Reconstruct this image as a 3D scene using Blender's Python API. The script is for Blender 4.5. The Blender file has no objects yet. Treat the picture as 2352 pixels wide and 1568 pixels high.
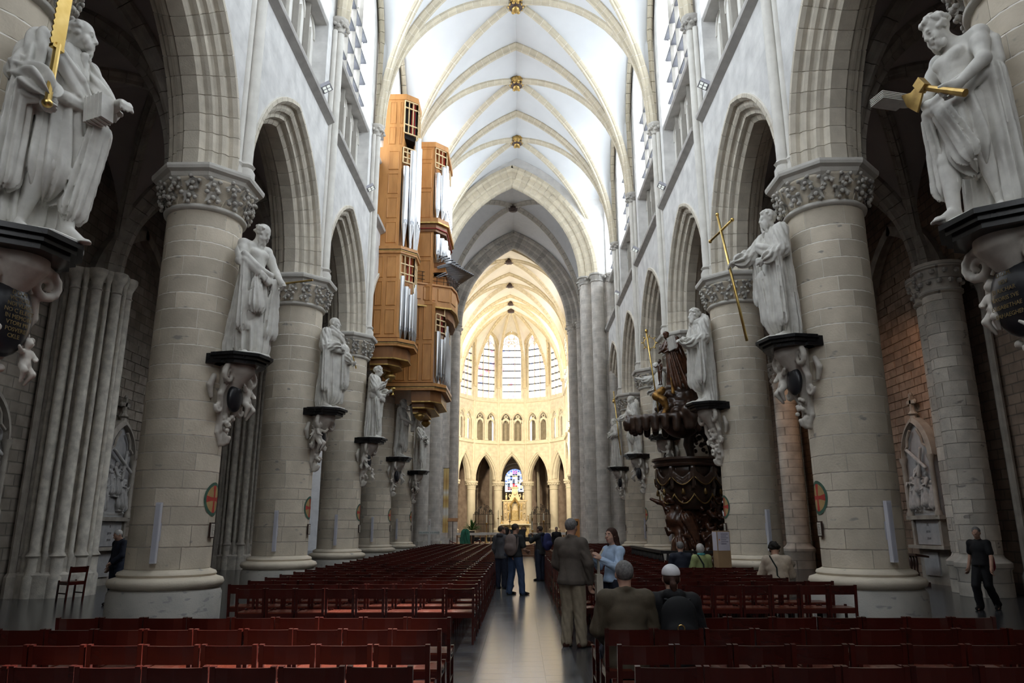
# Gothic nave with statues on the columns, organ, pulpit, chairs and visitors
import bpy, bmesh, math, random
import numpy as np
from mathutils import Matrix, Vector
random.seed(7); RNG = np.random.default_rng(7)
PI = math.pi; R = math.radians
scene = bpy.context.scene
C = scene.collection

# ------------------------------------------------------------------ camera
def make_camera():
    vp = Vector((1195 - 1176, 1210 - 784)); vv = Vector((1162 - 1176, -5798 - 784))
    f = math.sqrt(-(vp.dot(vv)))                       # focal length in pixels of the 2352 px wide frame
    Y = Vector((vp.x, vp.y, f)).normalized(); Z = Vector((vv.x, vv.y, f))
    Z = (Z - Y * Y.dot(Z)).normalized(); X = Y.cross(Z)
    if X.x < 0: X = -X
    right = Vector((X.x, Y.x, Z.x)); down = Vector((X.y, Y.y, Z.y)); fwd = Vector((X.z, Y.z, Z.z))
    cam = bpy.data.cameras.new('camera'); cam.sensor_width = 36; cam.lens = 36 * f / 2352
    cam.clip_end = 300
    o = bpy.data.objects.new('camera', cam); C.objects.link(o)
    m = Matrix.Identity(4)
    for i, v in enumerate((right, -down, -fwd)):
        for j in range(3): m[j][i] = v[j]
    m[0][3], m[1][3], m[2][3] = 0.10, 0, 1.68
    o.matrix_world = m; scene.camera = o
make_camera()

# ------------------------------------------------------------------ world, light, exposure
world = bpy.data.worlds.new('world'); scene.world = world; world.use_nodes = True
bg = world.node_tree.nodes['Background']; bg.inputs[0].default_value = (.75, .85, 1, 1); bg.inputs[1].default_value = 1.0
vs = scene.view_settings
vs.view_transform = 'Standard'; vs.look = 'None'; vs.gamma = 1; vs.use_curve_mapping = False
vs.exposure = EXPOSURE = 1.0
scene.cycles.max_bounces = 7; scene.cycles.diffuse_bounces = 5; scene.cycles.glossy_bounces = 3
scene.cycles.caustics_reflective = False; scene.cycles.caustics_refractive = False
scene.cycles.sample_clamp_indirect = 6
DAY = 5.0                                              # radiance of the daylit glass
def spot(name, loc, target, power, color, angle=60, blend=.6, size=.25):
    l = bpy.data.lights.new(name, 'SPOT'); l.energy = power; l.color = color; l.spot_size = R(angle); l.spot_blend = blend
    l.shadow_soft_size = size
    o = bpy.data.objects.new(name, l); C.objects.link(o); o.location = loc
    o.rotation_euler = (Vector(target) - Vector(loc)).to_track_quat('-Z', 'Y').to_euler()
    return o
WARM = (1, .72, .38)
# warm floodlights of the choir, hung on the triforium ledges
for sx in (-1, 1):
    spot('choir_floodlight', (sx * 4.6 - .5, 63, 11.2), (-sx * 2 - .6, 80, 16), 2000, (1, .86, .62), 100)
    spot('choir_floodlight', (sx * 4.6 - .5, 66, 11.2), (-sx * 1.5 - .6, 80, 6), 1900, (1, .86, .62), 90)
    spot('choir_floodlight', (sx * 4.6 - .5, 62, 14), (-.6, 70, 25), 500, (1, .88, .68), 130)
spot('altar_spotlight', (-2.5, 70, 10), (-.45, 76, 2.5), 700, (1, .72, .34), 28)
# warm lamps of the south aisle chapels
for y in (22.5, 29.5):
    spot('chapel_lamp', (10.4, y - 1.5, 7.6), (12.8, y + 1.2, 4.5), 60, (1, .58, .34), 120)
# added spots that imitate sun patches on the chairs, set at the ledge floodlights
spot('nave_floodlight', (4.98, 17.84, 13.42), (-2.3, 6.0, .4), 42000, (1, .96, .9), 10, .6, .1)
spot('nave_floodlight', (4.98, 24.02, 13.42), (-2.0, 11.4, .4), 36000, (1, .96, .9), 7, .6, .1)

# ------------------------------------------------------------------ materials
M = {}
def nt(name):
    m = bpy.data.materials.new(name); m.use_nodes = True
    t = m.node_tree; return m, t, t.nodes['Principled BSDF'], t.nodes, t.links
def mat(key, c1, c2=None, rough=.8, metal=0., scale=3., bump=.0, bscale=40., per_obj=0., spec=.3, detail=4., spots=None, emit=None, estr=0.):
    m, t, p, N, L = nt(key)
    p.inputs['Roughness'].default_value = rough; p.inputs['Metallic'].default_value = metal
    p.inputs['Specular IOR Level'].default_value = spec
    tc = N.new('ShaderNodeTexCoord')
    if c2 is None: c2 = tuple(x * .85 for x in c1)
    n = N.new('ShaderNodeTexNoise'); n.inputs['Scale'].default_value = scale; n.inputs['Detail'].default_value = detail
    geo = N.new('ShaderNodeNewGeometry'); L.new(geo.outputs['Position'], n.inputs['Vector'])
    r = N.new('ShaderNodeValToRGB'); r.color_ramp.elements[0].position = .35; r.color_ramp.elements[1].position = .65
    r.color_ramp.elements[0].color = (*c2, 1); r.color_ramp.elements[1].color = (*c1, 1)
    L.new(n.outputs['Fac'], r.inputs['Fac']); col = r.outputs['Color']
    if spots:                                          # stains with a shape of their own: (colour, scale, threshold)
        n2 = N.new('ShaderNodeTexNoise'); n2.inputs['Scale'].default_value = spots[1]; n2.inputs['Detail'].default_value = 2
        mp = N.new('ShaderNodeMapping'); mp.inputs['Scale'].default_value = (1, 1, 2.2)
        L.new(geo.outputs['Position'], mp.inputs['Vector']); L.new(mp.outputs['Vector'], n2.inputs['Vector'])
        r2 = N.new('ShaderNodeValToRGB'); r2.color_ramp.elements[0].position = spots[2]; r2.color_ramp.elements[1].position = spots[2] + .06
        L.new(n2.outputs['Fac'], r2.inputs['Fac'])
        mx = N.new('ShaderNodeMix'); mx.data_type = 'RGBA'; L.new(r2.outputs['Color'], mx.inputs['Factor'])
        L.new(col, mx.inputs[6]); mx.inputs[7].default_value = (*spots[0], 1); col = mx.outputs[2]
    if per_obj:
        oi = N.new('ShaderNodeObjectInfo'); mr = N.new('ShaderNodeMapRange')
        mr.inputs['To Min'].default_value = 1 - per_obj; mr.inputs['To Max'].default_value = 1 + per_obj * .6
        L.new(oi.outputs['Random'], mr.inputs['Value'])
        hs = N.new('ShaderNodeHueSaturation'); L.new(mr.outputs['Result'], hs.inputs['Value']); L.new(col, hs.inputs['Color']); col = hs.outputs['Color']
    L.new(col, p.inputs['Base Color'])
    if bump:
        b = N.new('ShaderNodeBump'); b.inputs['Strength'].default_value = bump; b.inputs['Distance'].default_value = .02
        n3 = N.new('ShaderNodeTexNoise'); n3.inputs['Scale'].default_value = bscale; n3.inputs['Detail'].default_value = 3
        L.new(geo.outputs['Position'], n3.inputs['Vector']); L.new(n3.outputs['Fac'], b.inputs['Height']); L.new(b.outputs['Normal'], p.inputs['Normal'])
    if emit:
        p.inputs['Emission Color'].default_value = (*emit, 1); p.inputs['Emission Strength'].default_value = estr
    M[key] = m; return m
def ashlar(key, c1, c2, mortar, axes='yz', bw=.75, bh=.32, rough=.85, msize=.012, vary=1., bump=.25, spec=.25, offset=.5):
    """flat masonry too fine to pick apart: brick pattern in the plane of the wall, plus noise"""
    m, t, p, N, L = nt(key)
    p.inputs['Roughness'].default_value = rough; p.inputs['Specular IOR Level'].default_value = spec
    tc = N.new('ShaderNodeTexCoord'); sp = N.new('ShaderNodeSeparateXYZ'); cb = N.new('ShaderNodeCombineXYZ')
    L.new(tc.outputs['Object'], sp.inputs[0])
    for i, a in enumerate(axes): L.new(sp.outputs['xyz'.index(a)], cb.inputs[i])
    br = N.new('ShaderNodeTexBrick'); L.new(cb.outputs[0], br.inputs['Vector'])
    br.inputs['Scale'].default_value = 1; br.inputs['Brick Width'].default_value = bw; br.inputs['Row Height'].default_value = bh
    br.inputs['Mortar Size'].default_value = msize; br.inputs['Mortar Smooth'].default_value = .3; br.offset = offset
    br.inputs['Color1'].default_value = (*c1, 1); br.inputs['Color2'].default_value = (*c2, 1); br.inputs['Mortar'].default_value = (*mortar, 1)
    n = N.new('ShaderNodeTexNoise'); n.inputs['Scale'].default_value = 2.2; n.inputs['Detail'].default_value = 5; L.new(tc.outputs['Object'], n.inputs['Vector'])
    mr = N.new('ShaderNodeMapRange'); mr.inputs['From Min'].default_value = .3; mr.inputs['From Max'].default_value = .7
    mr.inputs['To Min'].default_value = 1 - .22 * vary; mr.inputs['To Max'].default_value = 1 + .1 * vary; L.new(n.outputs['Fac'], mr.inputs['Value'])
    hs = N.new('ShaderNodeHueSaturation'); L.new(br.outputs['Color'], hs.inputs['Color']); L.new(mr.outputs['Result'], hs.inputs['Value'])
    L.new(hs.outputs['Color'], p.inputs['Base Color'])
    b = N.new('ShaderNodeBump'); b.inputs['Strength'].default_value = bump; b.inputs['Distance'].default_value = .02; b.invert = True
    L.new(br.outputs['Fac'], b.inputs['Height']); L.new(b.outputs['Normal'], p.inputs['Normal'])
    M[key] = m; return m
def wood(key, c1, c2, rough=.35, scale=(2, 2, 14), spec=.5, coat=0., per_obj=0.):
    m, t, p, N, L = nt(key)
    p.inputs['Roughness'].default_value = rough; p.inputs['Specular IOR Level'].default_value = spec; p.inputs['Coat Weight'].default_value = coat
    p.inputs['Coat Roughness'].default_value = .2
    tc = N.new('ShaderNodeTexCoord'); mp = N.new('ShaderNodeMapping'); mp.inputs['Scale'].default_value = scale
    L.new(tc.outputs['Object'], mp.inputs['Vector'])
    n = N.new('ShaderNodeTexNoise'); n.inputs['Scale'].default_value = 1.5; n.inputs['Detail'].default_value = 6; n.inputs['Distortion'].default_value = .6
    L.new(mp.outputs['Vector'], n.inputs['Vector'])
    r = N.new('ShaderNodeValToRGB'); r.color_ramp.elements[0].position = .3; r.color_ramp.elements[1].position = .7
    r.color_ramp.elements[0].color = (*c2, 1); r.color_ramp.elements[1].color = (*c1, 1); L.new(n.outputs['Fac'], r.inputs['Fac']); col = r.outputs['Color']
    if per_obj:
        oi = N.new('ShaderNodeObjectInfo'); mr = N.new('ShaderNodeMapRange')
        mr.inputs['To Min'].default_value = 1 - per_obj; mr.inputs['To Max'].default_value = 1 + per_obj
        L.new(oi.outputs['Random'], mr.inputs['Value'])
        hs = N.new('ShaderNodeHueSaturation'); L.new(mr.outputs['Result'], hs.inputs['Value']); L.new(col, hs.inputs['Color']); col = hs.outputs['Color']
    L.new(col, p.inputs['Base Color'])
    M[key] = m; return m
def glow(key, color, strength):
    m, t, p, N, L = nt(key); p.inputs['Base Color'].default_value = (.02, .02, .02, 1); p.inputs['Roughness'].default_value = .3
    p.inputs['Emission Color'].default_value = (*color, 1); p.inputs['Emission Strength'].default_value = strength; M[key] = m; return m
def stained(key, strength, scale, sat, thr, base=(.93, .96, 1), cols=None):
    """daylit stained glass: mostly clear quarries with coloured pieces and dark leads"""
    m, t, p, N, L = nt(key); p.inputs['Base Color'].default_value = (.02, .02, .02, 1); p.inputs['Roughness'].default_value = .3
    tc = N.new('ShaderNodeTexCoord')
    v = N.new('ShaderNodeTexVoronoi'); v.inputs['Scale'].default_value = scale; L.new(tc.outputs['Object'], v.inputs['Vector'])
    sp = N.new('ShaderNodeSeparateColor'); L.new(v.outputs['Color'], sp.inputs['Color'])
    r = N.new('ShaderNodeValToRGB'); r.color_ramp.interpolation = 'CONSTANT'
    cols = cols or [(.25, .35, .9), (.8, .15, .2), (.9, .7, .25), (.5, .3, .6)]
    e = r.color_ramp.elements; e[0].position = 0; e[0].color = (*cols[0], 1)
    for i, c in enumerate(cols[1:], 1):
        x = e.new(thr * i / len(cols)); x.color = (*c, 1)
    e[len(cols)].position = thr; e[len(cols)].color = (*base, 1)
    L.new(sp.outputs[0], r.inputs['Fac'])
    v2 = N.new('ShaderNodeTexVoronoi'); v2.feature = 'DISTANCE_TO_EDGE'; v2.inputs['Scale'].default_value = scale; L.new(tc.outputs['Object'], v2.inputs['Vector'])
    ld = N.new('ShaderNodeMapRange'); ld.inputs['From Max'].default_value = .035; ld.inputs['To Min'].default_value = .15; L.new(v2.outputs['Distance'], ld.inputs['Value'])
    mx = N.new('ShaderNodeVectorMath'); mx.operation = 'SCALE'; L.new(r.outputs['Color'], mx.inputs[0]); L.new(ld.outputs['Result'], mx.inputs['Scale'])
    L.new(mx.outputs['Vector'], p.inputs['Emission Color']); p.inputs['Emission Strength'].default_value = strength; M[key] = m; return m

mat('stone', (.68, .60, .485), (.57, .505, .405), .85, scale=2.5, bump=.2, bscale=30, per_obj=.16, spots=((.36, .33, .29), 3.2, .68))
mat('stone_grey', (.53, .50, .45), (.42, .40, .37), .85, scale=2, bump=.4, bscale=25, per_obj=.2, spots=((.27, .26, .25), 2.2, .66))
mat('arch_stone', (.66, .60, .50), (.55, .50, .415), .85, scale=4, bump=.25, bscale=40, per_obj=.1)
mat('rib_stone', (.60, .535, .41), (.53, .47, .36), .85, scale=4, bump=.2, bscale=40, per_obj=.08)
mat('mortar', (.76, .72, .65), (.70, .66, .59), .9, scale=8)
mat('mould', (.66, .635, .585), (.58, .555, .51), .8, scale=3, bump=.15)
mat('string', (.52, .50, .47), (.42, .40, .38), .8, scale=3, bump=.15)
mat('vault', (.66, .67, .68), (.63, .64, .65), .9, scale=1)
mat('vault_warm', (.86, .80, .68), (.80, .74, .62), .9, scale=1)
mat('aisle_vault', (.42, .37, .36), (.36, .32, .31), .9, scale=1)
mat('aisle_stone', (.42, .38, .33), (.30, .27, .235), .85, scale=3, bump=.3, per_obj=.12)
mat('shaft_stone', (.68, .63, .55), (.46, .425, .375), .85, scale=5, bump=.3)
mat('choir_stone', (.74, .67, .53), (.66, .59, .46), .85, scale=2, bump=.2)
mat('statue', (.70, .68, .63), (.58, .56, .52), .6, scale=6, bump=.12, bscale=18, spec=.35)
mat('corbel', (.64, .60, .54), (.50, .46, .41), .6, scale=6, bump=.12, bscale=18)
mat('black_marble', (.018, .018, .02), (.01, .01, .011), .22, scale=3, spec=.5)
mat('tablet', (.02, .021, .026), (.012, .012, .016), .3, scale=3, spec=.5)
mat('gold', (.83, .60, .22), (.70, .47, .14), .28, metal=1, scale=6)
mat('gold_dull', (.62, .42, .15), (.42, .27, .09), .4, metal=.8, scale=8)
mat('gold_letter', (.20, .14, .055), (.15, .105, .04), .5, scale=10)
mat('iron', (.03, .03, .032), (.02, .02, .02), .45, metal=.6)
mat('lead', (.10, .10, .11), (.07, .07, .08), .6)
ashlar('wall_ash', (.71, .70, .68), (.67, .66, .645), (.63, .62, .61), 'yz', .9, .36, msize=.006, vary=.9, bump=.15)
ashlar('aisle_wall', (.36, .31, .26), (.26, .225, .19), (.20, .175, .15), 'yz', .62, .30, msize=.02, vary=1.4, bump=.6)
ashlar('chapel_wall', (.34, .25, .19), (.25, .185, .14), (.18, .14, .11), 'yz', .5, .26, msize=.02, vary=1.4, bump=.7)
ashlar('pier_ash', (.62, .58, .53), (.54, .51, .47), (.68, .65, .60), 'xz', .6, .33, msize=.014, vary=1.3, bump=.4)
ashlar('choir_wall', (.74, .67, .53), (.69, .62, .485), (.58, .52, .41), 'xz', .7, .33, msize=.008, vary=.9, bump=.2)
ashlar('floor_slab', (.050, .052, .058), (.036, .038, .043), (.028, .028, .031), 'xy', .9, .6, rough=.17, msize=.008, vary=1.2, bump=.08, spec=.5)
mat('tile', (.125, .13, .14), (.07, .073, .082), .2, scale=3, per_obj=.25, spec=.5)
def cyl_ashlar(key, c1, c2, mortar, bw, bh, msize, rr):
    m = ashlar(key, c1, c2, mortar, 'xz', bw, bh, msize=msize, vary=1.5, bump=.4)
    t = m.node_tree; N = t.nodes; L = t.links
    sp = [n for n in N if n.type == 'SEPXYZ'][0]; cb = [n for n in N if n.type == 'COMBXYZ'][0]
    at = N.new('ShaderNodeMath'); at.operation = 'ARCTAN2'; L.new(sp.outputs[1], at.inputs[0]); L.new(sp.outputs[0], at.inputs[1])
    mu = N.new('ShaderNodeMath'); mu.operation = 'MULTIPLY'; mu.inputs[1].default_value = rr; L.new(at.outputs[0], mu.inputs[0])
    L.new(mu.outputs[0], cb.inputs[0]); return m
cyl_ashlar('pier_col', (.60, .55, .48), (.48, .44, .39), (.30, .28, .25), .62, .34, .014, .47)
glow('day_glass', (.84, .92, 1.0), DAY)
glow('day_dim', (.92, .96, 1.0), DAY * .5)
glow('lamp_white', (1, .97, .92), 6)
stained('apse_glass', DAY * .55, 3.4, 1, .09)
stained('apse_glass_l', DAY * .42, 3.0, 1, .14)
stained('chapel_glass', 1.2, 5.5, 1, .55, (.85, .9, .95), [(.05, .08, .35), (.55, .03, .04), (.02, .02, .03), (.35, .25, .05), (.03, .03, .04), (.10, .2, .6)])

ashlar('aisle_far', (.125, .13, .14), (.075, .078, .087), (.05, .05, .055), 'xy', .4, .27, rough=.22, msize=.004, vary=1.2, bump=.03, spec=.5)
mat('boss_dark', (.09, .06, .045), (.05, .03, .03), .5, scale=9)
mat('panel_stone', (.74, .72, .68), (.68, .66, .62), .85, scale=2)
mat('mullion_stone', (.33, .31, .275), (.28, .26, .235), .85, scale=3)
mat('stone_base', (.50, .475, .43), (.40, .385, .355), .8, scale=2, bump=.3, spots=((.30, .29, .28), 4, .62))
ashlar('wall_ash_x', (.72, .71, .69), (.67, .66, .65), (.62, .61, .6), 'xz', .9, .36, msize=.006, vary=.6, bump=.1)
mat('rib_grey', (.50, .46, .40), (.42, .39, .34), .85, scale=3)
mat('vault_grey', (.70, .70, .70), (.66, .66, .66), .9)
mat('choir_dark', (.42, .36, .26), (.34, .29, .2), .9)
mat('rib_warm', (.72, .62, .43), (.64, .55, .37), .85, scale=3)
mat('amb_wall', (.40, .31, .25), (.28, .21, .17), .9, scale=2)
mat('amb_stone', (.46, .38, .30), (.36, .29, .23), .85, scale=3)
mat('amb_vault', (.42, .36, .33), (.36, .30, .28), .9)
mat('axial_wall', (.66, .60, .48), (.58, .52, .41), .85)
wood('oak', (.60, .29, .095), (.46, .21, .065), .38, (3, 3, .8), .4)
wood('oak_dark', (.30, .13, .045), (.20, .085, .03), .4, (3, 3, .8), .4)
wood('oak_pale', (.80, .62, .36), (.72, .54, .30), .45, (3, 3, .8), .3)
mat('pipe_metal', (.78, .80, .83), (.70, .72, .76), .22, metal=1, scale=2)
mat('pipe_dark', (.30, .31, .33), (.22, .23, .25), .35, metal=.9, scale=2)
mat('organ_red', (.45, .05, .05), (.35, .03, .03), .6)
mat('void', (.015, .012, .01), (.01, .008, .008), .9)
mat('pulpit_wood', (.060, .032, .020), (.030, .017, .012), .30, scale=5, spec=.6, bump=.2, bscale=22)
mat('pulpit_brown', (.105, .042, .022), (.045, .02, .012), .24, scale=5, spec=.6, bump=.2, bscale=25)
mat('pulpit_gilt', (.50, .28, .08), (.16, .08, .03), .35, metal=.8, scale=7)
mat('pulpit_gold', (.30, .19, .07), (.14, .085, .035), .4, metal=.8, scale=9)
wood('chair_wood', (.056, .008, .0052), (.042, .0062, .0042), .24, (1.5, 1.5, 6), .5, .25, .22)
wood('chair_seat', (.120, .024, .012), (.088, .017, .009), .26, (3, 1.5, 3), .5, .2, .18)
mat('speaker_white', (.62, .62, .68), (.58, .58, .64), .5)
mat('frame_wood', (.05, .025, .018), (.03, .015, .012), .4)
mat('paper', (.62, .58, .50), (.56, .52, .45), .8)
mat('ink', (.06, .055, .05), (.04, .04, .04), .8)
mat('paint_green', (.07, .14, .10), (.05, .10, .075), .8, scale=8)
mat('paint_cream', (.46, .30, .13), (.38, .25, .11), .8, scale=8)
mat('paint_red', (.48, .06, .045), (.36, .045, .035), .8, scale=8)
mat('speaker_grille', (.50, .50, .56), (.46, .46, .52), .6)
glow('lamp_dim', (.9, .97, .93), .45)
mat('relief', (.50, .48, .46), (.38, .37, .36), .7, scale=6)
mat('plaque', (.42, .41, .41), (.34, .335, .34), .5, scale=5)
mat('cardboard', (.33, .215, .115), (.29, .185, .10), .85, scale=4); mat('poster', (.56, .53, .60), (.52, .49, .56), .7); mat('poster_ink', (.10, .09, .14), (.08, .07, .12), .8); mat('poster_orange', (.7, .25, .06), (.6, .2, .05), .8)
mat('white_paint', (.72, .72, .70), (.66, .66, .64), .6); mat('candle', (.80, .76, .60), (.74, .70, .55), .6); mat('teal_ink', (.05, .25, .24), (.04, .2, .2), .7)
wood('podium_wood', (.26, .115, .045), (.18, .075, .03), .35, (2, 10, 2), .5)
mat('slate', (.028, .036, .042), (.02, .027, .032), .3)
mat('cover_green', (.03, .17, .11), (.02, .11, .075), .8)
mat('leaf_green', (.10, .22, .05), (.05, .13, .03), .6, scale=10); mat('pot', (.05, .04, .035), (.03, .025, .02), .6)
mat('chrome', (.62, .63, .65), (.55, .56, .58), .2, metal=1); mat('rope_red', (.16, .015, .02), (.1, .01, .015), .7)
mat('altar_gold', (.78, .60, .30), (.62, .44, .19), .4, metal=.35, scale=8, bump=.3, bscale=14); mat('alabaster', (.74, .62, .42), (.62, .50, .32), .5, scale=7, bump=.2, bscale=14)
mat('white_gold', (.85, .78, .60), (.8, .72, .52), .4)
mat('brick_red', (.36, .26, .195), (.25, .18, .135), .85, scale=5, bump=.4, bscale=25, per_obj=.3)
mat('brick_grey', (.36, .31, .26), (.25, .215, .18), .85, scale=5, bump=.4, bscale=25, per_obj=.3)
mat('pier_stone', (.62, .56, .485), (.48, .435, .38), .85, scale=3, bump=.4, bscale=25, per_obj=.2, spots=((.26, .235, .21), 3.0, .66))

# ------------------------------------------------------------------ mesh helpers
def setp(o, label=None, cat=None, group=None, kind=None):
    if label: o['label'] = label
    if cat: o['category'] = cat
    if group: o['group'] = group
    if kind: o['kind'] = kind
    return o
def empty(name, label=None, cat=None, group=None, kind=None, loc=(0, 0, 0), rz=0, parent=None):
    o = bpy.data.objects.new(name, None); C.objects.link(o); o.location = loc; o.rotation_euler = (0, 0, rz); o.empty_display_size = .1
    if parent: o.parent = parent
    return setp(o, label, cat, group, kind)
def inst(name, me, parent=None, mw=None, **k):
    o = bpy.data.objects.new(name, me); C.objects.link(o)
    if parent: o.parent = parent
    if mw is not None: o.matrix_local = mw
    return setp(o, **k)
def T(x, y, z): return Matrix.Translation((x, y, z))
def RZ(a): return Matrix.Rotation(a, 4, 'Z')
def RX(a): return Matrix.Rotation(a, 4, 'X')
def RY(a): return Matrix.Rotation(a, 4, 'Y')
class MB:
    def __init__(s): s.v = []; s.f = []
    def add(s, v, f, m=None):
        o = len(s.v)
        if m is not None: v = [m @ Vector(p) for p in v]
        s.v.extend([tuple(p) for p in v]); s.f.extend([tuple(i + o for i in q) for q in f]); return s
    def box(s, x0, x1, y0, y1, z0, z1, m=None, taper=1.):
        cx, cy = (x0 + x1) / 2, (y0 + y1) / 2
        v = [(x, y, z0) for x, y in ((x0, y0), (x1, y0), (x1, y1), (x0, y1))] + [(cx + (x - cx) * taper, cy + (y - cy) * taper, z1) for x, y in ((x0, y0), (x1, y0), (x1, y1), (x0, y1))]
        return s.add(v, [(3, 2, 1, 0), (4, 5, 6, 7), (0, 1, 5, 4), (1, 2, 6, 5), (2, 3, 7, 6), (3, 0, 4, 7)], m)
    def bar(s, a, b, w, d=None, up=(0, 0, 1)):
        a = Vector(a); b = Vector(b); d = d or w; t = (b - a).normalized(); u = Vector(up)
        if abs(t.dot(u)) > .98: u = Vector((0, 1, 0))
        x = t.cross(u).normalized() * w / 2; y = x.cross(t).normalized() * d / 2
        v = [a - x - y, a + x - y, a + x + y, a - x + y, b - x - y, b + x - y, b + x + y, b - x + y]
        return s.add(v, [(3, 2, 1, 0), (4, 5, 6, 7), (0, 1, 5, 4), (1, 2, 6, 5), (2, 3, 7, 6), (3, 0, 4, 7)])
    def lathe(s, prof, n=24, a0=0., a1=2 * PI, m=None, sx=1., sy=1., ph=0., lob=0., nl=0, cap=True):
        full = abs(a1 - a0 - 2 * PI) < 1e-6; k = n if full else n + 1; v = []
        for r, z in prof:
            for i in range(k):
                a = a0 + (a1 - a0) * i / n + ph; q = r * (1 + lob * math.cos(nl * a)) if lob else r
                v.append((q * math.cos(a) * sx, q * math.sin(a) * sy, z))
        f = []
        for j in range(len(prof) - 1):
            for i in range(n):
                i2 = (i + 1) % k; f.append((j * k + i, j * k + i2, (j + 1) * k + i2, (j + 1) * k + i))
        if full and cap:
            if prof[0][0] > 1e-5: f.append(tuple(range(k - 1, -1, -1)))
            if prof[-1][0] > 1e-5: f.append(tuple((len(prof) - 1) * k + i for i in range(k)))
        return s.add(v, f, m)
    def tube(s, pts, r, n=8, closed=False, flat=1.):
        pts = [Vector(p) for p in pts]; k = len(pts); rr = r if isinstance(r, (list, tuple)) else [r] * k
        v = []; pu = None
        for i, p in enumerate(pts):
            t = (pts[(i + 1) % k] - pts[i - 1]) if closed else (pts[min(i + 1, k - 1)] - pts[max(i - 1, 0)])
            t.normalize(); u = pu if pu is not None else Vector((0, 0, 1)) if abs(t.z) < .9 else Vector((1, 0, 0))
            x = (u - t * u.dot(t))
            if x.length < 1e-4: x = t.orthogonal()
            x.normalize(); pu = x; y = t.cross(x)
            for j in range(n):
                a = 2 * PI * j / n; v.append(p + (x * math.cos(a) + y * math.sin(a) * flat) * rr[i])
        f = []
        for i in range(k if closed else k - 1):
            i2 = (i + 1) % k
            for j in range(n): f.append((i * n + j, i * n + (j + 1) % n, i2 * n + (j + 1) % n, i2 * n + j))
        if not closed: f.append(tuple(range(n - 1, -1, -1))); f.append(tuple((k - 1) * n + j for j in range(n)))
        return s.add(v, f)
    def prism(s, poly, y0, y1, m=None):
        """polygon in (x, z) pushed along y"""
        n = len(poly); v = [(x, y0, z) for x, z in poly] + [(x, y1, z) for x, z in poly]
        return s.add(v, [tuple(range(n)), tuple(range(2 * n - 1, n - 1, -1))] + [(i, n + i, n + (i + 1) % n, (i + 1) % n) for i in range(n)], m)
    def sweep(s, prof, frames, cap=True, closed=False):
        """closed 2-D profile carried along frames (origin, u, v)"""
        n = len(prof); k = len(frames); v = []
        for o, u, w in frames: v += [Vector(o) + Vector(u) * a + Vector(w) * b for a, b in prof]
        f = []
        for i in range(k if closed else k - 1):
            i2 = (i + 1) % k
            for j in range(n): f.append((i * n + j, i * n + (j + 1) % n, i2 * n + (j + 1) % n, i2 * n + j))
        if cap and not closed: f.append(tuple(range(n - 1, -1, -1))); f.append(tuple((k - 1) * n + j for j in range(n)))
        return s.add(v, f)
    def ell(s, c, r, n=10, k=6, m=None):
        prof = [(math.sin(PI * i / k), -math.cos(PI * i / k)) for i in range(k + 1)]
        prof[0] = (1e-6, -1); prof[-1] = (1e-6, 1)
        mm = T(*c) @ Matrix.Diagonal((r[0], r[1], r[2], 1)); mm = (m @ mm) if m is not None else mm
        return s.lathe(prof, n, m=mm)
    def mesh(s, name, m=None, smooth=False, sharp=None):
        me = bpy.data.meshes.new(name); me.from_pydata(s.v, [], s.f)
        if m: me.materials.append(M[m])
        if smooth:
            me.shade_smooth()
            if sharp: me.set_sharp_from_angle(angle=R(sharp))
        return me
    def build(s, name, m=None, parent=None, smooth=False, sharp=None, mw=None, **k):
        return inst(name, s.mesh(name, m, smooth, sharp), parent, mw, **k)
# ---- pointed arches: half span a, radius r, spring at z = 0
def arch_r(a, rise): return (rise * rise + a * a) / (2 * a)
def arch_z(x, a, r):
    x = abs(x); c = r - a; q = r * r - (x + c) ** 2
    return math.sqrt(max(0, q))
def arch_curve(a, r, n=16):
    """(x, z) from left springing over the apex to the right"""
    ph = math.acos((r - a) / r); c = r - a
    right = [(-c + r * math.cos(ph * i / n), r * math.sin(ph * i / n)) for i in range(n + 1)]
    return [(-x, z) for x, z in right] + right[-2::-1]
def arched_wall(mb, x0, x1, z0, z1, ops, depth, m, back=True, n=12, ztop=None):
    """wall in local (x, z), front at y=0, back at y=depth; openings (xc, a, sill, spring, r)"""
    xs = {x0, x1}
    for xc, a, sill, sp, r in ops:
        for x, z in arch_curve(a, r, n): xs.add(round(xc + x, 5))
    xs = sorted(xs)
    def top(x): return z1 if ztop is None else ztop(x)
    for xa, xb in zip(xs[:-1], xs[1:]):
        if xb - xa < 1e-5: continue
        mid = (xa + xb) / 2; op = None
        for o in ops:
            if abs(mid - o[0]) < o[1]: op = o
        if op is None: spans = [((z0, top(xa)), (z0, top(xb)))]
        else:
            xc, a, sill, sp, r = op; za = sp + arch_z(xa - xc, a, r); zb = sp + arch_z(xb - xc, a, r)
            spans = [((za, top(xa)), (zb, top(xb)))]
            if sill > z0 + 1e-4: spans.append(((z0, sill), (z0, sill)))
        for (a0, a1), (b0, b1) in spans:
            for y in ((0, depth) if back else (0,)):
                mb.add([(xa, y, a0), (xb, y, b0), (xb, y, b1), (xa, y, a1)], [(0, 1, 2, 3)], m)
    for xc, a, sill, sp, r in ops:                     # reveals
        cu = [(-a, sill - sp)] + arch_curve(a, r, n) + [(a, sill - sp)]
        if sill > z0 + 1e-4: cu.append(cu[0])
        for (xa, za), (xb, zb) in zip(cu[:-1], cu[1:]):
            mb.add([(xc + xa, 0, sp + za), (xc + xb, 0, sp + zb), (xc + xb, depth, sp + zb), (xc + xa, depth, sp + za)], [(0, 1, 2, 3)], m)
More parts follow.
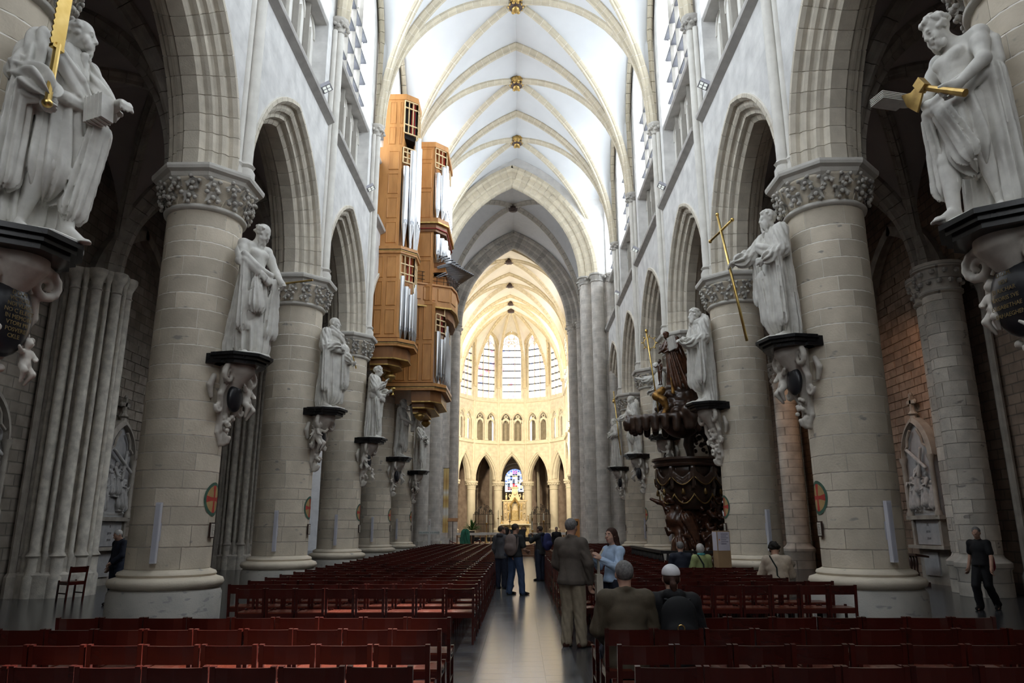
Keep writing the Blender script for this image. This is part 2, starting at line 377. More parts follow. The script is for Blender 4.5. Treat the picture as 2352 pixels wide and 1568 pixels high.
def arch_ring(mb, a, r, prof, m, n=14, dr=0.):
    """one continuous moulded ring; profile (u depth, v radial from the intrados)"""
    ph = math.acos((r - a) / (r + max(v for u, v in prof))); c = r - a     # carried on past the apex so that the two sides meet in a mitre
    for s in (1, -1):
        fr = []
        for i in range(n + 1):
            t = ph * i / n; d = Vector((s * math.cos(t), 0, math.sin(t)))
            fr.append((m @ (Vector((-s * c, 0, 0)) + d * (r + dr)), m.to_3x3() @ Vector((0, 1, 0)), m.to_3x3() @ d))
        mb.sweep(prof, fr)
VOUS = {}
def voussoirs(parent, a, r, prof, N, m, matname, gap=.008, name='voussoir', key=None):
    """separate wedge stones of a pointed arch, all sharing two meshes"""
    ph = math.acos((r - a) / r); c = r - a; d = ph / N; g = gap / r / 2
    key = key or (round(a, 3), round(r, 3), N, matname, len(prof))
    if key not in VOUS:
        ms = []
        for s in (1, -1):
            b = MB(); fr = []
            for t in (-d / 2 + g, d / 2 - g):
                dd = Vector((s * math.cos(t), 0, math.sin(t))); fr.append((dd * r, (0, 1, 0), dd))
            b.sweep(prof, fr); ms.append(b.mesh(name, matname))
        ex = math.acos(c / (r + max(v for u, v in prof))) - ph
        for s in (1, -1):
            b = MB(); fr = []
            for t in (g, ex):
                dd = Vector((s * math.cos(t), 0, math.sin(t))); fr.append((dd * r, (0, 1, 0), dd))
            b.sweep(prof, fr); ms.append(b.mesh(name, matname))
        VOUS[key] = ms
    for s, me in zip((1, -1), VOUS[key][2:]): inst(name, me, parent, m @ T(-s * c, 0, 0) @ RY(-s * ph))
    for s, me in zip((1, -1), VOUS[key]):
        for i in range(N):
            t = (i + .5) * d
            inst(name, me, parent, m @ T(-s * c, 0, 0) @ RY(-s * t))
# ------------------------------------------------------------------ nave: dimensions in metres
S = 6.18; XC = 6.15; RC = .70
YK = lambda k: 13.45 + S * (k - 1)                     # column lines; k = 0 stands beside the camera's view edge
Z_AST, Z_CAP, Z_SPR, Z_STR, Z_SILL, Z_VS = 7.56, 7.66, 8.42, 13.35, 16.4, 17.0
XW = 5.55                                              # nave face of the arcade wall
SIDE = {-1: 'left', 1: 'right'}
def side_m(s, x, y=0, z=0):
    """local (along, outward, up) -> world for the wall of side s"""
    m = Matrix(((0, s, 0, s * x), (1, 0, 0, y), (0, 0, 1, z), (0, 0, 0, 1))); return m
# ---- floor
fb = MB(); fb.add([(-22, -9, 0), (22, -9, 0), (22, 46, 0), (-22, 46, 0)], [(0, 1, 2, 3)])
floor = fb.build('floor', 'floor_slab', label='dark polished bluestone floor of the nave and aisles', cat='floor', kind='structure')
tiles = []
tw = [.36, .44, .38, .42]; ln = .34
TB = []
for w in tw:
    b = MB(); b.box(-w / 2 + .003, w / 2 - .003, -ln / 2 + .003, ln / 2 - .003, -.02, .006); TB.append(b.mesh('tile', 'tile'))
for i, w in enumerate(tw):
    x = -.80 + sum(tw[:i]) + w / 2
    for row in range(56): inst('tile', TB[i], floor, T(x, 6.4 + (row + (.5, 0, .35, .7)[i]) * ln, 0))
y = 6.4 + 55.5 * ln
b = MB(); b.add([(-.8, y, .005), (.8, y, .005), (.8, 44, .005), (-.8, 44, .005)], [(0, 1, 2, 3)])
b.build('paving', 'aisle_far', floor)
# ---- arcade profile and walls
APROF = [(-.06, .60), (-.06, .51), (.02, .45), (.10, .45), (.12, .35), (.17, .285), (.24, .28), (.28, .23), (.30, .15), (.36, .125), (.43, .12), (.46, .05), (.50, 0), (.80, 0),
         (.84, .05), (.87, .12), (.94, .125), (1.0, .15), (1.02, .23), (1.06, .28), (1.13, .285), (1.18, .35), (1.20, .45), (1.30, .45), (1.30, .60)]
A_IN, A_OUT = 2.27, 2.82
R_OUT = arch_r(A_OUT, 3.7); R_IN = R_OUT - (A_OUT - A_IN)
CORE = [(u + (.012 if u < .65 else -.012), v + .014) for u, v in APROF]
WALL = {}
AW, WSP = 2.42, 20.4; RW = arch_r(AW, 3.45)            # clerestory openings
def vault_z(y): return 26.2
for s in (-1, 1):
    wb = MB(); m = side_m(s, XW)
    arched_wall(wb, YK(-1) - 9, YK(6) - .6, Z_SPR, Z_STR, [((YK(b) + YK(b + 1)) / 2, A_OUT, Z_SPR, Z_SPR, R_OUT) for b in range(-1, 6)], 1.3, m, n=14)
    arched_wall(wb, YK(-1) - 9, YK(6) - .6, Z_STR, 26.2, [((YK(b) + YK(b + 1)) / 2, AW, Z_STR + .1, WSP, RW) for b in range(-1, 6)], .75, side_m(s, XW + .07), back=False, n=14)
    w = wb.build('wall_' + SIDE[s], 'wall_ash', label=('pale ashlar arcade wall above the columns, behind the organ' if s < 0 else 'pale ashlar arcade wall above the columns, over the carved pulpit'), cat='wall', kind='structure')
    WALL[s] = w
    core = MB()
    for b in range(-1, 6):
        mm = m @ T((YK(b) + YK(b + 1)) / 2, 0, Z_SPR)
        arch_ring(core, A_IN, R_IN, CORE, mm)
        if b >= 0:
            voussoirs(w, A_IN, R_IN, APROF, 12, mm, 'arch_stone', .016)
    core.build('arch_mortar', 'mortar', w)
    # blocks between the arch feet over each abacus, wall shafts, capitals, string courses
    for k in range(0, 6):
        y = YK(k)
        b = MB(); b.box(y - .27, y + .27, .04, 1.26, Z_SPR, Z_SPR + 2.2, m); b.build('impost_block', 'arch_stone', w)
        b = MB()
        for dy, dx, r in ((0, -.10, .125), (-.19, .0, .075), (.19, .0, .075)):
            b.lathe([(r * 1.5, Z_SPR), (r * 1.5, Z_SPR + .22), (r * 1.15, Z_SPR + .3), (r * 1.5, Z_SPR + .36), (r, Z_SPR + .44), (r, Z_VS - .42)], 10, m=m @ T(y + dy, dx, 0))
        b.build('wall_shaft', 'mould', w, smooth=True, sharp=40)
        b = MB(); b.lathe([(.14, Z_VS - .44), (.20, Z_VS - .42), (.16, Z_VS - .38), (.2, Z_VS - .2), (.30, Z_VS - .06), (.32, Z_VS + .02), (.22, Z_VS + .06)], 10, m=m @ T(y, -.06, 0))
        for j in range(16):
            a = j * 2.4; rr = .23 + .08 * (j % 3) / 3; zz = Z_VS - .36 + .34 * (j / 16)
            b.ell((y + rr * math.cos(a), -.06 + rr * math.sin(a), zz), (.075, .075, .065), 6, 4, m)
        b.build('shaft_capital', 'stone_grey', w, smooth=True)
    for b_ in range(-1, 6):
        y0, y1 = YK(b_) + .3, YK(b_ + 1) - .3
        b = MB(); b.sweep([(0, .0), (-.05, .03), (-.19, .10), (-.21, .16), (-.21, .21), (-.1, .27), (.08, .30), (.08, 0)], [(m @ Vector((yy, 0, Z_STR - .12)), m.to_3x3() @ Vector((0, 1, 0)), Vector((0, 0, 1))) for yy in (y0, y1)])
        b.build('string_course', 'string', w)
        # triforium: blind back wall, sill of the window above
        yc = (YK(b_) + YK(b_ + 1)) / 2
        b = MB(); b.box(yc - AW, yc + AW, .50, .72, Z_STR, Z_SILL, m); b.build('blind_panel', 'panel_stone', w)
        b = MB(); b.sweep([(.05, 0), (.0, .05), (.0, .12), (.2, .2), (.72, .2), (.72, 0)], [(m @ Vector((yy, .08, Z_SILL)), m.to_3x3() @ Vector((0, 1, 0)), Vector((0, 0, 1))) for yy in (yc - AW, yc + AW)])
        b.build('sill', 'string', w)
# ---- clerestory windows with their triforium panels
win_n = [0]
def window(mw, a, sill, spring, r, nl, glass, parts=True, bar_h=.95, zbase=None, yg=.5, mul=.11, label='', matm='mould', heads=True, tre=None):
    """pointed traceried window in local (x, z); y = depth into the wall. nl lights, panes one by one"""
    win_n[0] += 1
    root = empty('window_%d' % win_n[0], label, 'window', kind='structure')
    w = 2 * a / nl; zb = sill if zbase is None else zbase
    xs = [-a + w * i for i in range(nl + 1)]
    for i, x in enumerate(xs[1:-1]):
        zt = spring + arch_z(x, a, r) * (.55 if i % 2 == 0 and nl > 3 else .85)
        d = .16; b = MB()
        poly = [(x - mul / 2, yg - d), (x - mul * .2, yg - d - .12), (x + mul * .2, yg - d - .12), (x + mul / 2, yg - d), (x + mul / 2, yg + .05), (x - mul / 2, yg + .05)]
        b.sweep(poly, [((0, 0, z), (1, 0, 0), (0, 1, 0)) for z in (zb, zt)])
        b.v = [tuple(mw @ Vector(p)) for p in b.v]; b.build('mullion', matm if matm != 'mould' else 'mullion_stone', root)
    if heads:                                          # cusped heads of the lights and the tracery above
        hs = spring - .1
        for i in range(nl):
            xc = (xs[i] + xs[i + 1]) / 2; b = MB()
            arch_ring(b, w / 2 - .03, arch_r(w / 2 - .03, w * .62), [(-.06, -.03), (.06, -.03), (.06, .045), (-.06, .045)], mw @ T(xc, yg - .05, hs), 5)
            if tre is not None:
                b.box(xc - .035, xc + .035, yg - .2, yg, zb, tre + .1, mw)
                arch_ring(b, w / 2 - .03, arch_r(w / 2 - .03, w * .62), [(-.1, -.05), (.06, -.05), (.06, .06), (-.1, .06)], mw @ T(xc, yg - .06, tre), 5)
                for sx in (-1, 1): b.tube([mw @ Vector((xc + sx * w * .5, yg - .08, tre - .25)), mw @ Vector((xc + sx * w * .26, yg - .08, tre + .02)), mw @ Vector((xc + sx * w * .36, yg - .08, tre + .2))], .035, 5)
            b.build('light_head', matm, root)
        b = MB(); rr = a * .42
        def ring(cx, cz, q):
            if q > .12: b.tube([mw @ Vector((cx + q * math.cos(t), yg - .04, cz + q * math.sin(t))) for t in np.linspace(0, 2 * PI, 14, endpoint=False)], .05, 5, True)
        top = arch_z(0, a, r)
        ring(0, spring + top * .62, a * .30); ring(-a * .42, spring + top * .36, a * .24); ring(a * .42, spring + top * .36, a * .24)
        for sx in (-1, 1): ring(sx * a * .12, spring + top * .26, a * .13)
        b.build('tracery', matm, root)
    # panes: rows between the saddle bars, clipped to the arch
    zs = [sill]
    while zs[-1] + bar_h < spring + .15: zs.append(zs[-1] + bar_h)
    big = MB()
    for i in range(nl):
        xa, xb = xs[i] + .03, xs[i + 1] - .03
        cells = [[(xa, z0), (xb, z0), (xb, z1), (xa, z1)] for z0, z1 in zip(zs[:-1], zs[1:])]
        q = [xa + (xb - xa) * t for t in (0, .25, .5, .75, 1)]
        cells.append([(xa, zs[-1]), (xb, zs[-1])] + [(x, spring + arch_z(min(max(x, -a + .01), a - .01), a, r)) for x in q[::-1]])
        for ce in cells:
            if parts:
                b = MB(); b.prism(ce, yg, yg + .012, mw); b.build('pane', glass, root)
            else: big.prism(ce, yg, yg + .012, mw)
    if not parts: big.build('glazing', glass, root)
    b = MB()
    for z in zs[1:]:
        for i in range(nl): b.box(xs[i] + .02, xs[i + 1] - .02, yg - .26, yg - .02, z - .05, z + .05, mw)
    b.build('saddle_bars', 'lead', root)
    return root
for s in (-1, 1):
    for b_ in range(-1, 6):
        yc = (YK(b_) + YK(b_ + 1)) / 2
        window(side_m(s, XW + .07, yc), AW, Z_SILL + .2, WSP, RW, 5, 'day_glass', b_ >= 1, zbase=Z_STR + .15, yg=.55, tre=Z_SILL - .55,
               label='tall clerestory window, %s from the west, above the %s' % (('first', 'second', 'third', 'fourth', 'fifth', 'sixth', 'seventh')[b_ + 1], 'organ side arcade' if s < 0 else 'pulpit side arcade'))
# ---- rib vaults
def pt_arc(p0, p1, rise, n, t0=0., stilt=0.):
    """half of a pointed arch from the springing p0 up to the point over p1 (plan), as points and radial directions"""
    p0 = Vector(p0); h = Vector((p1[0] - p0.x, p1[1] - p0.y, 0)); a = h.length; h.normalize(); rr = rise - stilt
    r = arch_r(a, rr) if rr >= a else None
    out = []
    if r is None:                                      # flatter than a semicircle: quarter ellipse
        for i in range(n + 1):
            t = PI / 2 * i / n; out.append((p0 + h * a * (1 - math.cos(t)) + Vector((0, 0, stilt + rr * math.sin(t))), (h * -math.cos(t) * rr + Vector((0, 0, math.sin(t) * a))).normalized()))
    else:
        ph = math.acos((r - a) / r)
        for i in range(n + 1):
            t = ph * i / n; out.append((p0 + h * (r - r * math.cos(t)) + Vector((0, 0, stilt + r * math.sin(t))), (h * -math.cos(t) + Vector((0, 0, math.sin(t)))).normalized()))
    if stilt: out = [(p0, -h)] + out
    return out
RIB = [(-.13, .12), (-.15, .02), (-.10, -.05), (-.06, -.07), (-.045, -.15), (.045, -.15), (.06, -.07), (.10, -.05), (.15, .02), (.13, .12)]
def rib_stones(parent, arc, n, prof, matname, gap=.022, sc=1., joined=False, core='mortar'):
    """a rib as separate voussoirs along arc [(point, radial)], side = tangent x radial; alike stones share a mesh when the arc is circular"""
    pts = [p for p, _ in arc]
    L = [0]
    for a, b in zip(pts[:-1], pts[1:]): L.append(L[-1] + (b - a).length)
    def at(d):
        d = min(max(d, 0), L[-1]); i = 0
        while i < len(L) - 2 and L[i + 1] < d: i += 1
        t = (d - L[i]) / max(1e-6, L[i + 1] - L[i]); p = pts[i].lerp(pts[i + 1], t); r_ = arc[i][1].lerp(arc[i + 1][1], t).normalized()
        tg = (pts[i + 1] - pts[i]).normalized(); return p, r_, tg
    jb = MB(); shared = None
    for j in range(n):
        d0, d1 = L[-1] * j / n + gap / 2, L[-1] * (j + 1) / n - gap / 2
        fr = []
        for d in (d0, d1):
            p, r_, tg = at(d); sd = tg.cross(r_).normalized(); fr.append((p, sd * sc, r_ * sc))
        if joined: jb.sweep(prof, fr)
        else:
            b = MB(); b.sweep(prof, fr); b.build('rib_stone', matname, parent)
    if joined: return jb
    cb = MB(); fr = []
    for d in np.linspace(0, L[-1], n + 1):
        p, r_, tg = at(d); sd = tg.cross(r_).normalized(); fr.append((p, sd * sc, r_ * sc))
    cb.sweep([(u * .96, v * .96 + .002) for u, v in prof], fr); cb.build('rib_mortar', core, parent)
def vault_bay(web, x0, x1, y0, y1, zs, ztop, rib_cb, wall_rise, wall_stilt, trans_rise, lift=.10, n=12, do_walls=(1, 1), do_trans=(1, 1)):
    """webs of one quadripartite bay; rib_cb(kind, arc) draws the ribs"""
    cx, cy = (x0 + x1) / 2, (y0 + y1) / 2; P = [(x0, y0), (x1, y0), (x1, y1), (x0, y1)]
    def param(arc):
        k_ = len(arc) - 1; pts = [p + Vector((r_.x * (1 - i / k_), r_.y * (1 - i / k_), r_.z * (1 - i / k_) + i / k_)) * lift for i, (p, r_) in enumerate(arc)]; L = [0]
        for a, b in zip(pts[:-1], pts[1:]): L.append(L[-1] + (b - a).length)
        out = []
        for q in np.linspace(0, L[-1], n + 1):
            i = 0
            while i < len(L) - 2 and L[i + 1] < q: i += 1
            out.append(pts[i].lerp(pts[i + 1], (q - L[i]) / max(1e-6, L[i + 1] - L[i])))
        return out
    for px, py in P:
        D = pt_arc((px, py, zs), (cx, cy), ztop - zs, 16); rib_cb('diagonal', D)
        Tn = pt_arc((px, py, zs), (cx, py), trans_rise, 16); Wl = pt_arc((px, py, zs), (px, cy), wall_rise, 16, stilt=wall_stilt)
        d = param(D); 
        for E in (param(Tn), param(Wl)):
            k = 5; vs_ = []
            for a, b in zip(d, E):
                for q in range(k + 1): vs_.append(a.lerp(b, q / k) + Vector((0, 0, .0)))
            web.add(vs_, [(i * (k + 1) + j, i * (k + 1) + j + 1, (i + 1) * (k + 1) + j + 1, (i + 1) * (k + 1) + j) for i in range(n) for j in range(k)])
XV = 5.36; ZB = 25.25
web = MB()
ceil = None
cb = MB(); cb.box(-7, 7, -9, 45, 26.3, 26.5)
ceil_roof = cb.build('ceiling', 'vault', label='white ribbed vault over the nave', cat='ceiling', kind='structure')
def nave_rib(kind, arc):
    r = empty('rib', parent=ceil_roof); rib_stones(r, arc, 22, RIB, 'rib_stone', sc=1.05)
TPROF = [(u * 1.5, v * 1.25) for u, v in RIB]
for b_ in range(-2, 6):
    y0, y1 = YK(b_), YK(b_ + 1)
    vault_bay(web, -XV, XV, y0, y1, Z_VS, ZB, nave_rib if b_ >= 2 else (lambda k, a: None), 7.1, 3.2, 8.2)
    if b_ >= 2:
        for s in (-1, 1):
            r = empty('rib', parent=ceil_roof)
            rib_stones(r, pt_arc((s * XV, y0, Z_VS), (0, y0), 8.2, 18), 26, TPROF, 'rib_stone')
            wl = pt_arc((s * (XV + .1), y0, Z_VS), (s * (XV + .1), (y0 + y1) / 2), 7.0, 12, stilt=3.2); wl2 = pt_arc((s * (XV + .1), y1, Z_VS), (s * (XV + .1), (y0 + y1) / 2), 7.0, 12, stilt=3.2)
            jb = rib_stones(None, wl, 18, RIB, 'rib_stone', sc=.8, joined=True); jb2 = rib_stones(None, wl2, 18, RIB, 'rib_stone', sc=.8, joined=True)
            jb.add(jb2.v, jb2.f); jb.build('wall_rib', 'rib_stone', ceil_roof)
web.build('vault_web', 'vault', ceil_roof, smooth=True, sharp=35)
# gilded bosses
def boss(y, z, r, label, x=0, tilt=0):
    o = empty('boss', loc=(x, y, z), parent=ceil_roof)
    b = MB(); b.lathe([(.02, -.26), (.18, -.25), (.27, -.16), (.30, -.04), (.26, .08), (.2, .2)], 14); b.build('disc', 'boss_dark', o, smooth=True)
    g = MB()
    for j in range(10):
        a = j * 2 * PI / 10; g.ell((.24 * math.cos(a), .24 * math.sin(a), -.13), (.075, .075, .06), 7, 5)
    g.ell((0, -.02, -.27), (.15, .2, .07), 9, 6); g.ell((.1, .1, -.29), (.07, .09, .05), 8, 5); g.ell((-.09, .12, -.28), (.08, .06, .06), 8, 5)
    for j in range(7):
        a = j * .9; g.ell((.33 * math.cos(a), .33 * math.sin(a), .0), (.09, .06, .1), 7, 5)
    g.build('carving', 'gold_dull', o, smooth=True)
    b = MB(); b.ell((.02, -.26, .02), (.19, .1, .17), 9, 6); b.ell((.16, -.31, .11), (.09, .08, .09), 8, 5); b.ell((-.16, -.27, .02), (.06, .06, .14), 7, 5); b.build('lion', 'gold_dull', o, smooth=True)
    o.scale = (r, r, r)
for i, b_ in enumerate((2, 3, 4, 5)):
    boss((YK(b_) + YK(b_ + 1)) / 2, ZB - .08, 1.25, 'gilded lion boss at the rib crossing of the nave vault, %s from the west' % ('third', 'fourth', 'fifth', 'sixth')[i])
# ---- west end behind the camera: wall with its great window
b = MB(); arched_wall(b, -6.2, 6.2, 0, 26.4, [(0, 3.6, 9, 16, arch_r(3.6, 5))], .8, Matrix(((1, 0, 0, 0), (0, -1, 0, -8.5), (0, 0, 1, 0), (0, 0, 0, 1))), back=False)
b.box(-13.4, -6.2, -9, -8.5, 0, 14); b.box(6.2, 13.4, -9, -8.5, 0, 14)
b.build('wall_west', 'wall_ash', label='west wall with the great window', cat='wall', kind='structure')
window(Matrix(((1, 0, 0, 0), (0, -1, 0, -8.5), (0, 0, 1, 0), (0, 0, 0, 1))), 3.6, 9, 16, arch_r(3.6, 5), 6, 'day_dim', False, label='great west window with tracery')
# ---- aisles: outer walls, vaults, responds
XO = 12.7
for s in (-1, 1):
    m = side_m(s, XO)
    b = MB(); b.box(-9, 45, 0, .5, 0, 13.6, m)
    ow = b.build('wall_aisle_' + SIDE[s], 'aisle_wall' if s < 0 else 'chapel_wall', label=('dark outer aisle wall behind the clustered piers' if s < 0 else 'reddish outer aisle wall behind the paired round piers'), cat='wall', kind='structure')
    # shallow blind arches frame each chapel bay
    for b_ in range(0, 6):
        yc = (YK(b_) + YK(b_ + 1)) / 2; q = MB()
        arch_ring(q, 2.1, arch_r(2.1, 3.0), [(-.35, 0), (-.12, .1), (.02, .12), (.02, .5), (-.2, .5), (-.35, .32)], m @ T(yc, 0, 8.0), 12)
        for sx in (-1, 1): q.lathe([(.16, .0), (.16, .5), (.1, .6), (.1, 7.8), (.17, 8.0)], 8, m=m @ T(yc + sx * 2.3, -.15, 0))
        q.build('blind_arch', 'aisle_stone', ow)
    web = MB(); b = MB(); b.box(-9, 45, -6.2, 0.5, 13.5, 13.7, m)
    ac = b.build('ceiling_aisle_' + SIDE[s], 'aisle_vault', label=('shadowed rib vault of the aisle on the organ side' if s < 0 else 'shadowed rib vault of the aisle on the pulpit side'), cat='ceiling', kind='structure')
    def arib(kind, arc):
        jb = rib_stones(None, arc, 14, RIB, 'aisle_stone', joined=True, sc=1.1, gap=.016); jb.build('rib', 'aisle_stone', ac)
    xi, xo = sorted((s * 6.85, s * 11.5))
    for b_ in range(-1, 6):
        y0, y1 = YK(b_), YK(b_ + 1)
        vault_bay(web, xi, xo, y0, y1, 8.6, 12.7, arib if b_ >= 0 else (lambda k, a: None), 3.9, .6, 3.7)
        for p, q in ((xi, xo), (xo, xi)):
            if b_ >= 0:
                jb = rib_stones(None, pt_arc((p, y0, 8.6), ((xi + xo) / 2, y0), 3.7, 14), 13, [(u * 2.0, v * 1.5) for u, v in RIB], 'aisle_stone', joined=True, gap=.016)
                jb.build('transverse_rib', 'aisle_stone', ac)
        if b_ >= 0:
            bb = MB(); bb.lathe([(.05, -.15), (.2, -.12), (.24, 0), (.1, .1)], 10, m=T(s * 9.175, (y0 + y1) / 2, 12.6)); bb.build('boss', 'aisle_stone', ac, smooth=True)
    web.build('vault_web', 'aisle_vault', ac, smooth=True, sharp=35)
    # piers of the outer wall
    for k in range(1, 6):
        y = YK(k)
        if s < 0:
            o = empty('clustered_pier', 'clustered pier of slender shafts against the outer aisle wall, in line with the %s column' % ('first', 'second', 'third', 'fourth', 'fifth')[k - 1], 'pier', kind='structure', loc=(s * 11.95, y, 0))
            b = MB(); b.lathe([(.95, 0), (.95, .55), (.86, .62), (.86, 1.0), (.72, 1.08), (.68, 1.2), (.68, 8.3)], 20); b.build('core', 'shaft_stone', o, smooth=True, sharp=40)
            for j in range(15):
                a = -PI * .75 + j * (PI * 1.5) / 14; r = (.135, .06)[j % 2]; q = (.80, .82)[j % 2]; b = MB()
                b.lathe([(r * 1.5, 0), (r * 1.5, .5), (r * 1.15, .58), (r * 1.15, .95), (r * 1.5, 1.0), (r, 1.1), (r, 8.0), (r * 1.25, 8.03), (r, 8.07), (r * 1.1, 8.25), (r * 1.9, 8.5), (r * 1.9, 8.6)], 10)
                b.build('shaft', 'shaft_stone', o, smooth=True, sharp=40, mw=T(q * math.cos(a), q * math.sin(a), 0))
        else:
            o = empty('paired_pier', 'pair of weathered round piers with leafy capitals by the outer aisle wall, in line with the %s column' % ('first', 'second', 'third', 'fourth', 'fifth')[k - 1], 'pier', kind='structure', loc=(s * 11.75, y, 0))
            for dy, dx in ((-.48, -.1), (.48, .25)):
                b = MB(); b.lathe([(.60, 0), (.60, .62), (.64, .68), (.64, .80), (.5, .92), (.47, 1.0), (.47, 7.75), (.54, 7.8), (.54, 7.88), (.48, 7.92), (.5, 8.1), (.62, 8.42), (.68, 8.45), (.68, 8.6)], 20, m=T(dx, dy, 0))
                b.build('shaft', 'pier_col', o, smooth=True, sharp=40)
                q = MB()
                for rw in range(2):
                    for j in range(12):
                        a = j * PI / 6 + rw * .26; q.ell((dx + (.53 + .08 * rw) * math.cos(a), dy + (.53 + .08 * rw) * math.sin(a), 8.08 + .25 * rw), (.08, .08, .075), 6, 4)
                q.build('leaf_frieze', 'stone_grey', o, kind='stuff')



# ---- columns with separate stones
ST = {}
NS = 6
def col_stone(h, kind):
    key = (round(h, 3), kind)
    if key not in ST:
        b = MB(); dA = 2 * PI / NS; g = .005 / RC; n = 4; d = .05; bv = .006
        prof = [(RC - d, bv), (RC - bv, bv), (RC, bv * 2), (RC, h - bv * 2), (RC - bv, h - bv), (RC - d, h - bv)][1:5]
        v = []; k = len(prof)
        for i in range(n + 1):
            a = -dA / 2 + g + (dA - 2 * g) * i / n
            for r, z in prof: v.append((r * math.cos(a), r * math.sin(a), z))
        f = [(i * k + j, (i + 1) * k + j, (i + 1) * k + j + 1, i * k + j + 1) for i in range(n) for j in range(k - 1)]
        f += [tuple(range(k - 1, -1, -1)), tuple(n * k + j for j in range(k))]
        for e in (0, k - 1):                           # top and bottom beds back to the core
            o = len(v)
            for i in range(n + 1):
                a = -dA / 2 + g + (dA - 2 * g) * i / n; v.append(((RC - d) * math.cos(a), (RC - d) * math.sin(a), prof[e][1]))
            f += [(o + i, o + i + 1, (i + 1) * k + e, i * k + e) for i in range(n)]
        b.add(v, f); ST[key] = b.mesh('stone', 'stone', True, 30)
    return ST[key]
def leaf_mesh():
    b = MB(); n = 7                                    # a curled vine leaf with its lobes
    vs_ = [(0, .02, .0)]
    for i in range(n):
        a = -PI * .15 + i * PI * 1.3 / (n - 1); 
        for rr, zz in ((.055, .035), (.125 if i % 2 == 0 else .075, .03 if i % 2 else .055)): vs_.append((rr * math.cos(a), .03 + zz, rr * math.sin(a) - .02))
    f = []
    for i in range(n - 1):
        a, b_, c, d = 1 + 2 * i, 2 + 2 * i, 3 + 2 * i, 4 + 2 * i
        f += [(0, a, c), (a, b_, d, c)]
    o = len(vs_); vs_ += [(x * .9, y - .05, z * .9) for x, y, z in vs_]; f += [tuple(i + o for i in q[::-1]) for q in f]
    b.add(vs_, f)
    b.ell((0, .085, -.02), (.035, .03, .035), 6, 4); b.ell((.07, .08, .06), (.035, .03, .03), 6, 4); b.ell((-.07, .08, .05), (.035, .03, .03), 6, 4); b.ell((.05, .075, -.08), (.03, .03, .03), 6, 4); b.ell((-.055, .075, -.075), (.03, .03, .03), 6, 4)
    return b.mesh('leaf', 'stone_grey', True)
LEAF = leaf_mesh()
COLS = {}
def column(s, k):
    y = YK(k)
    who = {-1: ['saw', 'bared shoulder', 'bald head', 'chalice', 'cross beams', 'wrapped cloak'], 1: ['axe', 'golden cross', 'open book', 'outstretched arm', 'pilgrim staff', 'folded robe']}[s][k]
    o = empty('column', 'round stone column carrying the statue with the ' + who, 'column', kind='structure', loc=(s * XC, y, 0)); COLS[s, k] = o
    b = MB(); b.lathe([(.93, 0), (.93, .58), (.90, .64), (.86, .66)], 40, ph=.1); b.build('plinth', 'stone_base', o, smooth=True, sharp=30)
    b = MB(); b.lathe([(.86, .66), (.93, .70), (.955, .76), (.93, .82), (.84, .85), (.80, .865), (.82, .90), (.80, .94), (.72, .97), (.70, .985)], 48); b.build('torus', 'stone', o, smooth=True, sharp=50)
    b = MB(); b.lathe([(RC - .006, .95), (RC - .006, Z_AST)], 40); b.build('core', 'mortar', o, smooth=True)
    z = .985; rng = random.Random(100 * k + s); hs = []
    while z < Z_AST - .2:
        h = rng.choice((.28, .31, .34, .37)); h = min(h, Z_AST - z)
        if Z_AST - z - h < .2: h = Z_AST - z
        hs.append((z, round(h, 3))); z += h
    cam = Vector((-s * XC, -y)).normalized()
    for z, h in hs:
        off = rng.random() * PI / 3
        for j in range(NS):
            a = off + j * 2 * PI / NS
            if math.cos(a) * cam.x + math.sin(a) * cam.y > -.45: inst('stone', col_stone(h, 0), o, T(0, 0, z) @ RZ(a))
    b = MB(); b.lathe([(.70, Z_AST - .01), (.765, Z_AST + .02), (.775, Z_AST + .06), (.74, Z_AST + .10)], 48); b.build('astragal', 'mould', o, smooth=True)
    b = MB(); b.lathe([(.70, Z_CAP - .02), (.715, Z_CAP + .1), (.76, Z_CAP + .3), (.85, Z_CAP + .46), (.87, Z_CAP + .5)], 40); b.build('capital_bell', 'stone', o, smooth=True)
    b = MB(); q = Z_CAP + .46; b.lathe([(.86, q), (.93, q + .06), (.96, q + .13), (1.04, q + .17), (1.06, q + .22), (1.06, Z_SPR - .03), (1.0, Z_SPR)], 8, ph=PI / 8); b.build('abacus', 'mould', o)
    for rw, (nn, rr, zz, sc) in enumerate(((12, .735, Z_CAP + .17, 1.45), (15, .80, Z_CAP + .40, 1.3))):
        for j in range(nn):
            a = (j + .5 * rw) * 2 * PI / nn
            if math.cos(a) * cam.x + math.sin(a) * cam.y > -.4:
                inst('leaf', LEAF, o, T(rr * math.cos(a), rr * math.sin(a), zz) @ RZ(a - PI / 2) @ RX(-.25) @ Matrix.Scale(sc, 4) @ RY(rng.uniform(-.5, .5)))
    st = MB()
    for j in range(16):
        a = j * 2 * PI / 16; p = [(.72 * math.cos(a), .72 * math.sin(a), Z_CAP), (.75 * math.cos(a + .06), .75 * math.sin(a + .06), Z_CAP + .15)]; st.tube(p, .012, 5)
    st.build('leaf_stems', 'stone', o)
for s in (-1, 1):
    for k in range(0, 6): column(s, k)

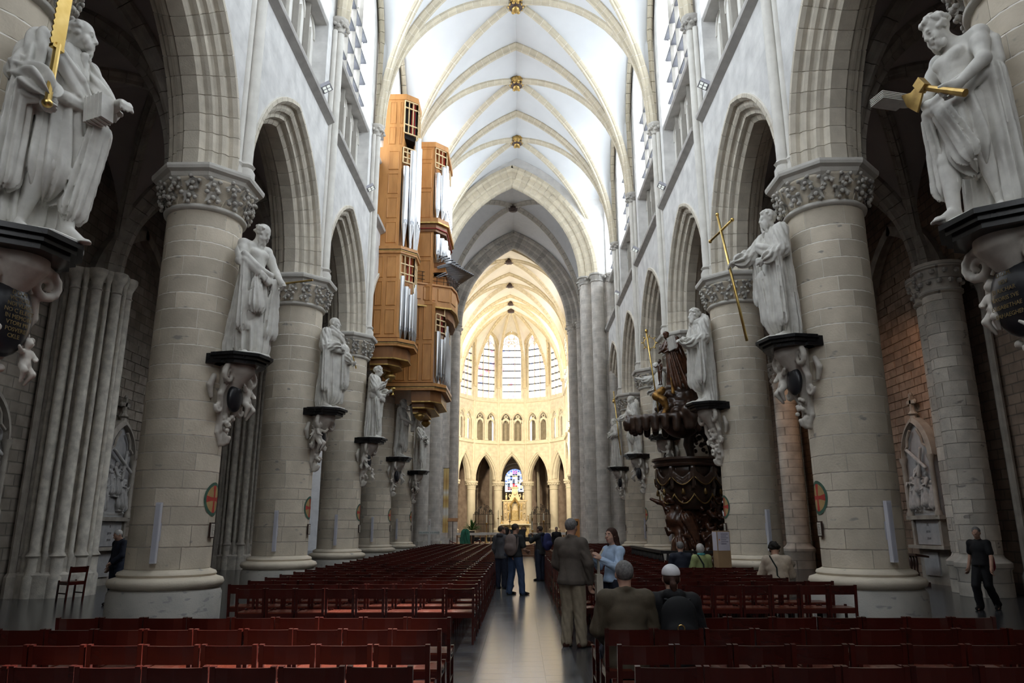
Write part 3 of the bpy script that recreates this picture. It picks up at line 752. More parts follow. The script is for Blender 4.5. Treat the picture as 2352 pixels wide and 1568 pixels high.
# ------------------------------------------------------------------ crossing, transept and choir
XR = -.33; YW, YE = YK(6), 56.6
b = MB(); b.add([(-24, 46, 0), (24, 46, 0), (24, 100, 0), (-24, 100, 0)], [(0, 1, 2, 3)])
b.build('floor_choir', 'floor_slab', label='bluestone floor of the crossing and choir', cat='floor', kind='structure')
def pier(x, y, label, zc, w=1.0, matn='pier_ash'):
    o = empty('crossing_pier', label, 'pier', kind='structure', loc=(x, y, 0))
    poly = []                                          # lobed plan: eight half-shafts around a square core
    for i in range(8):
        a = i * PI / 4 + PI / 8; c = Vector((math.cos(a), math.sin(a))) * (1.12 if i % 2 == 0 else 1.12) * w; r = .40 * w
        for j in range(7):
            t = a - PI * .62 + j * PI * 1.24 / 6; poly.append((c.x + r * math.cos(t), c.y + r * math.sin(t)))
    b = MB(); b.sweep([(p * 1.12, q * 1.12) for p, q in poly], [((0, 0, z), (1, 0, 0), (0, 1, 0)) for z in (0, .9)]); b.build('base', 'pier_ash', o)
    b = MB(); b.sweep(poly, [((0, 0, z), (1, 0, 0), (0, 1, 0)) for z in (.9, zc - .45)]); b.build('shaft', matn, o, smooth=True, sharp=50)
    b = MB(); b.sweep(poly, [((0, 0, z), (k, 0, 0), (0, k, 0)) for z, k in ((zc - .5, 1.05), (zc - .42, 1.05), (zc - .4, 1.0), (zc - .12, 1.08), (zc - .1, 1.14), (zc, 1.14))])
    for j in range(40):
        a = j * 2 * PI / 40; q = 1.42 * w; b.ell((q * math.cos(a), q * math.sin(a), zc - .22 + .08 * (j % 2)), (.1, .1, .1), 5, 4)
    b.build('capital', 'stone_grey', o)
HWX = 4.25
for s in (-1, 1):
    nm = 'organ' if s < 0 else 'pulpit'
    pier(XR + s * (HWX + 1.5), YW + .1, 'lobed crossing pier at the nave end on the %s side' % nm, 17.0)
    pier(XR + s * (HWX + 1.5), YE, 'lobed crossing pier at the choir end on the %s side' % nm, 17.3)
def cross_arch(y, a, spring, apex, name, matn, n, label):
    b = MB(); m = Matrix(((1, 0, 0, XR), (0, 1, 0, y), (0, 0, 1, 0), (0, 0, 0, 1)))
    r = arch_r(a, apex - spring)
    arched_wall(b, -7.6 - XR, 7.6 - XR, spring, 26.3, [(0, a + .9, spring, spring, r + .9)], 1.2, Matrix.Identity(4), n=16)
    w = b.build(name, 'wall_ash_x', mw=m @ T(0, -.6, 0), label=label, cat='wall', kind='structure')
    prof = [(-.75, 1.15), (-.75, .95), (-.62, .86), (-.50, .84), (-.48, .55), (-.40, .46), (-.30, .44), (-.28, .14), (-.2, .04), (-.1, 0), (.1, 0), (.2, .04), (.28, .14), (.3, .44), (.4, .46), (.48, .55), (.5, .84), (.75, .95), (.75, 1.15)]
    voussoirs(w, a, r, prof, n, T(0, .6, spring), matn, .02, name='voussoir')
    c = MB(); arch_ring(c, a, r, [(u * .96, v + .02) for u, v in prof], T(0, .6, spring), 16); c.build('arch_mortar', 'mortar', w)
cross_arch(YW, HWX, 17.0, 23.5, 'wall_crossing_west', 'rib_stone', 20, 'great pointed arch between the nave and the crossing')
cross_arch(YE, HWX - .05, 17.3, 24.0, 'wall_crossing_east', 'stone_grey', 20, 'grey pointed arch between the crossing and the choir')
web = MB(); b = MB(); b.box(-19, 19, 44.5, 100, 26.4, 26.6)
xc_ceil = b.build('ceiling_crossing', 'vault', label='grey-white rib vault over the crossing', cat='ceiling', kind='structure')
def xrib(kind, arc):
    jb = rib_stones(None, arc, 24, RIB, 'rib_grey', joined=True, sc=1.3, gap=.03); jb.build('rib', 'rib_grey', xc_ceil)
vault_bay(web, XR - 5.5, XR + 5.5, YW + .8, YE - .6, 17.2, 25.0, xrib, 8.0, 1.5, 8.0, n=14)
web.build('vault_web', 'vault_grey', xc_ceil, smooth=True, sharp=35)
b = MB(); b.lathe([(.05, -.3), (.3, -.26), (.36, -.05), (.2, .15)], 12, m=T(XR, (YW + YE) / 2 + .1, 24.9)); b.build('boss', 'boss_dark', xc_ceil, smooth=True)
# transept shell
for s in (-1, 1):
    b = MB(); x0, x1 = sorted((s * 7.3, s * 18)); b.box(x0, x1, 44.2, 44.9, 13.4, 26.4); b.box(x0, x1, YE, YE + .7, 0, 26.4)
    arched_wall(b, 44.4, YE, 0, 26.4, [((44.4 + YE) / 2, 2.6, 8, 17, arch_r(2.6, 4))], .6, side_m(s, 18), back=False)
    b.build('wall_transept_' + SIDE[s], 'wall_ash_x', label='transept wall beyond the %s side of the crossing' % ('organ' if s < 0 else 'pulpit'), cat='wall', kind='structure')
    window(side_m(s, 18, (44.4 + YE) / 2), 2.6, 8, 17, arch_r(2.6, 4), 4, 'day_dim', False, label='unseen transept window added to light the crossing, %s side' % ('organ' if s < 0 else 'pulpit'))  # unseen glowing window, added to brighten the crossing
# ---- choir
XQ = -.80; YQ = 76.0; RQ = 5.9; ZF = .9
b = MB(); b.box(-12, 12, 60, 96, 0, ZF); b.build('floor_sanctuary', 'floor_slab', label='raised stone floor of the sanctuary', cat='floor', kind='structure')
choir_n = [0]
def choir_face(A, B, label, glass, apse=True, lightsn=3, has_col=True):
    A = Vector((*A, 0)); B = Vector((*B, 0)); d = (B - A); w = d.length; d.normalize(); nrm = Vector((-d.y, d.x, 0))   # outward on the left of A->B
    mw = Matrix(((d.x, nrm.x, 0, A.x), (d.y, nrm.y, 0, A.y), (0, 0, 1, 0), (0, 0, 0, 1)))
    choir_n[0] += 1; h = w / 2
    aa = h - .32; ra = arch_r(aa, 2.7 if w < 4 else 3.0)
    b = MB(); I = Matrix.Identity(4)
    arched_wall(b, 0, w, 6.55, 10.7, [(h, aa, 6.55, 6.75, ra)], .9, I, n=10)
    at = h * .36; rt = arch_r(at, at * 1.5)
    tri = [(h - h * .44, at, 11.0, 13.3, rt), (h + h * .44, at, 11.0, 13.3, rt)]
    arched_wall(b, 0, w, 10.7, 15.0, tri, .5, I, n=8)
    aw = h * .70 if w < 4 else h * .62; rw = arch_r(aw, aw * 1.75)
    arched_wall(b, 0, w, 15.0, 26.0, [(h, aw, 15.8, 21.9, rw)], .45, I, n=10)
    o = b.build('wall_choir_%d' % choir_n[0], 'choir_wall', mw=mw, label=label, cat='wall', kind='structure')
    # mouldings
    q = MB(); prof = [(-.1, .26), (-.1, .18), (0, .14), (.06, .04), (.14, .02), (.2, -.06), (.3, -.1), (.6, -.1), (.7, .0), (.8, .02), (.8, .26)]
    arch_ring(q, aa, ra, prof, T(h, 0, 6.75), 10)
    for xc, a_, si, sp, r_ in tri:
        arch_ring(q, a_, r_, [(-.1, .16), (-.1, .08), (0, .03), (.1, -.04), (.2, -.04), (.2, .16)], T(xc, 0, sp), 8)
        for sx in (-1, 1):                             # trefoil cusps and the little shafts
            q.lathe([(.16, 11.0), (.16, 11.12), (.1, 11.2), (.1, 13.1), (.17, 13.3)], 8, m=T(xc + sx * a_ * 1.02, -.02, 0))
    q.build('arch_mouldings', 'choir_stone', o)
    q = MB()
    for xc, a_, si, sp, r_ in tri:                     # pierced oculus over each inner lancet
        poly = [(-a_, 0)] + arch_curve(a_, r_, 6)[1:-1] + [(a_, 0)]
        q.tube([(xc + .17 * math.cos(t), .22, sp + .42 + .17 * math.sin(t)) for t in np.linspace(0, 2 * PI, 12, endpoint=False)], .05, 5, True)
        arch_ring(q, a_ * .6, arch_r(a_ * .6, a_ * .7), [(-.05, -.02), (.05, -.02), (.05, .2), (-.05, .2)], T(xc, .2, sp - .35), 5)
        for sx in (-1, 1): q.box(xc + sx * a_ * .82 - .06, xc + sx * a_ * .82 + .06, .15, .28, 11.0, sp - .2)
    q.build('lancet_tracery', 'choir_stone', o)
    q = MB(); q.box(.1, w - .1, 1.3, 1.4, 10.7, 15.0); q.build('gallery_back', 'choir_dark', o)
    for z, hh, pr in ((10.55, .22, .16), (15.25, .2, .14)):
        q = MB(); q.sweep([(0, 0), (-pr, hh * .4), (-pr, hh * .8), (0, hh)], [((x, 0, z), (0, 1, 0), (0, 0, 1)) for x in (0, w)]); q.build('string_course', 'choir_stone', o)
    q = MB()
    for r_, px, py in ((.13, 0, -.02), (.07, -.18, .03), (.07, .18, .03)): q.lathe([(r_, 6.6), (r_, 16.8), (r_ * 2, 17.1)], 8, m=T(px, py, 0))
    q.lathe([(.14, 10.5), (.2, 10.6), (.14, 10.7)], 8); q.lathe([(.14, 15.3), (.2, 15.4), (.14, 15.5)], 8); q.build('vault_shaft', 'choir_stone', o, smooth=True, sharp=40)
    if has_col:
        c = empty('column', 'cream round column at the choir arcade, beside ' + label.split(', ')[-1], 'column', kind='structure', loc=(A.x + nrm.x * .45, A.y + nrm.y * .45, ZF))
        q = MB(); q.lathe([(.62, 0), (.62, .4), (.66, .5), (.55, .6), (.46, .7), (.46, 4.7), (.52, 4.75), (.46, 4.82)], 20); q.build('shaft', 'choir_stone', c, smooth=True, sharp=40)
        q = MB(); q.lathe([(.46, 4.8), (.52, 5.1), (.66, 5.4), (.72, 5.42), (.72, 5.62), (.60, 5.66)], 16)
        for j in range(14): q.ell((.6 * math.cos(j * .449), .6 * math.sin(j * .449), 5.28), (.09, .09, .11), 6, 4)
        q.build('capital', 'choir_stone', c)
    window(mw @ T(h, 0, 0), aw, 15.8, 21.9, rw, lightsn, glass, False, yg=.3, mul=.08, bar_h=.8, matm='choir_stone', label='tall stained glass window over ' + label.split(', ')[-1])
ang = [R(a) for a in (-75, -45, -15, 15, 45, 75)]
V = [(XQ + RQ * math.sin(a), YQ + RQ * math.cos(a)) for a in ang]
order = ['the flank of the apse on the organ side', 'the oblique apse bay on the organ side', 'the altar in the middle of the apse', 'the oblique apse bay on the pulpit side', 'the flank of the apse on the pulpit side']
gl = ['apse_glass_l', 'apse_glass_l', 'apse_glass', 'apse_glass', 'apse_glass']
for i in range(5): choir_face(V[i], V[i + 1], 'cream choir wall with arch, gallery and window, ' + order[i], gl[i])
xl, xr = V[0][0], V[5][0]; yb = [57.6, 64.2, 70.8, V[0][1]]
for i in range(3):
    nth = ('first', 'second', 'third')[i]
    choir_face((xl, yb[i]), (xl, yb[i + 1]), 'cream choir wall, the %s choir bay on the organ side' % nth, 'apse_glass', False, 4)
    choir_face((xr, yb[i + 1]), (xr, yb[i]), 'cream choir wall, the %s choir bay on the pulpit side' % nth, 'apse_glass', False, 4)
web = MB(); b = MB(); b.box(-8, 7, 57, 84, 26.0, 26.2)
ch_ceil = b.build('ceiling_choir', 'vault_warm', label='cream rib vault over the choir and apse', cat='ceiling', kind='structure')
def crib(kind, arc):
    jb = rib_stones(None, arc, 22, RIB, 'rib_warm', joined=True, sc=1.15, gap=.02); jb.build('rib', 'rib_warm', ch_ceil)
ZC = 24.6
for i in range(3):
    y0, y1 = yb[i], (yb[i + 1] if i < 2 else YQ)
    vault_bay(web, xl + .3, xr - .3, y0, y1, 16.9, ZC, crib, 7.4, 4.2, 7.6, n=10)
    for s in (xl + .3, xr - .3): crib('t', pt_arc((s, y0, 16.9), (XQ, y0), 7.6, 16))
    q = MB(); q.lathe([(.05, -.3), (.3, -.25), (.36, -.05), (.2, .2)], 12, m=T(XQ, (y0 + y1) / 2, ZC - .05))
    for j in range(6): q.ell((XQ + .3 * math.cos(j), (y0 + y1) / 2 + .3 * math.sin(j), ZC - .2), (.12, .12, .12), 6, 4)
    q.build('boss', 'boss_dark', ch_ceil, smooth=True)
# apse half-dome ribs and webs
arcs = []
VV_ = [(xl + .2, YQ)] + [(XQ + (RQ - .2) * math.sin(a), YQ + (RQ - .2) * math.cos(a)) for a in ang] + [(xr - .2, YQ)]
for p in VV_: arcs.append(pt_arc((p[0], p[1], 16.9), (XQ, YQ), ZC - 16.9, 14))
for a in arcs: crib('a', a)
q = MB(); q.lathe([(.05, -.35), (.35, -.28), (.42, -.05), (.2, .2)], 12, m=T(XQ, YQ, ZC - .05)); q.build('boss', 'boss_dark', ch_ceil, smooth=True)
for i in range(7):
    p0, p1 = VV_[i], VV_[i + 1]; mid = ((p0[0] + p1[0]) / 2, (p0[1] + p1[1]) / 2)
    for a, p in ((arcs[i], p0), (arcs[i + 1], p1)):
        wl = pt_arc((p[0], p[1], 16.9), mid, 6.6, 14, stilt=4.6 if 0 < i < 6 else 5.5); n = 12; k = 4
        def rs(arc):
            k_ = len(arc) - 1; pts = [x + Vector((y_.x * (1 - i_ / k_), y_.y * (1 - i_ / k_), y_.z * (1 - i_ / k_) + i_ / k_)) * .1 for i_, (x, y_) in enumerate(arc)]; L = np.cumsum([0] + [(y_ - x).length for x, y_ in zip(pts[:-1], pts[1:])]); out = []
            for d in np.linspace(0, L[-1], n + 1):
                j = min(int(np.searchsorted(L, d, 'right') - 1), len(pts) - 2); out.append(pts[j].lerp(pts[j + 1], (d - L[j]) / max(1e-6, L[j + 1] - L[j])))
            return out
        vs_ = []
        for u, w_ in zip(rs(a), rs(wl)):
            for j in range(k + 1): vs_.append(u.lerp(w_, j / k))
        web.add(vs_, [(x * (k + 1) + j, x * (k + 1) + j + 1, (x + 1) * (k + 1) + j + 1, (x + 1) * (k + 1) + j) for x in range(n) for j in range(k)])
        crib('w', wl)
web.build('vault_web', 'vault_warm', ch_ceil, smooth=True, sharp=35)
# ---- ambulatory and axial chapel behind the apse
b = MB()
n = 15
for i in range(n):
    a0, a1 = -PI * .72 + i * PI * 1.44 / n, -PI * .72 + (i + 1) * PI * 1.44 / n
    if abs((a0 + a1) / 2) < .12: continue
    p = [(XQ + 11.5 * math.sin(a), YQ + 11.5 * math.cos(a)) for a in (a0, a1)]
    b.add([(*p[0], 0), (*p[1], 0), (*p[1], 11.5), (*p[0], 11.5)], [(0, 1, 2, 3)])
b.box(-13, -12.6, 57, 80, 0, 11.5); b.box(11.4, 11.8, 57, 80, 0, 11.5)
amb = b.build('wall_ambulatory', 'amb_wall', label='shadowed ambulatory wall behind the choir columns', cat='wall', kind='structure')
for a in [R(x) for x in (-66, -52, -38, -24, 24, 38, 52, 66)]:
    for da in (-.045, -.015, .015, .045):
        q = MB(); x, y = XQ + 11.2 * math.sin(a + da), YQ + 11.2 * math.cos(a + da)
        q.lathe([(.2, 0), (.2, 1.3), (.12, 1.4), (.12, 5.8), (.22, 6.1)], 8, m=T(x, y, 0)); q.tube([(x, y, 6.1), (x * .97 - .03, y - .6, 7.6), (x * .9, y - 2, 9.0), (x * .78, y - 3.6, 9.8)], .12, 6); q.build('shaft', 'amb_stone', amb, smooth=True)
b = MB(); b.lathe([(RQ + .3, 10.2), (9, 11.0), (11.6, 10.2)], 32, a0=0, a1=PI, m=T(XQ, YQ, 0)); b.box(-13, xl - .9, 57, 76, 10.9, 11.1); b.box(xr + .9, 11.8, 57, 76, 10.9, 11.1)
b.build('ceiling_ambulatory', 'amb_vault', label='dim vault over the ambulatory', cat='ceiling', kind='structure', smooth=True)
YX = 94.0; b = MB(); I4 = T(XQ + .25, YX, 0)
arched_wall(b, -2.8, 2.8, 0, 12, [(0, 1.25, 6.0, 7.6, 1.251)], .3, I4, back=False); b.box(-2.9, -2.6, 86, YX, 0, 11.5, T(XQ + .25, 0, 0)); b.box(2.6, 2.9, 86, YX, 0, 11.5, T(XQ + .25, 0, 0))
axw = b.build('wall_axial_chapel', 'axial_wall', label='pale end wall of the axial chapel behind the high altar', cat='wall', kind='structure')
q = MB()
for r_, yy in ((1.5, -.1), (1.85, -.9), (2.3, -3.0)): arch_ring(q, r_, r_ * 1.001, [(-.2, 0), (.2, 0), (.2, .3), (-.2, .3)], T(XQ + .25, YX + yy, 7.6), 10)
q.build('barrel_rib', 'axial_wall', axw)
b = MB(); b.lathe([(2.7, 0), (2.7, 8.5)], 20, a0=0, a1=PI, m=T(XQ + .25, YX, 7.9) @ RX(PI / 2)); b.build('barrel_vault', 'axial_wall', axw, smooth=True)
# the figure window of the chapel: panes in a grid
win_n[0] += 1
wr = empty('window_%d' % win_n[0], 'round-headed stained glass window with a red-robed figure above the high altar', 'window', kind='structure', loc=(XQ + .25, YX + .15, 6.0))
cols = {'w': (.80, .86, .92), 'b': (.10, .16, .55), 'r': (.75, .03, .03), 'd': (.03, .03, .05), 'y': (.80, .62, .2), 'p': (.40, .12, .40), 'n': (.25, .05, .04), 's': (.45, .6, .85)}
for k_, c_ in cols.items(): stained('pane_' + k_, 1.5, 9, 1, .28, c_, [tuple(x * .35 for x in c_), (.02, .02, .03), tuple(min(1, x * 1.3) for x in c_)])
rowsP = ['wwwwwwww', 'wnnrrwdw', 'wnnrrwyw', 'wdwrrwyw', 'sdwrwwds', 'wswdwywd', 'bwsdwwsb', 'wbdwwdws', 'swbwwdbw', 'wsdyydsw', 'bwwddwwb', 'sbwppwbs', '.bbppbb.', '..bbbb..']
cw = 2.5 / 8
for j, row_ in enumerate(rowsP):
    for i, ch in enumerate(row_):
        if ch == '.': continue
        x = -1.25 + i * cw; z = j * .2035
        q = MB(); q.box(x + .012, x + cw - .012, 0, .015, z + .01, z + .194); q.build('pane', 'pane_' + ch, wr)
q = MB(); q.box(-1.25, 1.25, -.03, .0, 1.0, 1.05); q.box(-1.25, 1.25, -.03, 0, 1.9, 1.95); q.box(-.45, -.41, -.03, 0, 0, 2.6); q.box(.41, .45, -.03, 0, 0, 2.6); q.build('saddle_bars', 'iron', wr)

# ------------------------------------------------------------------ carved figures: blended distance fields turned into one surface
import openvdb
def V3(p): return np.array(p, dtype=np.float32)
class SDF:
    def __init__(s, lo, hi, h):
        s.lo = V3(lo); s.h = h; s.n = np.maximum(4, np.ceil((V3(hi) - s.lo) / h).astype(int) + 1)
        s.D = np.full(tuple(s.n), 10., np.float32); s.ax = [s.lo[i] + h * np.arange(s.n[i], dtype=np.float32) for i in range(3)]
    def put(s, lo, hi, fn, k, cut=False):
        e = 3 * s.h + k; a = np.floor((V3(lo) - e - s.lo) / s.h).astype(int).clip(0, s.n - 1); b = np.ceil((V3(hi) + e - s.lo) / s.h).astype(int).clip(0, s.n - 1) + 1
        if (b - a).min() <= 0: return
        sl = tuple(slice(i, j) for i, j in zip(a, b)); g = [s.ax[0][sl[0]][:, None, None], s.ax[1][sl[1]][None, :, None], s.ax[2][sl[2]][None, None, :]]
        d = fn(*g); D = s.D[sl]
        if cut: s.D[sl] = np.maximum(D, -d); return
        k = max(k, 1e-4); q = np.clip(.5 + .5 * (D - d) / k, 0, 1); s.D[sl] = D * (1 - q) + d * q - k * q * (1 - q)
    def cap(s, a, b, r0, r1=None, k=.02, flat=None, fold=None, cut=False):
        """tapered capsule; flat = (axis, factor) squashes it; fold = (amplitude, count, phase, twist) carves cloth folds"""
        a = V3(a); b = V3(b); r1 = r0 if r1 is None else r1; ab = b - a; l2 = float(ab @ ab) + 1e-9; L = l2 ** .5; rm = max(r0, r1) + (fold[0] if fold else 0)
        if flat: nv = V3(flat[0]); nv /= np.linalg.norm(nv); q = flat[1]
        if fold:
            u = ab / L; e1 = np.cross(u, [0, 0, 1.]) if abs(u[2]) < .9 else np.cross(u, [0, 1., 0]); e1 /= np.linalg.norm(e1); e2 = np.cross(u, e1)
        def fn(X, Y, Z):
            x, y, z = X - a[0], Y - a[1], Z - a[2]
            if flat:
                w = (x * nv[0] + y * nv[1] + z * nv[2]) * (1 / q - 1); x = x + w * nv[0]; y = y + w * nv[1]; z = z + w * nv[2]
            t = np.clip((x * ab[0] + y * ab[1] + z * ab[2]) / l2, 0, 1); dx, dy, dz = x - t * ab[0], y - t * ab[1], z - t * ab[2]
            d = np.sqrt(dx * dx + dy * dy + dz * dz) - (r0 + (r1 - r0) * t)
            if fold:
                an = np.arctan2(dx * e2[0] + dy * e2[1] + dz * e2[2], dx * e1[0] + dy * e1[1] + dz * e1[2])
                d = d - fold[0] * (2 * np.abs(np.sin(.5 * fold[1] * an + fold[2] + fold[3] * t + .5 * np.sin(3 * t + fold[2]))) - 1.1 + .55 * np.sin(1.31 * fold[1] * an + 2.3 * fold[2] + 4 * t)) * 1.25 * (.4 + .6 * t)
            if flat: d = d * (.5 + .5 * q)
            return d
        s.put(np.minimum(a, b) - rm, np.maximum(a, b) + rm, fn, k, cut)
    def ell(s, c, r, k=.02, rot=None, cut=False):
        c = V3(c); r = V3(r); m = None if rot is None else np.array(rot.to_3x3().transposed(), np.float32)
        def fn(X, Y, Z):
            x, y, z = X - c[0], Y - c[1], Z - c[2]
            if m is not None: x, y, z = m[0, 0] * x + m[0, 1] * y + m[0, 2] * z, m[1, 0] * x + m[1, 1] * y + m[1, 2] * z, m[2, 0] * x + m[2, 1] * y + m[2, 2] * z
            q = np.sqrt((x / r[0]) ** 2 + (y / r[1]) ** 2 + (z / r[2]) ** 2); return (q - 1) * float(r.min()) * (.6 + .4 * np.clip(q, 0, 2))
        e = float(r.max()) if m is not None else r; s.put(c - e, c + e, fn, k, cut)
    def chain(s, pts, r, k=.01, **kw):
        rr = r if isinstance(r, (list, tuple)) else [r] * len(pts)
        for i in range(len(pts) - 1): s.cap(pts[i], pts[i + 1], rr[i], rr[i + 1], k, **kw)
    def mesh(s, name, matn, above=None):
        if above is not None:                          # cut flat at a level
            s.D = np.maximum(s.D, (above - s.ax[2])[None, None, :])
        c = 3 * s.h; D = np.clip(s.D, -c, c); g = openvdb.FloatGrid(); g.background = c
        g.copyFromArray(D, tolerance=0.0); p, q = g.convertToQuads(isovalue=0.)
        p = p * s.h + s.lo; me = bpy.data.meshes.new(name)
        me.vertices.add(len(p)); me.vertices.foreach_set('co', p.astype(np.float32).ravel())
        me.loops.add(len(q) * 4); me.loops.foreach_set('vertex_index', q[:, ::-1].astype(np.int32).ravel())
        me.polygons.add(len(q)); me.polygons.foreach_set('loop_start', np.arange(0, len(q) * 4, 4, dtype=np.int32))
        me.polygons.foreach_set('use_smooth', np.ones(len(q), bool)); me.materials.append(M[matn]); me.update(); return me
BASE_J = dict(head=(0, .012, .932), neck=(0, -.008, .85), chest=(0, 0, .735), waist=(0, .004, .63), pelvis=(0, 0, .54), shR=(.104, -.008, .812), elR=(.135, -.02, .64), wrR=(.14, .03, .495),
              shL=(-.104, -.008, .812), elL=(-.135, -.02, .64), wrL=(-.14, .03, .495), hipR=(.05, 0, .525), knR=(.058, .012, .285), anR=(.06, -.012, .045), toeR=(.072, .078, .018),
              hipL=(-.05, 0, .525), knL=(-.058, .012, .285), anL=(-.06, -.012, .045), toeL=(-.072, .078, .018))
def joints(H, up=(0, 0, 0), **ov):
    J = {k: V3(v) for k, v in BASE_J.items()}
    for k, v in ov.items(): J[k] = V3(v)
    return {k: v * H for k, v in J.items()}
def unit(v): v = V3(v); return v / (np.linalg.norm(v) + 1e-9)
def hand(f, J, sd, H, curl=.35, direction=None, palm=None, rr=.0075, grip=False):
    w = J['wr' + sd]; fa = unit(w - J['el' + sd]); d = unit(direction) if direction is not None else fa; sgn = 1 if sd == 'R' else -1
    n = unit(palm) if palm is not None else unit(np.cross(d, [0, 1, 0.05]) * sgn); n = unit(n - d * (n @ d)); side = np.cross(d, n); 
    f.cap(w, w + d * .022 * H, .019 * H, .020 * H, .012 * H); f.cap(w + d * .02 * H - side * .011 * H, w + d * .05 * H - side * .014 * H, .013 * H, .012 * H, .012 * H); f.cap(w + d * .02 * H + side * .011 * H, w + d * .05 * H + side * .014 * H, .013 * H, .012 * H, .012 * H)
    for i, ln in enumerate((.036, .042, .040, .031)):
        o = (i - 1.5) * .0125 * H; p0 = w + d * .055 * H + side * o; c1 = curl * 1.3; c2 = curl * 2.5
        p1 = p0 + (d * math.cos(c1) + n * math.sin(c1)) * ln * .5 * H + side * o * .08; p2 = p1 + (d * math.cos(c2) + n * math.sin(c2)) * ln * .55 * H
        f.cap(p0, p1, rr * H, rr * .95 * H, .003 * H); f.cap(p1, p2, rr * .95 * H, rr * .8 * H, .003 * H)
    ts = -1 if sd == 'R' else 1                        # the thumb leaves the side of the palm near its base
    t0 = w + d * .018 * H + side * ts * .018 * H; t1 = t0 + (d * .75 + side * ts * .6 + n * .3) * .026 * H; t2 = t1 + (d * .9 + n * (.4 + curl * .5)) * .024 * H
    f.cap(t0, t1, rr * 1.35 * H, rr * 1.1 * H, .006 * H); f.cap(t1, t2, rr * 1.1 * H, rr * .85 * H, .003 * H)
def head(f, J, H, yaw=0., nod=0., tilt=0., beard=0., hair=None, sc=1., jaw=1., seed=1):
    """head with brow, eye sockets, nose, lips, chin, ears; yaw>0 turns to the figure's left"""
    m = Matrix.Rotation(yaw, 4, 'Z') @ Matrix.Rotation(-nod, 4, 'X') @ Matrix.Rotation(tilt, 4, 'Y'); c = J['head']; h = H * sc
    def P(x, y, z): v = m @ Vector((x * h, y * h, z * h)); return c + V3(v)
    f.ell(P(0, -.008, .016), (.0455 * h, .056 * h, .052 * h), .01 * h, m)
    f.ell(P(0, .010, -.024), (.036 * h, .042 * h, .044 * h), .016 * h, m); f.ell(P(0, .030, -.057), (.018 * h * jaw, .015 * h, .014 * h), .014 * h, m)
    f.cap(P(-.02, .044, .013), P(.02, .044, .013), .0075 * h, None, .008 * h); f.cap(P(0, .050, .008), P(0, .063, -.016), .006 * h, .0095 * h, .006 * h)
    for sx in (-1, 1):
        f.ell(P(sx * .0175, .054, .001), (.0095 * h, .006 * h, .0065 * h), .004 * h, m, cut=True); f.ell(P(sx * .0175, .0465, .0005), (.008 * h, .007 * h, .0058 * h), .001 * h, m)
        f.ell(P(sx * .046, -.008, -.006), (.006 * h, .014 * h, .019 * h), .004 * h, m); f.ell(P(sx * .026, .036, -.02), (.012 * h, .012 * h, .012 * h), .012 * h, m)
    f.cap(P(-.011, .050, -.034), P(.011, .050, -.034), .0045 * h, None, .004 * h); f.cap(P(-.009, .049, -.042), P(.009, .049, -.042), .005 * h, None, .004 * h)
    rg = random.Random(seed)
    if beard:
        for i in range(int(26 * max(1, beard))):
            a = rg.uniform(-1.25, 1.25); z = rg.uniform(-.105 * beard, -.03); q = max(.3, 1 - .5 * max(0, (-z - .05)) / .07)
            f.ell(P(.041 * math.sin(a) * q, .014 + .036 * math.cos(a) * q + max(0, -z - .05) * .3, z), (.0125 * h, .0125 * h, .018 * h), .004 * h)
        f.cap(P(-.016, .053, -.03), P(.016, .053, -.03), .006 * h, None, .003 * h)
    if hair == 'curly' or hair == 'fringe':
        for i in range(70 if hair == 'curly' else 44):
            a = rg.uniform(0, 2 * PI); e = rg.uniform(-.5, 1.45) if hair == 'curly' else rg.uniform(-.55, .35); x, y, z = math.cos(a) * math.cos(e), math.sin(a) * math.cos(e), math.sin(e)
            if y > .45 and z < .55: continue
            f.ell(P(x * .048, y * .058 - .008, z * .055 + .016), (.0135 * h, .0135 * h, .0125 * h), .003 * h)
def body(f, J, H, fat=1., legs=True, arms=True, k=.02, muscle=0., lg=1.):
    k *= H; c, w, p = J['chest'], J['waist'], J['pelvis']
    f.ell(c, (.092 * H * fat, .060 * H * fat, .095 * H), k); f.ell(w, (.076 * H * fat, .054 * H * fat, .08 * H), k); f.ell(p, (.086 * H * fat, .064 * H * fat, .065 * H), k)
    f.cap(c, w, .066 * H * fat, .062 * H * fat, k); f.cap(w, p, .062 * H * fat, .066 * H * fat, k)
    f.cap(J['shR'], J['shL'], .040 * H * (1 if lg == 1 else .72), None, k * 1.3); f.cap((J['shR'] + J['shL']) / 2, J['neck'], .048 * H, .033 * H, k); f.cap(J['neck'] - [0, 0, .01 * H], J['head'] - [0, .008 * H, .02 * H], .032 * H, .030 * H, k * .6)
    if muscle:
        for sx in (-1, 1):
            f.ell(c + V3((sx * .042, .05, .02)) * H, (.038 * H, .02 * H, .03 * H), .015 * H)
            for j in range(3): f.ell(w + V3((sx * .022, .05, .035 - j * .03)) * H, (.018 * H, .01 * H, .014 * H), .01 * H)
    if arms:
        for sd in 'RL':
            f.cap(J['sh' + sd], J['el' + sd], .037 * H * lg, .028 * H * lg, k * .7); f.ell((J['sh' + sd] * .6 + J['el' + sd] * .4), (.033 * H * lg, .036 * H * lg, .042 * H), k); f.cap(J['el' + sd], J['wr' + sd], .030 * H * lg, .019 * H, k * .5)
    if legs:
        for sd in 'RL':
            hp, kn, an, to = J['hip' + sd], J['kn' + sd], J['an' + sd], J['toe' + sd]
            f.cap(hp, kn, .060 * H * lg, .040 * H * lg, k); f.cap(kn, an, .039 * H * lg, .024 * H, k * .5); m = kn * .68 + an * .32; f.ell(m + V3((0, -.014, 0)) * H, (.033 * H * lg, .033 * H * lg, .06 * H), k)
            foot(f, an, to, H)
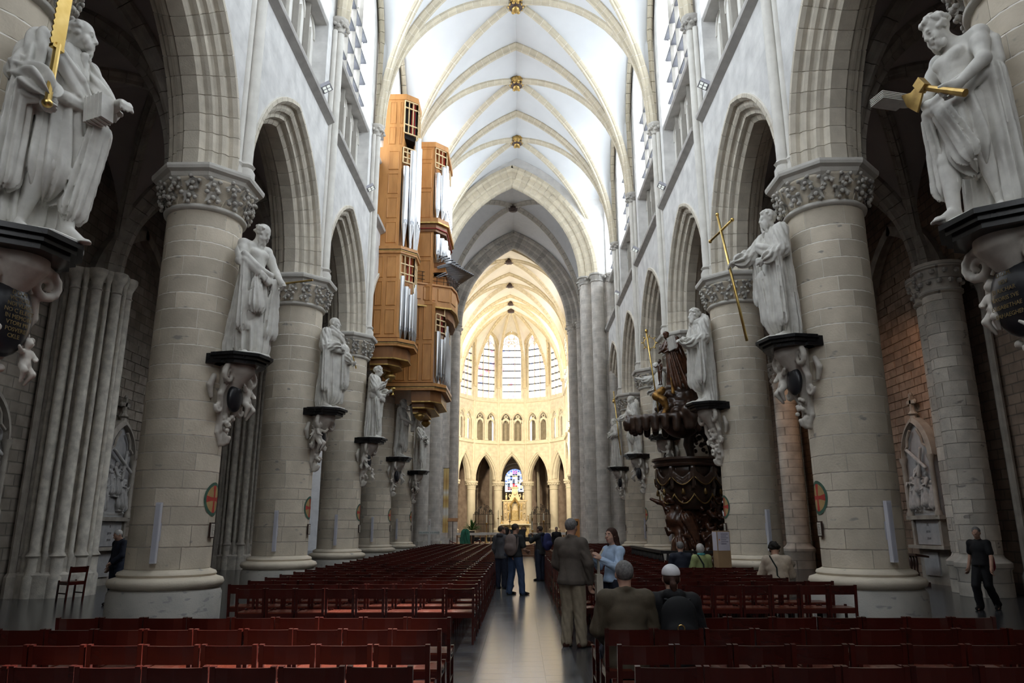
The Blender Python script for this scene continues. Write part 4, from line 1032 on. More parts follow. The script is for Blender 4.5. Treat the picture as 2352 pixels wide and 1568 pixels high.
def foot(f, an, to, H, r=1., toes=True, k=.012):
    d = to - an; d[2] = 0; d = unit(d); heel = V3((an[0], an[1], to[2])) - d * .018 * H
    f.cap(an, heel + [0, 0, .004 * H], .024 * H * r, .021 * H * r, k * H); f.cap(heel, to, .019 * H * r, .016 * H * r, k * H); f.cap(an + d * .02 * H, to - d * .015 * H, .022 * H * r, .016 * H * r, k * H)
    sd = V3((d[1], -d[0], 0))
    if toes:
        for i in range(5):
            o = (i - 2) * .0095 * H; f.cap(to - d * .012 * H + sd * o, to + d * (.018 - .003 * abs(i - 2)) * H + sd * o * 1.1 - [0, 0, .006 * H], .0082 * H, .0072 * H, .003 * H)
# ---- drapery pieces
def skirt(f, J, H, z0=.60, z1=.10, r0=.098, r1=.128, amp=.016, n=13, off=(0, 0), flat=.78, ph=.4):
    f.cap(V3((0, 0, z0)) * H, V3((off[0], off[1], z1)) * H, r0 * H, r1 * H, .012 * H, flat=((0, 1, 0), flat), fold=(amp * H, n, ph, 1.5))
def tunic(f, J, H, amp=.010, n=11, fat=1.1):
    f.cap(J['chest'] + [0, 0, .045 * H], J['waist'] - [0, 0, .02 * H], .085 * H * fat, .083 * H * fat, .02 * H, flat=((0, 1, 0), .72), fold=(amp * H, n, 1.1, 2.2))
def sleeve(f, J, H, sd, r0=.050, r1=.044, amp=.010, part=1.):
    e = J['el' + sd]; w = J['el' + sd] + (J['wr' + sd] - J['el' + sd]) * .75 * part
    f.cap(J['sh' + sd], e, r0 * H, r0 * .95 * H, .012 * H, fold=(amp * H * .8, 7, .3, 5)); f.cap(e, w, r0 * .95 * H, r1 * H, .01 * H, fold=(amp * H, 7, 1, 6))
def sash(f, pts, H, r=.022, n=4, spread=.022):
    """a bunch of rolled folds laid along a path"""
    P = [V3(p) * H for p in pts]
    for i in range(n):
        o = (i - (n - 1) / 2) * spread * H
        f.chain([p + V3((0, .004 * math.sin(i * 2 + j) * H, o * (1 - .35 * (j % 2)))) for j, p in enumerate(P)], r * H * (.8 + .3 * (i % 2)), .006 * H)
def hang(f, p0, p1, H, r0=.03, r1=.055, amp=.012, n=9, flat=None):
    f.cap(V3(p0) * H, V3(p1) * H, r0 * H, r1 * H, .01 * H, flat=flat or ((0, 1, 0), .6), fold=(amp * H, n, .7, 2))
def cloak(f, H, z0=.80, z1=.08, w0=.10, w1=.15, y=-.05, amp=.014, n=15):
    f.cap(V3((0, y, z0)) * H, V3((0, y - .015, z1)) * H, w0 * H, w1 * H, .015 * H, flat=((0, 1, 0), .42), fold=(amp * H, n, .2, 1))
# ---- the twelve apostles on the columns
def statue(s, k, label, fn, slab_z, H=2.72, turn=8, hN=165, x_off=1.06, dy=0.):
    rz = (R(-90 - turn) if s < 0 else R(90 + turn))
    o = empty('statue', label, 'statue', 'apostle statues on the columns', loc=(s * (XC - x_off), YK(k) + dy, slab_z + .005), rz=rz)
    h = H / hN; f = SDF((-.36 * H, -.26 * H, -.012 * H), (.36 * H, .36 * H, 1.04 * H), h); g = SDF((-.36 * H, -.26 * H, -.012 * H), (.36 * H, .36 * H, 1.0 * H), h)
    fn(f, g, H, o)
    inst('figure', f.mesh('figure', 'statue', 0.), o)
    inst('drapery', g.mesh('drapery', 'statue', 0.), o)
    b = MB(); b.lathe([(.172 * H, 0), (.172 * H, .008 * H), (.165 * H, .014 * H)], 8, ph=PI / 8); b.build('base', 'statue', o)
    return o
def gold_rod(o, a, b, r, name, extra=None, matn='gold'):
    q = MB(); q.tube([a, b], r, 8)
    if extra: extra(q)
    return q.build(name, matn, o, smooth=True, sharp=40)
def st_saw(f, g, H, o):
    J = joints(H, elR=(.165, .0, .64), wrR=(.15, .10, .545), elL=(-.165, .06, .655), wrL=(-.10, .20, .62), knR=(.06, .05, .29), anR=(.075, -.02, .045), toeR=(.11, .06, .018), knL=(-.055, .05, .285), anL=(-.05, .09, .045), toeL=(-.06, .185, .0), head=(-.02, .03, .925))
    body(f, J, H, 1.05); head(f, J, H, yaw=.55, nod=.12, beard=1.9, hair='fringe', seed=3); hand(f, J, 'R', H, .6, (0.0, .3, -.9), (-1, .2, 0)); hand(f, J, 'L', H, .5, (.3, .9, -.25), (0, -.2, -1))
    tunic(g, J, H); skirt(g, J, H, .60, .30, .10, .13, .014, 13); sleeve(g, J, H, 'R', .058, .066, .014); sleeve(g, J, H, 'L', .05, .04, .01, .35)
    sash(g, [(.12, .02, .80), (.09, .075, .73), (0, .085, .66), (-.08, .07, .60), (-.12, .02, .57)], H, .02, 4); sash(g, [(.12, .03, .60), (.04, .085, .585), (-.05, .08, .60), (-.11, .03, .63)], H, .018, 3)
    hang(g, (.17, .02, .62), (.18, .02, .20), H, .045, .05); hang(g, (.13, -.03, .6), (.10, -.05, .08), H, .06, .07); hang(g, (-.10, .12, .50), (-.055, .08, .15), H, .05, .05); cloak(g, H, .78, .12, .1, .13)
    def blade(q):
        m = T(.155 * H, .135 * H, .80 * H)
        q.prism([(-.028 * H, -.07 * H), (-.028 * H, .32 * H)] + [((.028 + .006 * (j % 2)) * H, (.32 - j * .013) * H) for j in range(31)] + [(.015 * H, -.085 * H), (-.012 * H, -.085 * H)], -.008, .008, m)
        q.ell((.155 * H, .135 * H, .485 * H), (.02 * H, .02 * H, .018 * H), 10, 8); q.box(.13 * H, .18 * H, .125 * H, .145 * H, .715 * H, .728 * H)
    gold_rod(o, (.155 * H, .135 * H, .49 * H), (.155 * H, .135 * H, .74 * H), .013 * H, 'saw', blade)
    b = MB(); b.box(-.075 * H, -.015 * H, .18 * H, .27 * H, .49 * H, .60 * H, RX(.12)); 
    for j in range(4): b.box(-.078 * H, -.012 * H, .19 * H + j * .02 * H, .195 * H + j * .02 * H, .486 * H, .604 * H, RX(.12))
    b.build('book', 'statue', o)
def st_bare(f, g, H, o):
    J = joints(H, head=(-.01, .045, .92), neck=(0, .01, .85), elR=(.155, .03, .66), wrR=(.06, .115, .60), elL=(-.15, .05, .66), wrL=(-.12, .15, .56), knR=(.06, .06, .29), toeR=(.08, .08, .018), knL=(-.05, .02, .285))
    body(f, J, H, 1.0, muscle=1); head(f, J, H, yaw=.35, nod=.5, beard=1.1, hair='fringe', seed=5); hand(f, J, 'R', H, .4, (-.6, .3, -.5), (0, -1, 0)); hand(f, J, 'L', H, .7, (.0, .5, -.7), (1, 0, 0))
    skirt(g, J, H, .585, .09, .10, .12, .020, 12, off=(-.02, .0)); sash(g, [(.14, .06, .68), (.06, .115, .60), (-.04, .10, .57), (-.12, .05, .60), (-.13, -.04, .62)], H, .022, 4)
    hang(g, (.06, .105, .575), (.05, .11, .36), H, .02, .055, .016, 9); hang(g, (.12, .06, .62), (.10, .05, .22), H, .04, .05); hang(g, (-.12, .1, .56), (-.11, .06, .2), H, .03, .06); cloak(g, H, .76, .08, .06, .14, -.06)
    sash(g, [(.10, -.03, .82), (.15, .0, .74), (.16, .04, .66)], H, .022, 3)
    gold_rod(o, (-.13 * H, .17 * H, .55 * H), (-.22 * H, .36 * H, .57 * H), .007 * H, 'knife')
def st_bald(f, g, H, o):
    J = joints(H, elR=(.15, .02, .65), wrR=(.03, .11, .66), elL=(-.14, .02, .63), wrL=(-.14, .15, .52), knR=(.05, .035, .285))
    body(f, J, H, 1.05); head(f, J, H, yaw=.4, nod=.1, beard=1., seed=7); hand(f, J, 'R', H, .35, (-.8, .35, -.1), (0, -1, 0)); hand(f, J, 'L', H, .7, (.0, .8, -.3), (1, 0, 0))
    tunic(g, J, H, .008); skirt(g, J, H, .62, .17, .098, .115, .014, 11); sleeve(g, J, H, 'R', .056, .05); sleeve(g, J, H, 'L')
    sash(g, [(.08, .04, .84), (.0, .07, .80), (-.08, .05, .78), (-.13, .0, .74)], H, .02, 4); sash(g, [(.14, .05, .70), (.05, .105, .62), (-.06, .09, .64), (-.13, .03, .68)], H, .022, 3)
    hang(g, (.14, .04, .62), (.13, .03, .22), H, .05, .045); hang(g, (-.12, .06, .66), (-.11, .07, .30), H, .06, .065, .02); hang(g, (-.13, .03, .5), (-.12, .03, .12), H, .05, .04); cloak(g, H, .8, .1, .1, .13)
    gold_rod(o, (-.16 * H, .20 * H, .45 * H), (-.12 * H, .18 * H, .58 * H), .007 * H, 'staff')
def st_chalice(f, g, H, o):
    J = joints(H, head=(-.01, .03, .93), elR=(.14, .03, .66), wrR=(.08, .15, .73), elL=(-.14, .04, .65), wrL=(-.06, .16, .645), knR=(.06, .06, .29), anR=(.065, .0, .045), toeR=(.08, .09, .018))
    body(f, J, H, 1.); head(f, J, H, yaw=.5, nod=.1, hair='curly', seed=9); hand(f, J, 'R', H, .25, (-.1, .4, .9), (0, .5, -.5)); hand(f, J, 'L', H, .7, (.3, .8, 0), (0, 0, 1))
    tunic(g, J, H); skirt(g, J, H, .62, .07, .098, .12, .016, 12); sleeve(g, J, H, 'R'); sleeve(g, J, H, 'L'); sash(g, [(.12, -.02, .60), (.07, .09, .55), (-.03, .11, .55), (-.11, .07, .58), (-.14, .0, .64)], H, .026, 4, .026)
    sash(g, [(.13, .0, .78), (.15, .04, .68), (.12, .08, .58)], H, .024, 3); hang(g, (.10, .05, .5), (.05, .08, .14), H, .06, .05, .018); hang(g, (-.11, .06, .55), (-.09, .02, .12), H, .05, .05); cloak(g, H, .8, .08, .1, .14)
    b = MB(); b.lathe([(.02, 0), (.024, .004), (.006, .02), (.006, .05), (.022, .065), (.03, .09), (.03, .10), (.02, .09)], 12, m=T(-.05 * H, .235 * H, .60 * H) @ Matrix.Scale(H, 4)); b.build('chalice', 'gold', o, smooth=True)
def st_andrew(f, g, H, o):
    J = joints(H, head=(.01, .02, .93), elR=(.15, .05, .66), wrR=(.04, .15, .60), elL=(-.15, .02, .66), wrL=(-.12, .13, .60), knR=(.06, .05, .29), toeR=(.09, .09, .018))
    body(f, J, H, 1.05, muscle=1); head(f, J, H, yaw=.1, nod=.1, beard=.9, hair='curly', seed=11); hand(f, J, 'R', H, .5, (-.7, .5, -.2), (0, -1, 0)); hand(f, J, 'L', H, .6, (.2, .6, .6), (1, 0, 0))
    skirt(g, J, H, .60, .22, .098, .12, .016, 12); sash(g, [(.13, .04, .62), (.04, .10, .57), (-.06, .09, .58), (-.13, .02, .63)], H, .022, 4); hang(g, (.12, .05, .6), (.12, .03, .24), H, .045, .05); hang(g, (-.11, .05, .6), (-.11, .03, .16), H, .05, .05); cloak(g, H, .79, .12, .09, .13)
    sash(g, [(-.09, .0, .83), (-.13, .04, .74), (-.13, .08, .64)], H, .02, 3)
    b = MB(); b.bar((-.06 * H, .17 * H, .45 * H), (-.30 * H, .16 * H, 1.02 * H), .06 * H, .05 * H); b.bar((-.02 * H, .15 * H, .9 * H), (-.26 * H, .12 * H, .55 * H), .05 * H, .04 * H); b.build('cross_beams', 'statue', o)
def st_wrap(f, g, H, o):
    J = joints(H, head=(-.01, .035, .925), elR=(.14, .03, .65), wrR=(.03, .12, .66), elL=(-.14, .03, .64), wrL=(-.04, .13, .56), knR=(.05, .04, .285))
    body(f, J, H, 1.05); head(f, J, H, yaw=.3, nod=.3, beard=1., hair='fringe', seed=13); hand(f, J, 'R', H, .4, (-.7, .4, .1), (0, -1, 0)); hand(f, J, 'L', H, .5, (.7, .4, -.2), (0, -1, 0))
    tunic(g, J, H); skirt(g, J, H, .62, .10, .1, .118, .018, 12); sleeve(g, J, H, 'R', .055, .05); sleeve(g, J, H, 'L', .055, .05); sash(g, [(.13, .0, .80), (.08, .08, .74), (-.03, .09, .68), (-.11, .05, .62), (-.14, .0, .56)], H, .024, 4)
    hang(g, (-.12, .06, .58), (-.1, .05, .14), H, .05, .055); hang(g, (.12, .05, .6), (.1, .04, .2), H, .05, .05); cloak(g, H, .8, .08, .1, .14)
def st_axe(f, g, H, o):
    J = joints(H, head=(.015, .075, .905), neck=(.005, .03, .845), chest=(0, .01, .735), elR=(.155, .05, .65), wrR=(.12, .17, .60), elL=(-.155, .05, .65), wrL=(-.125, .165, .535), hipR=(.05, 0, .525), knR=(.075, .07, .30), anR=(.05, .10, .05), toeR=(.06, .18, .02), knL=(-.06, .02, .285), anL=(-.075, -.02, .045), toeL=(-.10, .06, .018))
    body(f, J, H, 1.02, muscle=1); head(f, J, H, yaw=-.35, nod=.5, beard=.75, hair='curly', seed=15); hand(f, J, 'R', H, .35, (.2, .95, -.1), (0, .2, 1)); hand(f, J, 'L', H, .75, (.2, .7, -.3), (1, 0, 0))
    skirt(g, J, H, .575, .33, .098, .11, .018, 10, off=(-.01, .01)); sash(g, [(.13, .07, .57), (.05, .105, .54), (-.05, .09, .56), (-.12, .03, .62), (-.13, -.05, .68)], H, .024, 4); hang(g, (.11, .08, .52), (.10, .07, .20), H, .04, .045, .016); hang(g, (-.12, -.02, .60), (-.12, -.02, .06), H, .06, .06); cloak(g, H, .74, .05, .08, .14, -.065)
    hang(g, (.02, .1, .5), (-.03, .06, .3), H, .05, .05); sash(g, [(-.09, -.03, .83), (-.14, -.04, .76), (-.15, -.03, .66)], H, .022, 3)
    def axeb(q):
        m = T(-.02 * H, .235 * H, .585 * H) @ RY(.5)
        q.prism([(.0, -.02 * H), (.05 * H, -.05 * H), (.085 * H, -.07 * H), (.10 * H, .0), (.085 * H, .07 * H), (.05 * H, .03 * H), (0, .02 * H)], -.012, .012, m)
        q.box(-.02 * H, .02 * H, -.016 * H, .016 * H, -.025 * H, .03 * H, m)
    q = MB(); q.tube([(.01 * H, .235 * H, .60 * H), (-.185 * H, .205 * H, .45 * H)], [.011 * H, .016 * H], 8); axeb(q); q.build('axe', 'gold_dull', o, smooth=True, sharp=40)
    b = MB()
    for j in range(5): b.box(.09 * H, .17 * H, .20 * H, .33 * H, (.585 + j * .008) * H, (.588 + j * .008) * H, RX(.05 * (j - 2)) if 0 else None)
    b.build('book', 'statue', o)
def st_cross(f, g, H, o):
    J = joints(H, head=(.0, .03, .93), elR=(.17, .07, .70), wrR=(.20, .19, .665), elL=(-.14, .02, .64), wrL=(-.08, .12, .58), knR=(.06, .05, .29), anR=(.065, .02, .045), toeR=(.08, .11, .018))
    body(f, J, H, 1.05); head(f, J, H, yaw=-.1, nod=.15, beard=1.3, hair='curly', seed=17); hand(f, J, 'R', H, .35, (.25, .85, -.35), (-.2, .2, -.9)); hand(f, J, 'L', H, .5, (.6, .5, 0), (0, -1, 0))
    tunic(g, J, H); skirt(g, J, H, .62, .16, .1, .118, .014, 11); sleeve(g, J, H, 'R', .06, .05, .014); sleeve(g, J, H, 'L', .055, .05); sash(g, [(.12, .03, .80), (.06, .085, .72), (-.04, .085, .66), (-.12, .04, .62)], H, .022, 4)
    hang(g, (.14, .06, .62), (.12, .07, .36), H, .05, .06, .016); hang(g, (-.11, .05, .6), (-.1, .03, .14), H, .05, .05); hang(g, (.06, .08, .48), (.05, .06, .18), H, .06, .055); cloak(g, H, .8, .08, .1, .14)
    q = MB(); a, b_ = Vector((.10 * H, .22 * H, .02 * H)), Vector((.37 * H, .24 * H, 1.12 * H)); q.tube([a, b_], .010 * H, 8); c = a.lerp(b_, .86); q.tube([c + Vector((-.14 * H, -.03 * H, .035 * H)), c + Vector((.14 * H, .03 * H, -.035 * H))], .009 * H, 8)
    for p in (b_, c + Vector((-.14 * H, -.03 * H, .035 * H)), c + Vector((.14 * H, .03 * H, -.035 * H))): q.ell(p, (.015 * H,) * 3, 8, 6)
    q.build('cross_staff', 'gold', o, smooth=True)
def st_book(f, g, H, o):
    J = joints(H, head=(.01, .035, .925), elR=(.14, .03, .65), wrR=(.07, .15, .66), elL=(-.14, .03, .65), wrL=(-.05, .16, .60), knR=(.055, .04, .285))
    body(f, J, H, 1.1); head(f, J, H, yaw=-.2, nod=.15, beard=.7, hair='curly', seed=19); hand(f, J, 'R', H, .5, (-.3, .8, .1), (0, 0, -1)); hand(f, J, 'L', H, .5, (.4, .8, 0), (0, 0, 1))
    tunic(g, J, H); skirt(g, J, H, .62, .24, .1, .118, .016, 12); sleeve(g, J, H, 'R', .06, .05); sleeve(g, J, H, 'L', .06, .055); hang(g, (-.12, .05, .64), (-.10, .06, .26), H, .06, .065, .02); hang(g, (.13, .03, .72), (.12, .03, .26), H, .055, .07, .016)
    cloak(g, H, .82, .05, .12, .15, -.05); sash(g, [(.10, .03, .84), (.0, .05, .835), (-.10, .03, .84)], H, .02, 2); hang(g, (-.08, -.03, .3), (-.09, -.03, .02), H, .06, .06)
    b = MB(); b.box(-.06 * H, .075 * H, .20 * H, .225 * H, .585 * H, .72 * H, RX(-.15)); b.build('book', 'statue', o)
def st_reach(f, g, H, o):
    J = joints(H, head=(.0, .03, .93), elR=(.20, .09, .80), wrR=(.28, .17, .83), elL=(-.14, .02, .64), wrL=(-.06, .12, .60), knR=(.06, .05, .29))
    body(f, J, H, 1.0); head(f, J, H, yaw=-.5, nod=.1, beard=.8, hair='curly', seed=21); hand(f, J, 'R', H, .2, (.7, .5, .3), (0, 0, -1)); hand(f, J, 'L', H, .5)
    tunic(g, J, H); skirt(g, J, H, .62, .22, .1, .118, .014, 11); sleeve(g, J, H, 'R', .05, .045, .01, .4); sleeve(g, J, H, 'L'); sash(g, [(.12, .04, .62), (.04, .1, .58), (-.06, .09, .6), (-.13, .02, .66)], H, .022, 4); hang(g, (-.11, .05, .6), (-.1, .03, .2), H, .05, .05); cloak(g, H, .8, .1, .09, .13)
def st_pilgrim(f, g, H, o):
    J = joints(H, head=(.0, .035, .925), elR=(.15, .05, .66), wrR=(.17, .17, .62), elL=(-.14, .02, .64), wrL=(-.10, .11, .56), knR=(.07, .07, .30), anR=(.075, .04, .045), toeR=(.09, .12, .018))
    body(f, J, H, 1.05); head(f, J, H, yaw=-.3, nod=.2, beard=1.1, hair='fringe', seed=23); hand(f, J, 'R', H, .6, (.1, .8, -.2), (-1, 0, 0)); hand(f, J, 'L', H, .5)
    tunic(g, J, H); skirt(g, J, H, .62, .30, .1, .12, .016, 12); sleeve(g, J, H, 'R', .058, .05); sleeve(g, J, H, 'L', .058, .05); hang(g, (.11, .02, .82), (.11, .04, .5), H, .06, .07); sash(g, [(.1, .04, .8), (.0, .08, .72), (-.1, .05, .66)], H, .022, 3); cloak(g, H, .82, .1, .12, .15)
    q = MB(); q.tube([(.13 * H, .2 * H, .0), (.27 * H, .24 * H, 1.1 * H)], .009 * H, 8); q.ell((.25 * H, .25 * H, .93 * H), (.028 * H, .028 * H, .026 * H), 10, 8); q.ell((.253 * H, .25 * H, .965 * H), (.018 * H, .018 * H, .02 * H), 10, 8); q.ell((.27 * H, .24 * H, 1.1 * H), (.014 * H,) * 3, 8, 6); q.build('pilgrim_staff', 'gold', o, smooth=True)
def st_fold(f, g, H, o):
    J = joints(H, head=(.0, .03, .925), elR=(.145, .03, .65), wrR=(.02, .13, .67), elL=(-.145, .03, .65), wrL=(.0, .13, .60), knR=(.055, .04, .285))
    body(f, J, H, 1.05); head(f, J, H, yaw=-.2, nod=.25, beard=1.2, hair='fringe', seed=25); hand(f, J, 'R', H, .4, (-.8, .3, 0), (0, -1, 0)); hand(f, J, 'L', H, .4, (.8, .3, 0), (0, -1, 0))
    tunic(g, J, H); skirt(g, J, H, .62, .12, .1, .118, .016, 12); sleeve(g, J, H, 'R', .058, .05); sleeve(g, J, H, 'L', .058, .05); sash(g, [(-.12, .03, .80), (-.04, .085, .74), (.05, .085, .66), (.12, .04, .6)], H, .022, 4); cloak(g, H, .82, .08, .11, .15)
STAT = {(-1, 0): (st_saw, 'bearded stone apostle holding a golden saw upright and a book', 4.64, 2.80), (-1, 1): (st_bare, 'stone apostle with bared chest and bowed bald head holding flayed skin', 4.80, 2.74),
        (-1, 2): (st_bald, 'bald bearded stone apostle in a heavy mantle, hand on his chest', 4.78, 2.6), (-1, 3): (st_chalice, 'curly-haired stone apostle raising his hand over a golden chalice', 4.72, 2.62),
        (-1, 4): (st_andrew, 'stone apostle carrying diagonal cross beams below the organ', 4.62, 2.55), (-1, 5): (st_wrap, 'stone apostle wrapped in a cloak at the far end of the organ', 4.5, 2.55),
        (1, 0): (st_axe, 'bare-chested stone apostle looking down over a golden axe', 4.80, 2.62), (1, 1): (st_cross, 'bearded stone apostle leaning on a tall golden cross', 5.08, 2.66),
        (1, 2): (st_book, 'curly-bearded stone apostle reading a book in a long cloak', 4.90, 2.7), (1, 3): (st_reach, 'stone apostle stretching out his arm behind the pulpit canopy', 4.8, 2.6),
        (1, 4): (st_pilgrim, 'stone apostle with a golden pilgrim staff and gourd', 4.72, 2.6), (1, 5): (st_fold, 'bearded stone apostle with folded arms next to the crossing', 4.66, 2.55)}
for (s, k), (fn, lab, z, H) in STAT.items():
    statue(s, k, lab, fn, z, H, {(-1, 0): 16, (-1, 1): 30, (-1, 2): 26, (-1, 3): 4, (1, 0): 14, (1, 2): 14}.get((s, k), 10), hN=188 if k == 0 else 136 if k < 3 else 104)
# ---- corbels: black slab, scrolled bracket, putto, inscription tablet
def spiral(c, r0, turns, u, v, n=16, a0=0., sg=1):
    return [V3(c) + (V3(u) * math.cos(a0 + sg * t * turns * 2 * PI) + V3(v) * math.sin(a0 + sg * t * turns * 2 * PI)) * r0 * (1 - .8 * t) for t in np.linspace(0, 1, n)]
def putto(f, c, sc, sx=1, wings=True):
    c = V3(c); P = lambda x, y, z: c + V3((x * sx, y, z)) * sc
    f.ell(P(0, .03, .30), (.085 * sc,) * 3, .02); f.ell(P(0, 0, .08), (.10 * sc, .085 * sc, .14 * sc), .03); f.ell(P(0, .02, -.06), (.10 * sc, .09 * sc, .09 * sc), .03)
    f.chain([P(.09, .02, .16), P(.18, .10, .12), P(.28, .14, .20)], [.045 * sc, .04 * sc, .03 * sc], .02); f.chain([P(-.09, .02, .16), P(-.15, .08, .04), P(-.08, .15, .0)], [.045 * sc, .04 * sc, .03 * sc], .02)
    f.chain([P(.05, .02, -.1), P(.10, .14, -.2), P(.07, .06, -.38)], [.065 * sc, .055 * sc, .03 * sc], .02); f.chain([P(-.05, .02, -.1), P(-.09, .12, -.24), P(-.04, .02, -.42)], [.065 * sc, .055 * sc, .03 * sc], .02)
    rg = random.Random(4)
    for i in range(22): a = rg.uniform(0, 6.28); e = rg.uniform(-.2, 1.4); f.ell(P(.08 * math.cos(a) * math.cos(e), .03 + (.08 * math.sin(a) * math.cos(e) if math.sin(a) < .4 else .02), .31 + .085 * math.sin(e)), (.028 * sc,) * 3, .004)
    f.ell(P(.0, .115, .295), (.014 * sc, .016 * sc, .02 * sc), .008)
    if wings:
        for w in (-1, 1):
            for j in range(4): f.cap(P(w * .06, -.06, .16), P(w * (.2 + .03 * j), -.1, .26 - .13 * j), .03 * sc, .018 * sc, .004)
def corbel(s, k, label, z, variant, turn=12, hv=.022):
    o = empty('corbel', label, loc=(-s * .62, 0, z), rz=(R(-90 - turn) if s < 0 else R(90 + turn)), parent=COLS[s, k])
    b = MB()
    def plate(z0, z1, w, d): b.lathe([(1., z0), (1., z1)], 8, ph=PI / 8, m=T(0, .36, 0) @ Matrix.Diagonal((w, d, 1, 1)))
    plate(-.07, -.012, .62, .60); plate(-.13, -.07, .56, .54); plate(-.20, -.13, .50, .48); b.box(-.5, .5, -.12, .3, -.2, -.012); b.build('slab', 'black_marble', o)
    f = SDF((-.62, -.30, -1.85), (.62, .92, -.16), hv); sg = -1 if variant == 'b' else 1
    f.cap((0, .20, -.26), (0, .06, -1.25), .25, .10, .05, flat=((0, 1, 0), .7)); f.cap((0, .34, -.25), (0, .24, -.55), .30, .16, .06)
    for sx in (-1, 1):
        f.chain(spiral((sx * .34, .38, -.40), .17, 1.4, (sx, .1, 0), (0, 0, 1), 18, PI * .5, -1), [.055 - .0015 * i for i in range(18)], .012)
        f.chain([(sx * .34, .38, -.23), (sx * .12, .5, -.24), (0, .52, -.3)], [.06, .07, .06], .02)
        f.chain([(sx * .30, .3, -.56), (sx * .36, .26, -.75), (sx * .26, .2, -.95), (sx * .16, .15, -1.15), (sx * .07, .12, -1.38)], [.06, .055, .06, .05, .05], .02)
        f.chain(spiral((sx * .33, .22, -.98), .11, 1.2, (sx, 0, 0), (0, 0, 1), 12, 0, -1), .035, .01)
        f.chain([(sx * .40, .12, -.42), (sx * .47, .10, -.6), (sx * .40, .10, -.8)], [.05, .06, .04], .02)
    f.chain(spiral((0, .14, -1.52), .13, 1.3, (0, 1, 0), (0, 0, 1), 14, 0, -1), .045, .01); f.chain([(-.12, .1, -1.2), (-.14, .1, -1.42), (0, .1, -1.62), (.14, .1, -1.42), (.12, .1, -1.2)], .045, .02)
    f.cap((0, .06, -1.45), (0, .03, -1.72), .08, .03, .03)
    if variant in 'ab': putto(f, (-.30 * sg, .36, -.74), .95, sg)
    if variant == 'c': putto(f, (.26, .34, -.86), .7, -1); putto(f, (-.26, .36, -1.25), .6, 1, False)
    rg = random.Random(k + 5)
    if variant == 'd':
        for i in range(60): t = rg.random(); f.ell((rg.uniform(-.12, .12) * (1 - .4 * t), .28 - .12 * t + rg.uniform(-.05, .06), -.62 - .95 * t), (.05, .05, .05), .006)
    for i in range(16): f.ell((rg.uniform(-.13, .13), .2 + rg.uniform(-.04, .08), rg.uniform(-1.4, -1.1)), (.045, .045, .045), .006)
    inst('bracket', f.mesh('bracket', 'corbel'), o)
    if variant != 'd':
        b = MB(); b.ell((0, .32, -.78) if k else (0, .30, -.84), (.20, .10, .27) if k else (.30, .17, .42), 18, 12); t = b.build('tablet', 'tablet', o, smooth=True)
    return o
WHO = {(-1, 0): 'saw bearer', (-1, 1): 'bare-chested saint with the skin', (-1, 2): 'bald mantled saint', (-1, 3): 'chalice bearer', (-1, 4): 'cross beam bearer', (-1, 5): 'cloaked saint by the organ', (1, 0): 'axe bearer', (1, 1): 'golden cross bearer', (1, 2): 'book reader', (1, 3): 'saint with outstretched arm', (1, 4): 'pilgrim staff bearer', (1, 5): 'saint with folded arms'}
VAR = {(-1, 0): 'c', (-1, 1): 'a', (-1, 2): 'b', (-1, 3): 'c', (-1, 4): 'a', (-1, 5): 'b', (1, 0): 'c', (1, 1): 'b', (1, 2): 'd', (1, 3): 'a', (1, 4): 'b', (1, 5): 'c'}
def text(parent, body_, size, mw, matn, name='lettering', extr=.002, align='CENTER', name_font=None):
    cu = bpy.data.curves.new(name, 'FONT'); cu.body = body_; cu.size = size; cu.extrude = extr; cu.align_x = align; cu.align_y = 'CENTER'; cu.resolution_u = 2
    t_ = bpy.data.objects.new(name, cu); C.objects.link(t_); me = bpy.data.meshes.new_from_object(t_.evaluated_get(bpy.context.evaluated_depsgraph_get()))
    bpy.data.objects.remove(t_); me.materials.clear(); me.materials.append(M[matn]); me.name = name
    return inst(name, me, parent, mw)
for key, who in WHO.items():
    s, k = key; z = STAT[key][2] - .0
    o = corbel(s, k, 'scrolled stone corbel with black slab under the ' + who, z, VAR[key], hv=.017 if k == 0 else .024 if k < 3 else .034)
    if k == 0:
        lines = ['D O M', 'VICTORI', 'NDI VLRIC', 'NO C ELECT', 'IN MEMORI', 'VTORI PII', 'POSVERE', 'CKLE'] if s < 0 else ['D.O.M.', 'IESV', 'SI RICHAR', 'VXORIS SVE', 'ELISABETHAE', 'VERHAEGHEN']
        for j, ln in enumerate(lines):
            zz = -.60 - j * (.52 / len(lines)); yy = .30 + .17 * math.sqrt(max(0.05, 1 - ((zz + .84) / .42) ** 2)) + .004
            text(o, ln, .062, T(0, yy, zz) @ RZ(PI) @ RX(PI / 2), 'gold_letter', extr=.0015)

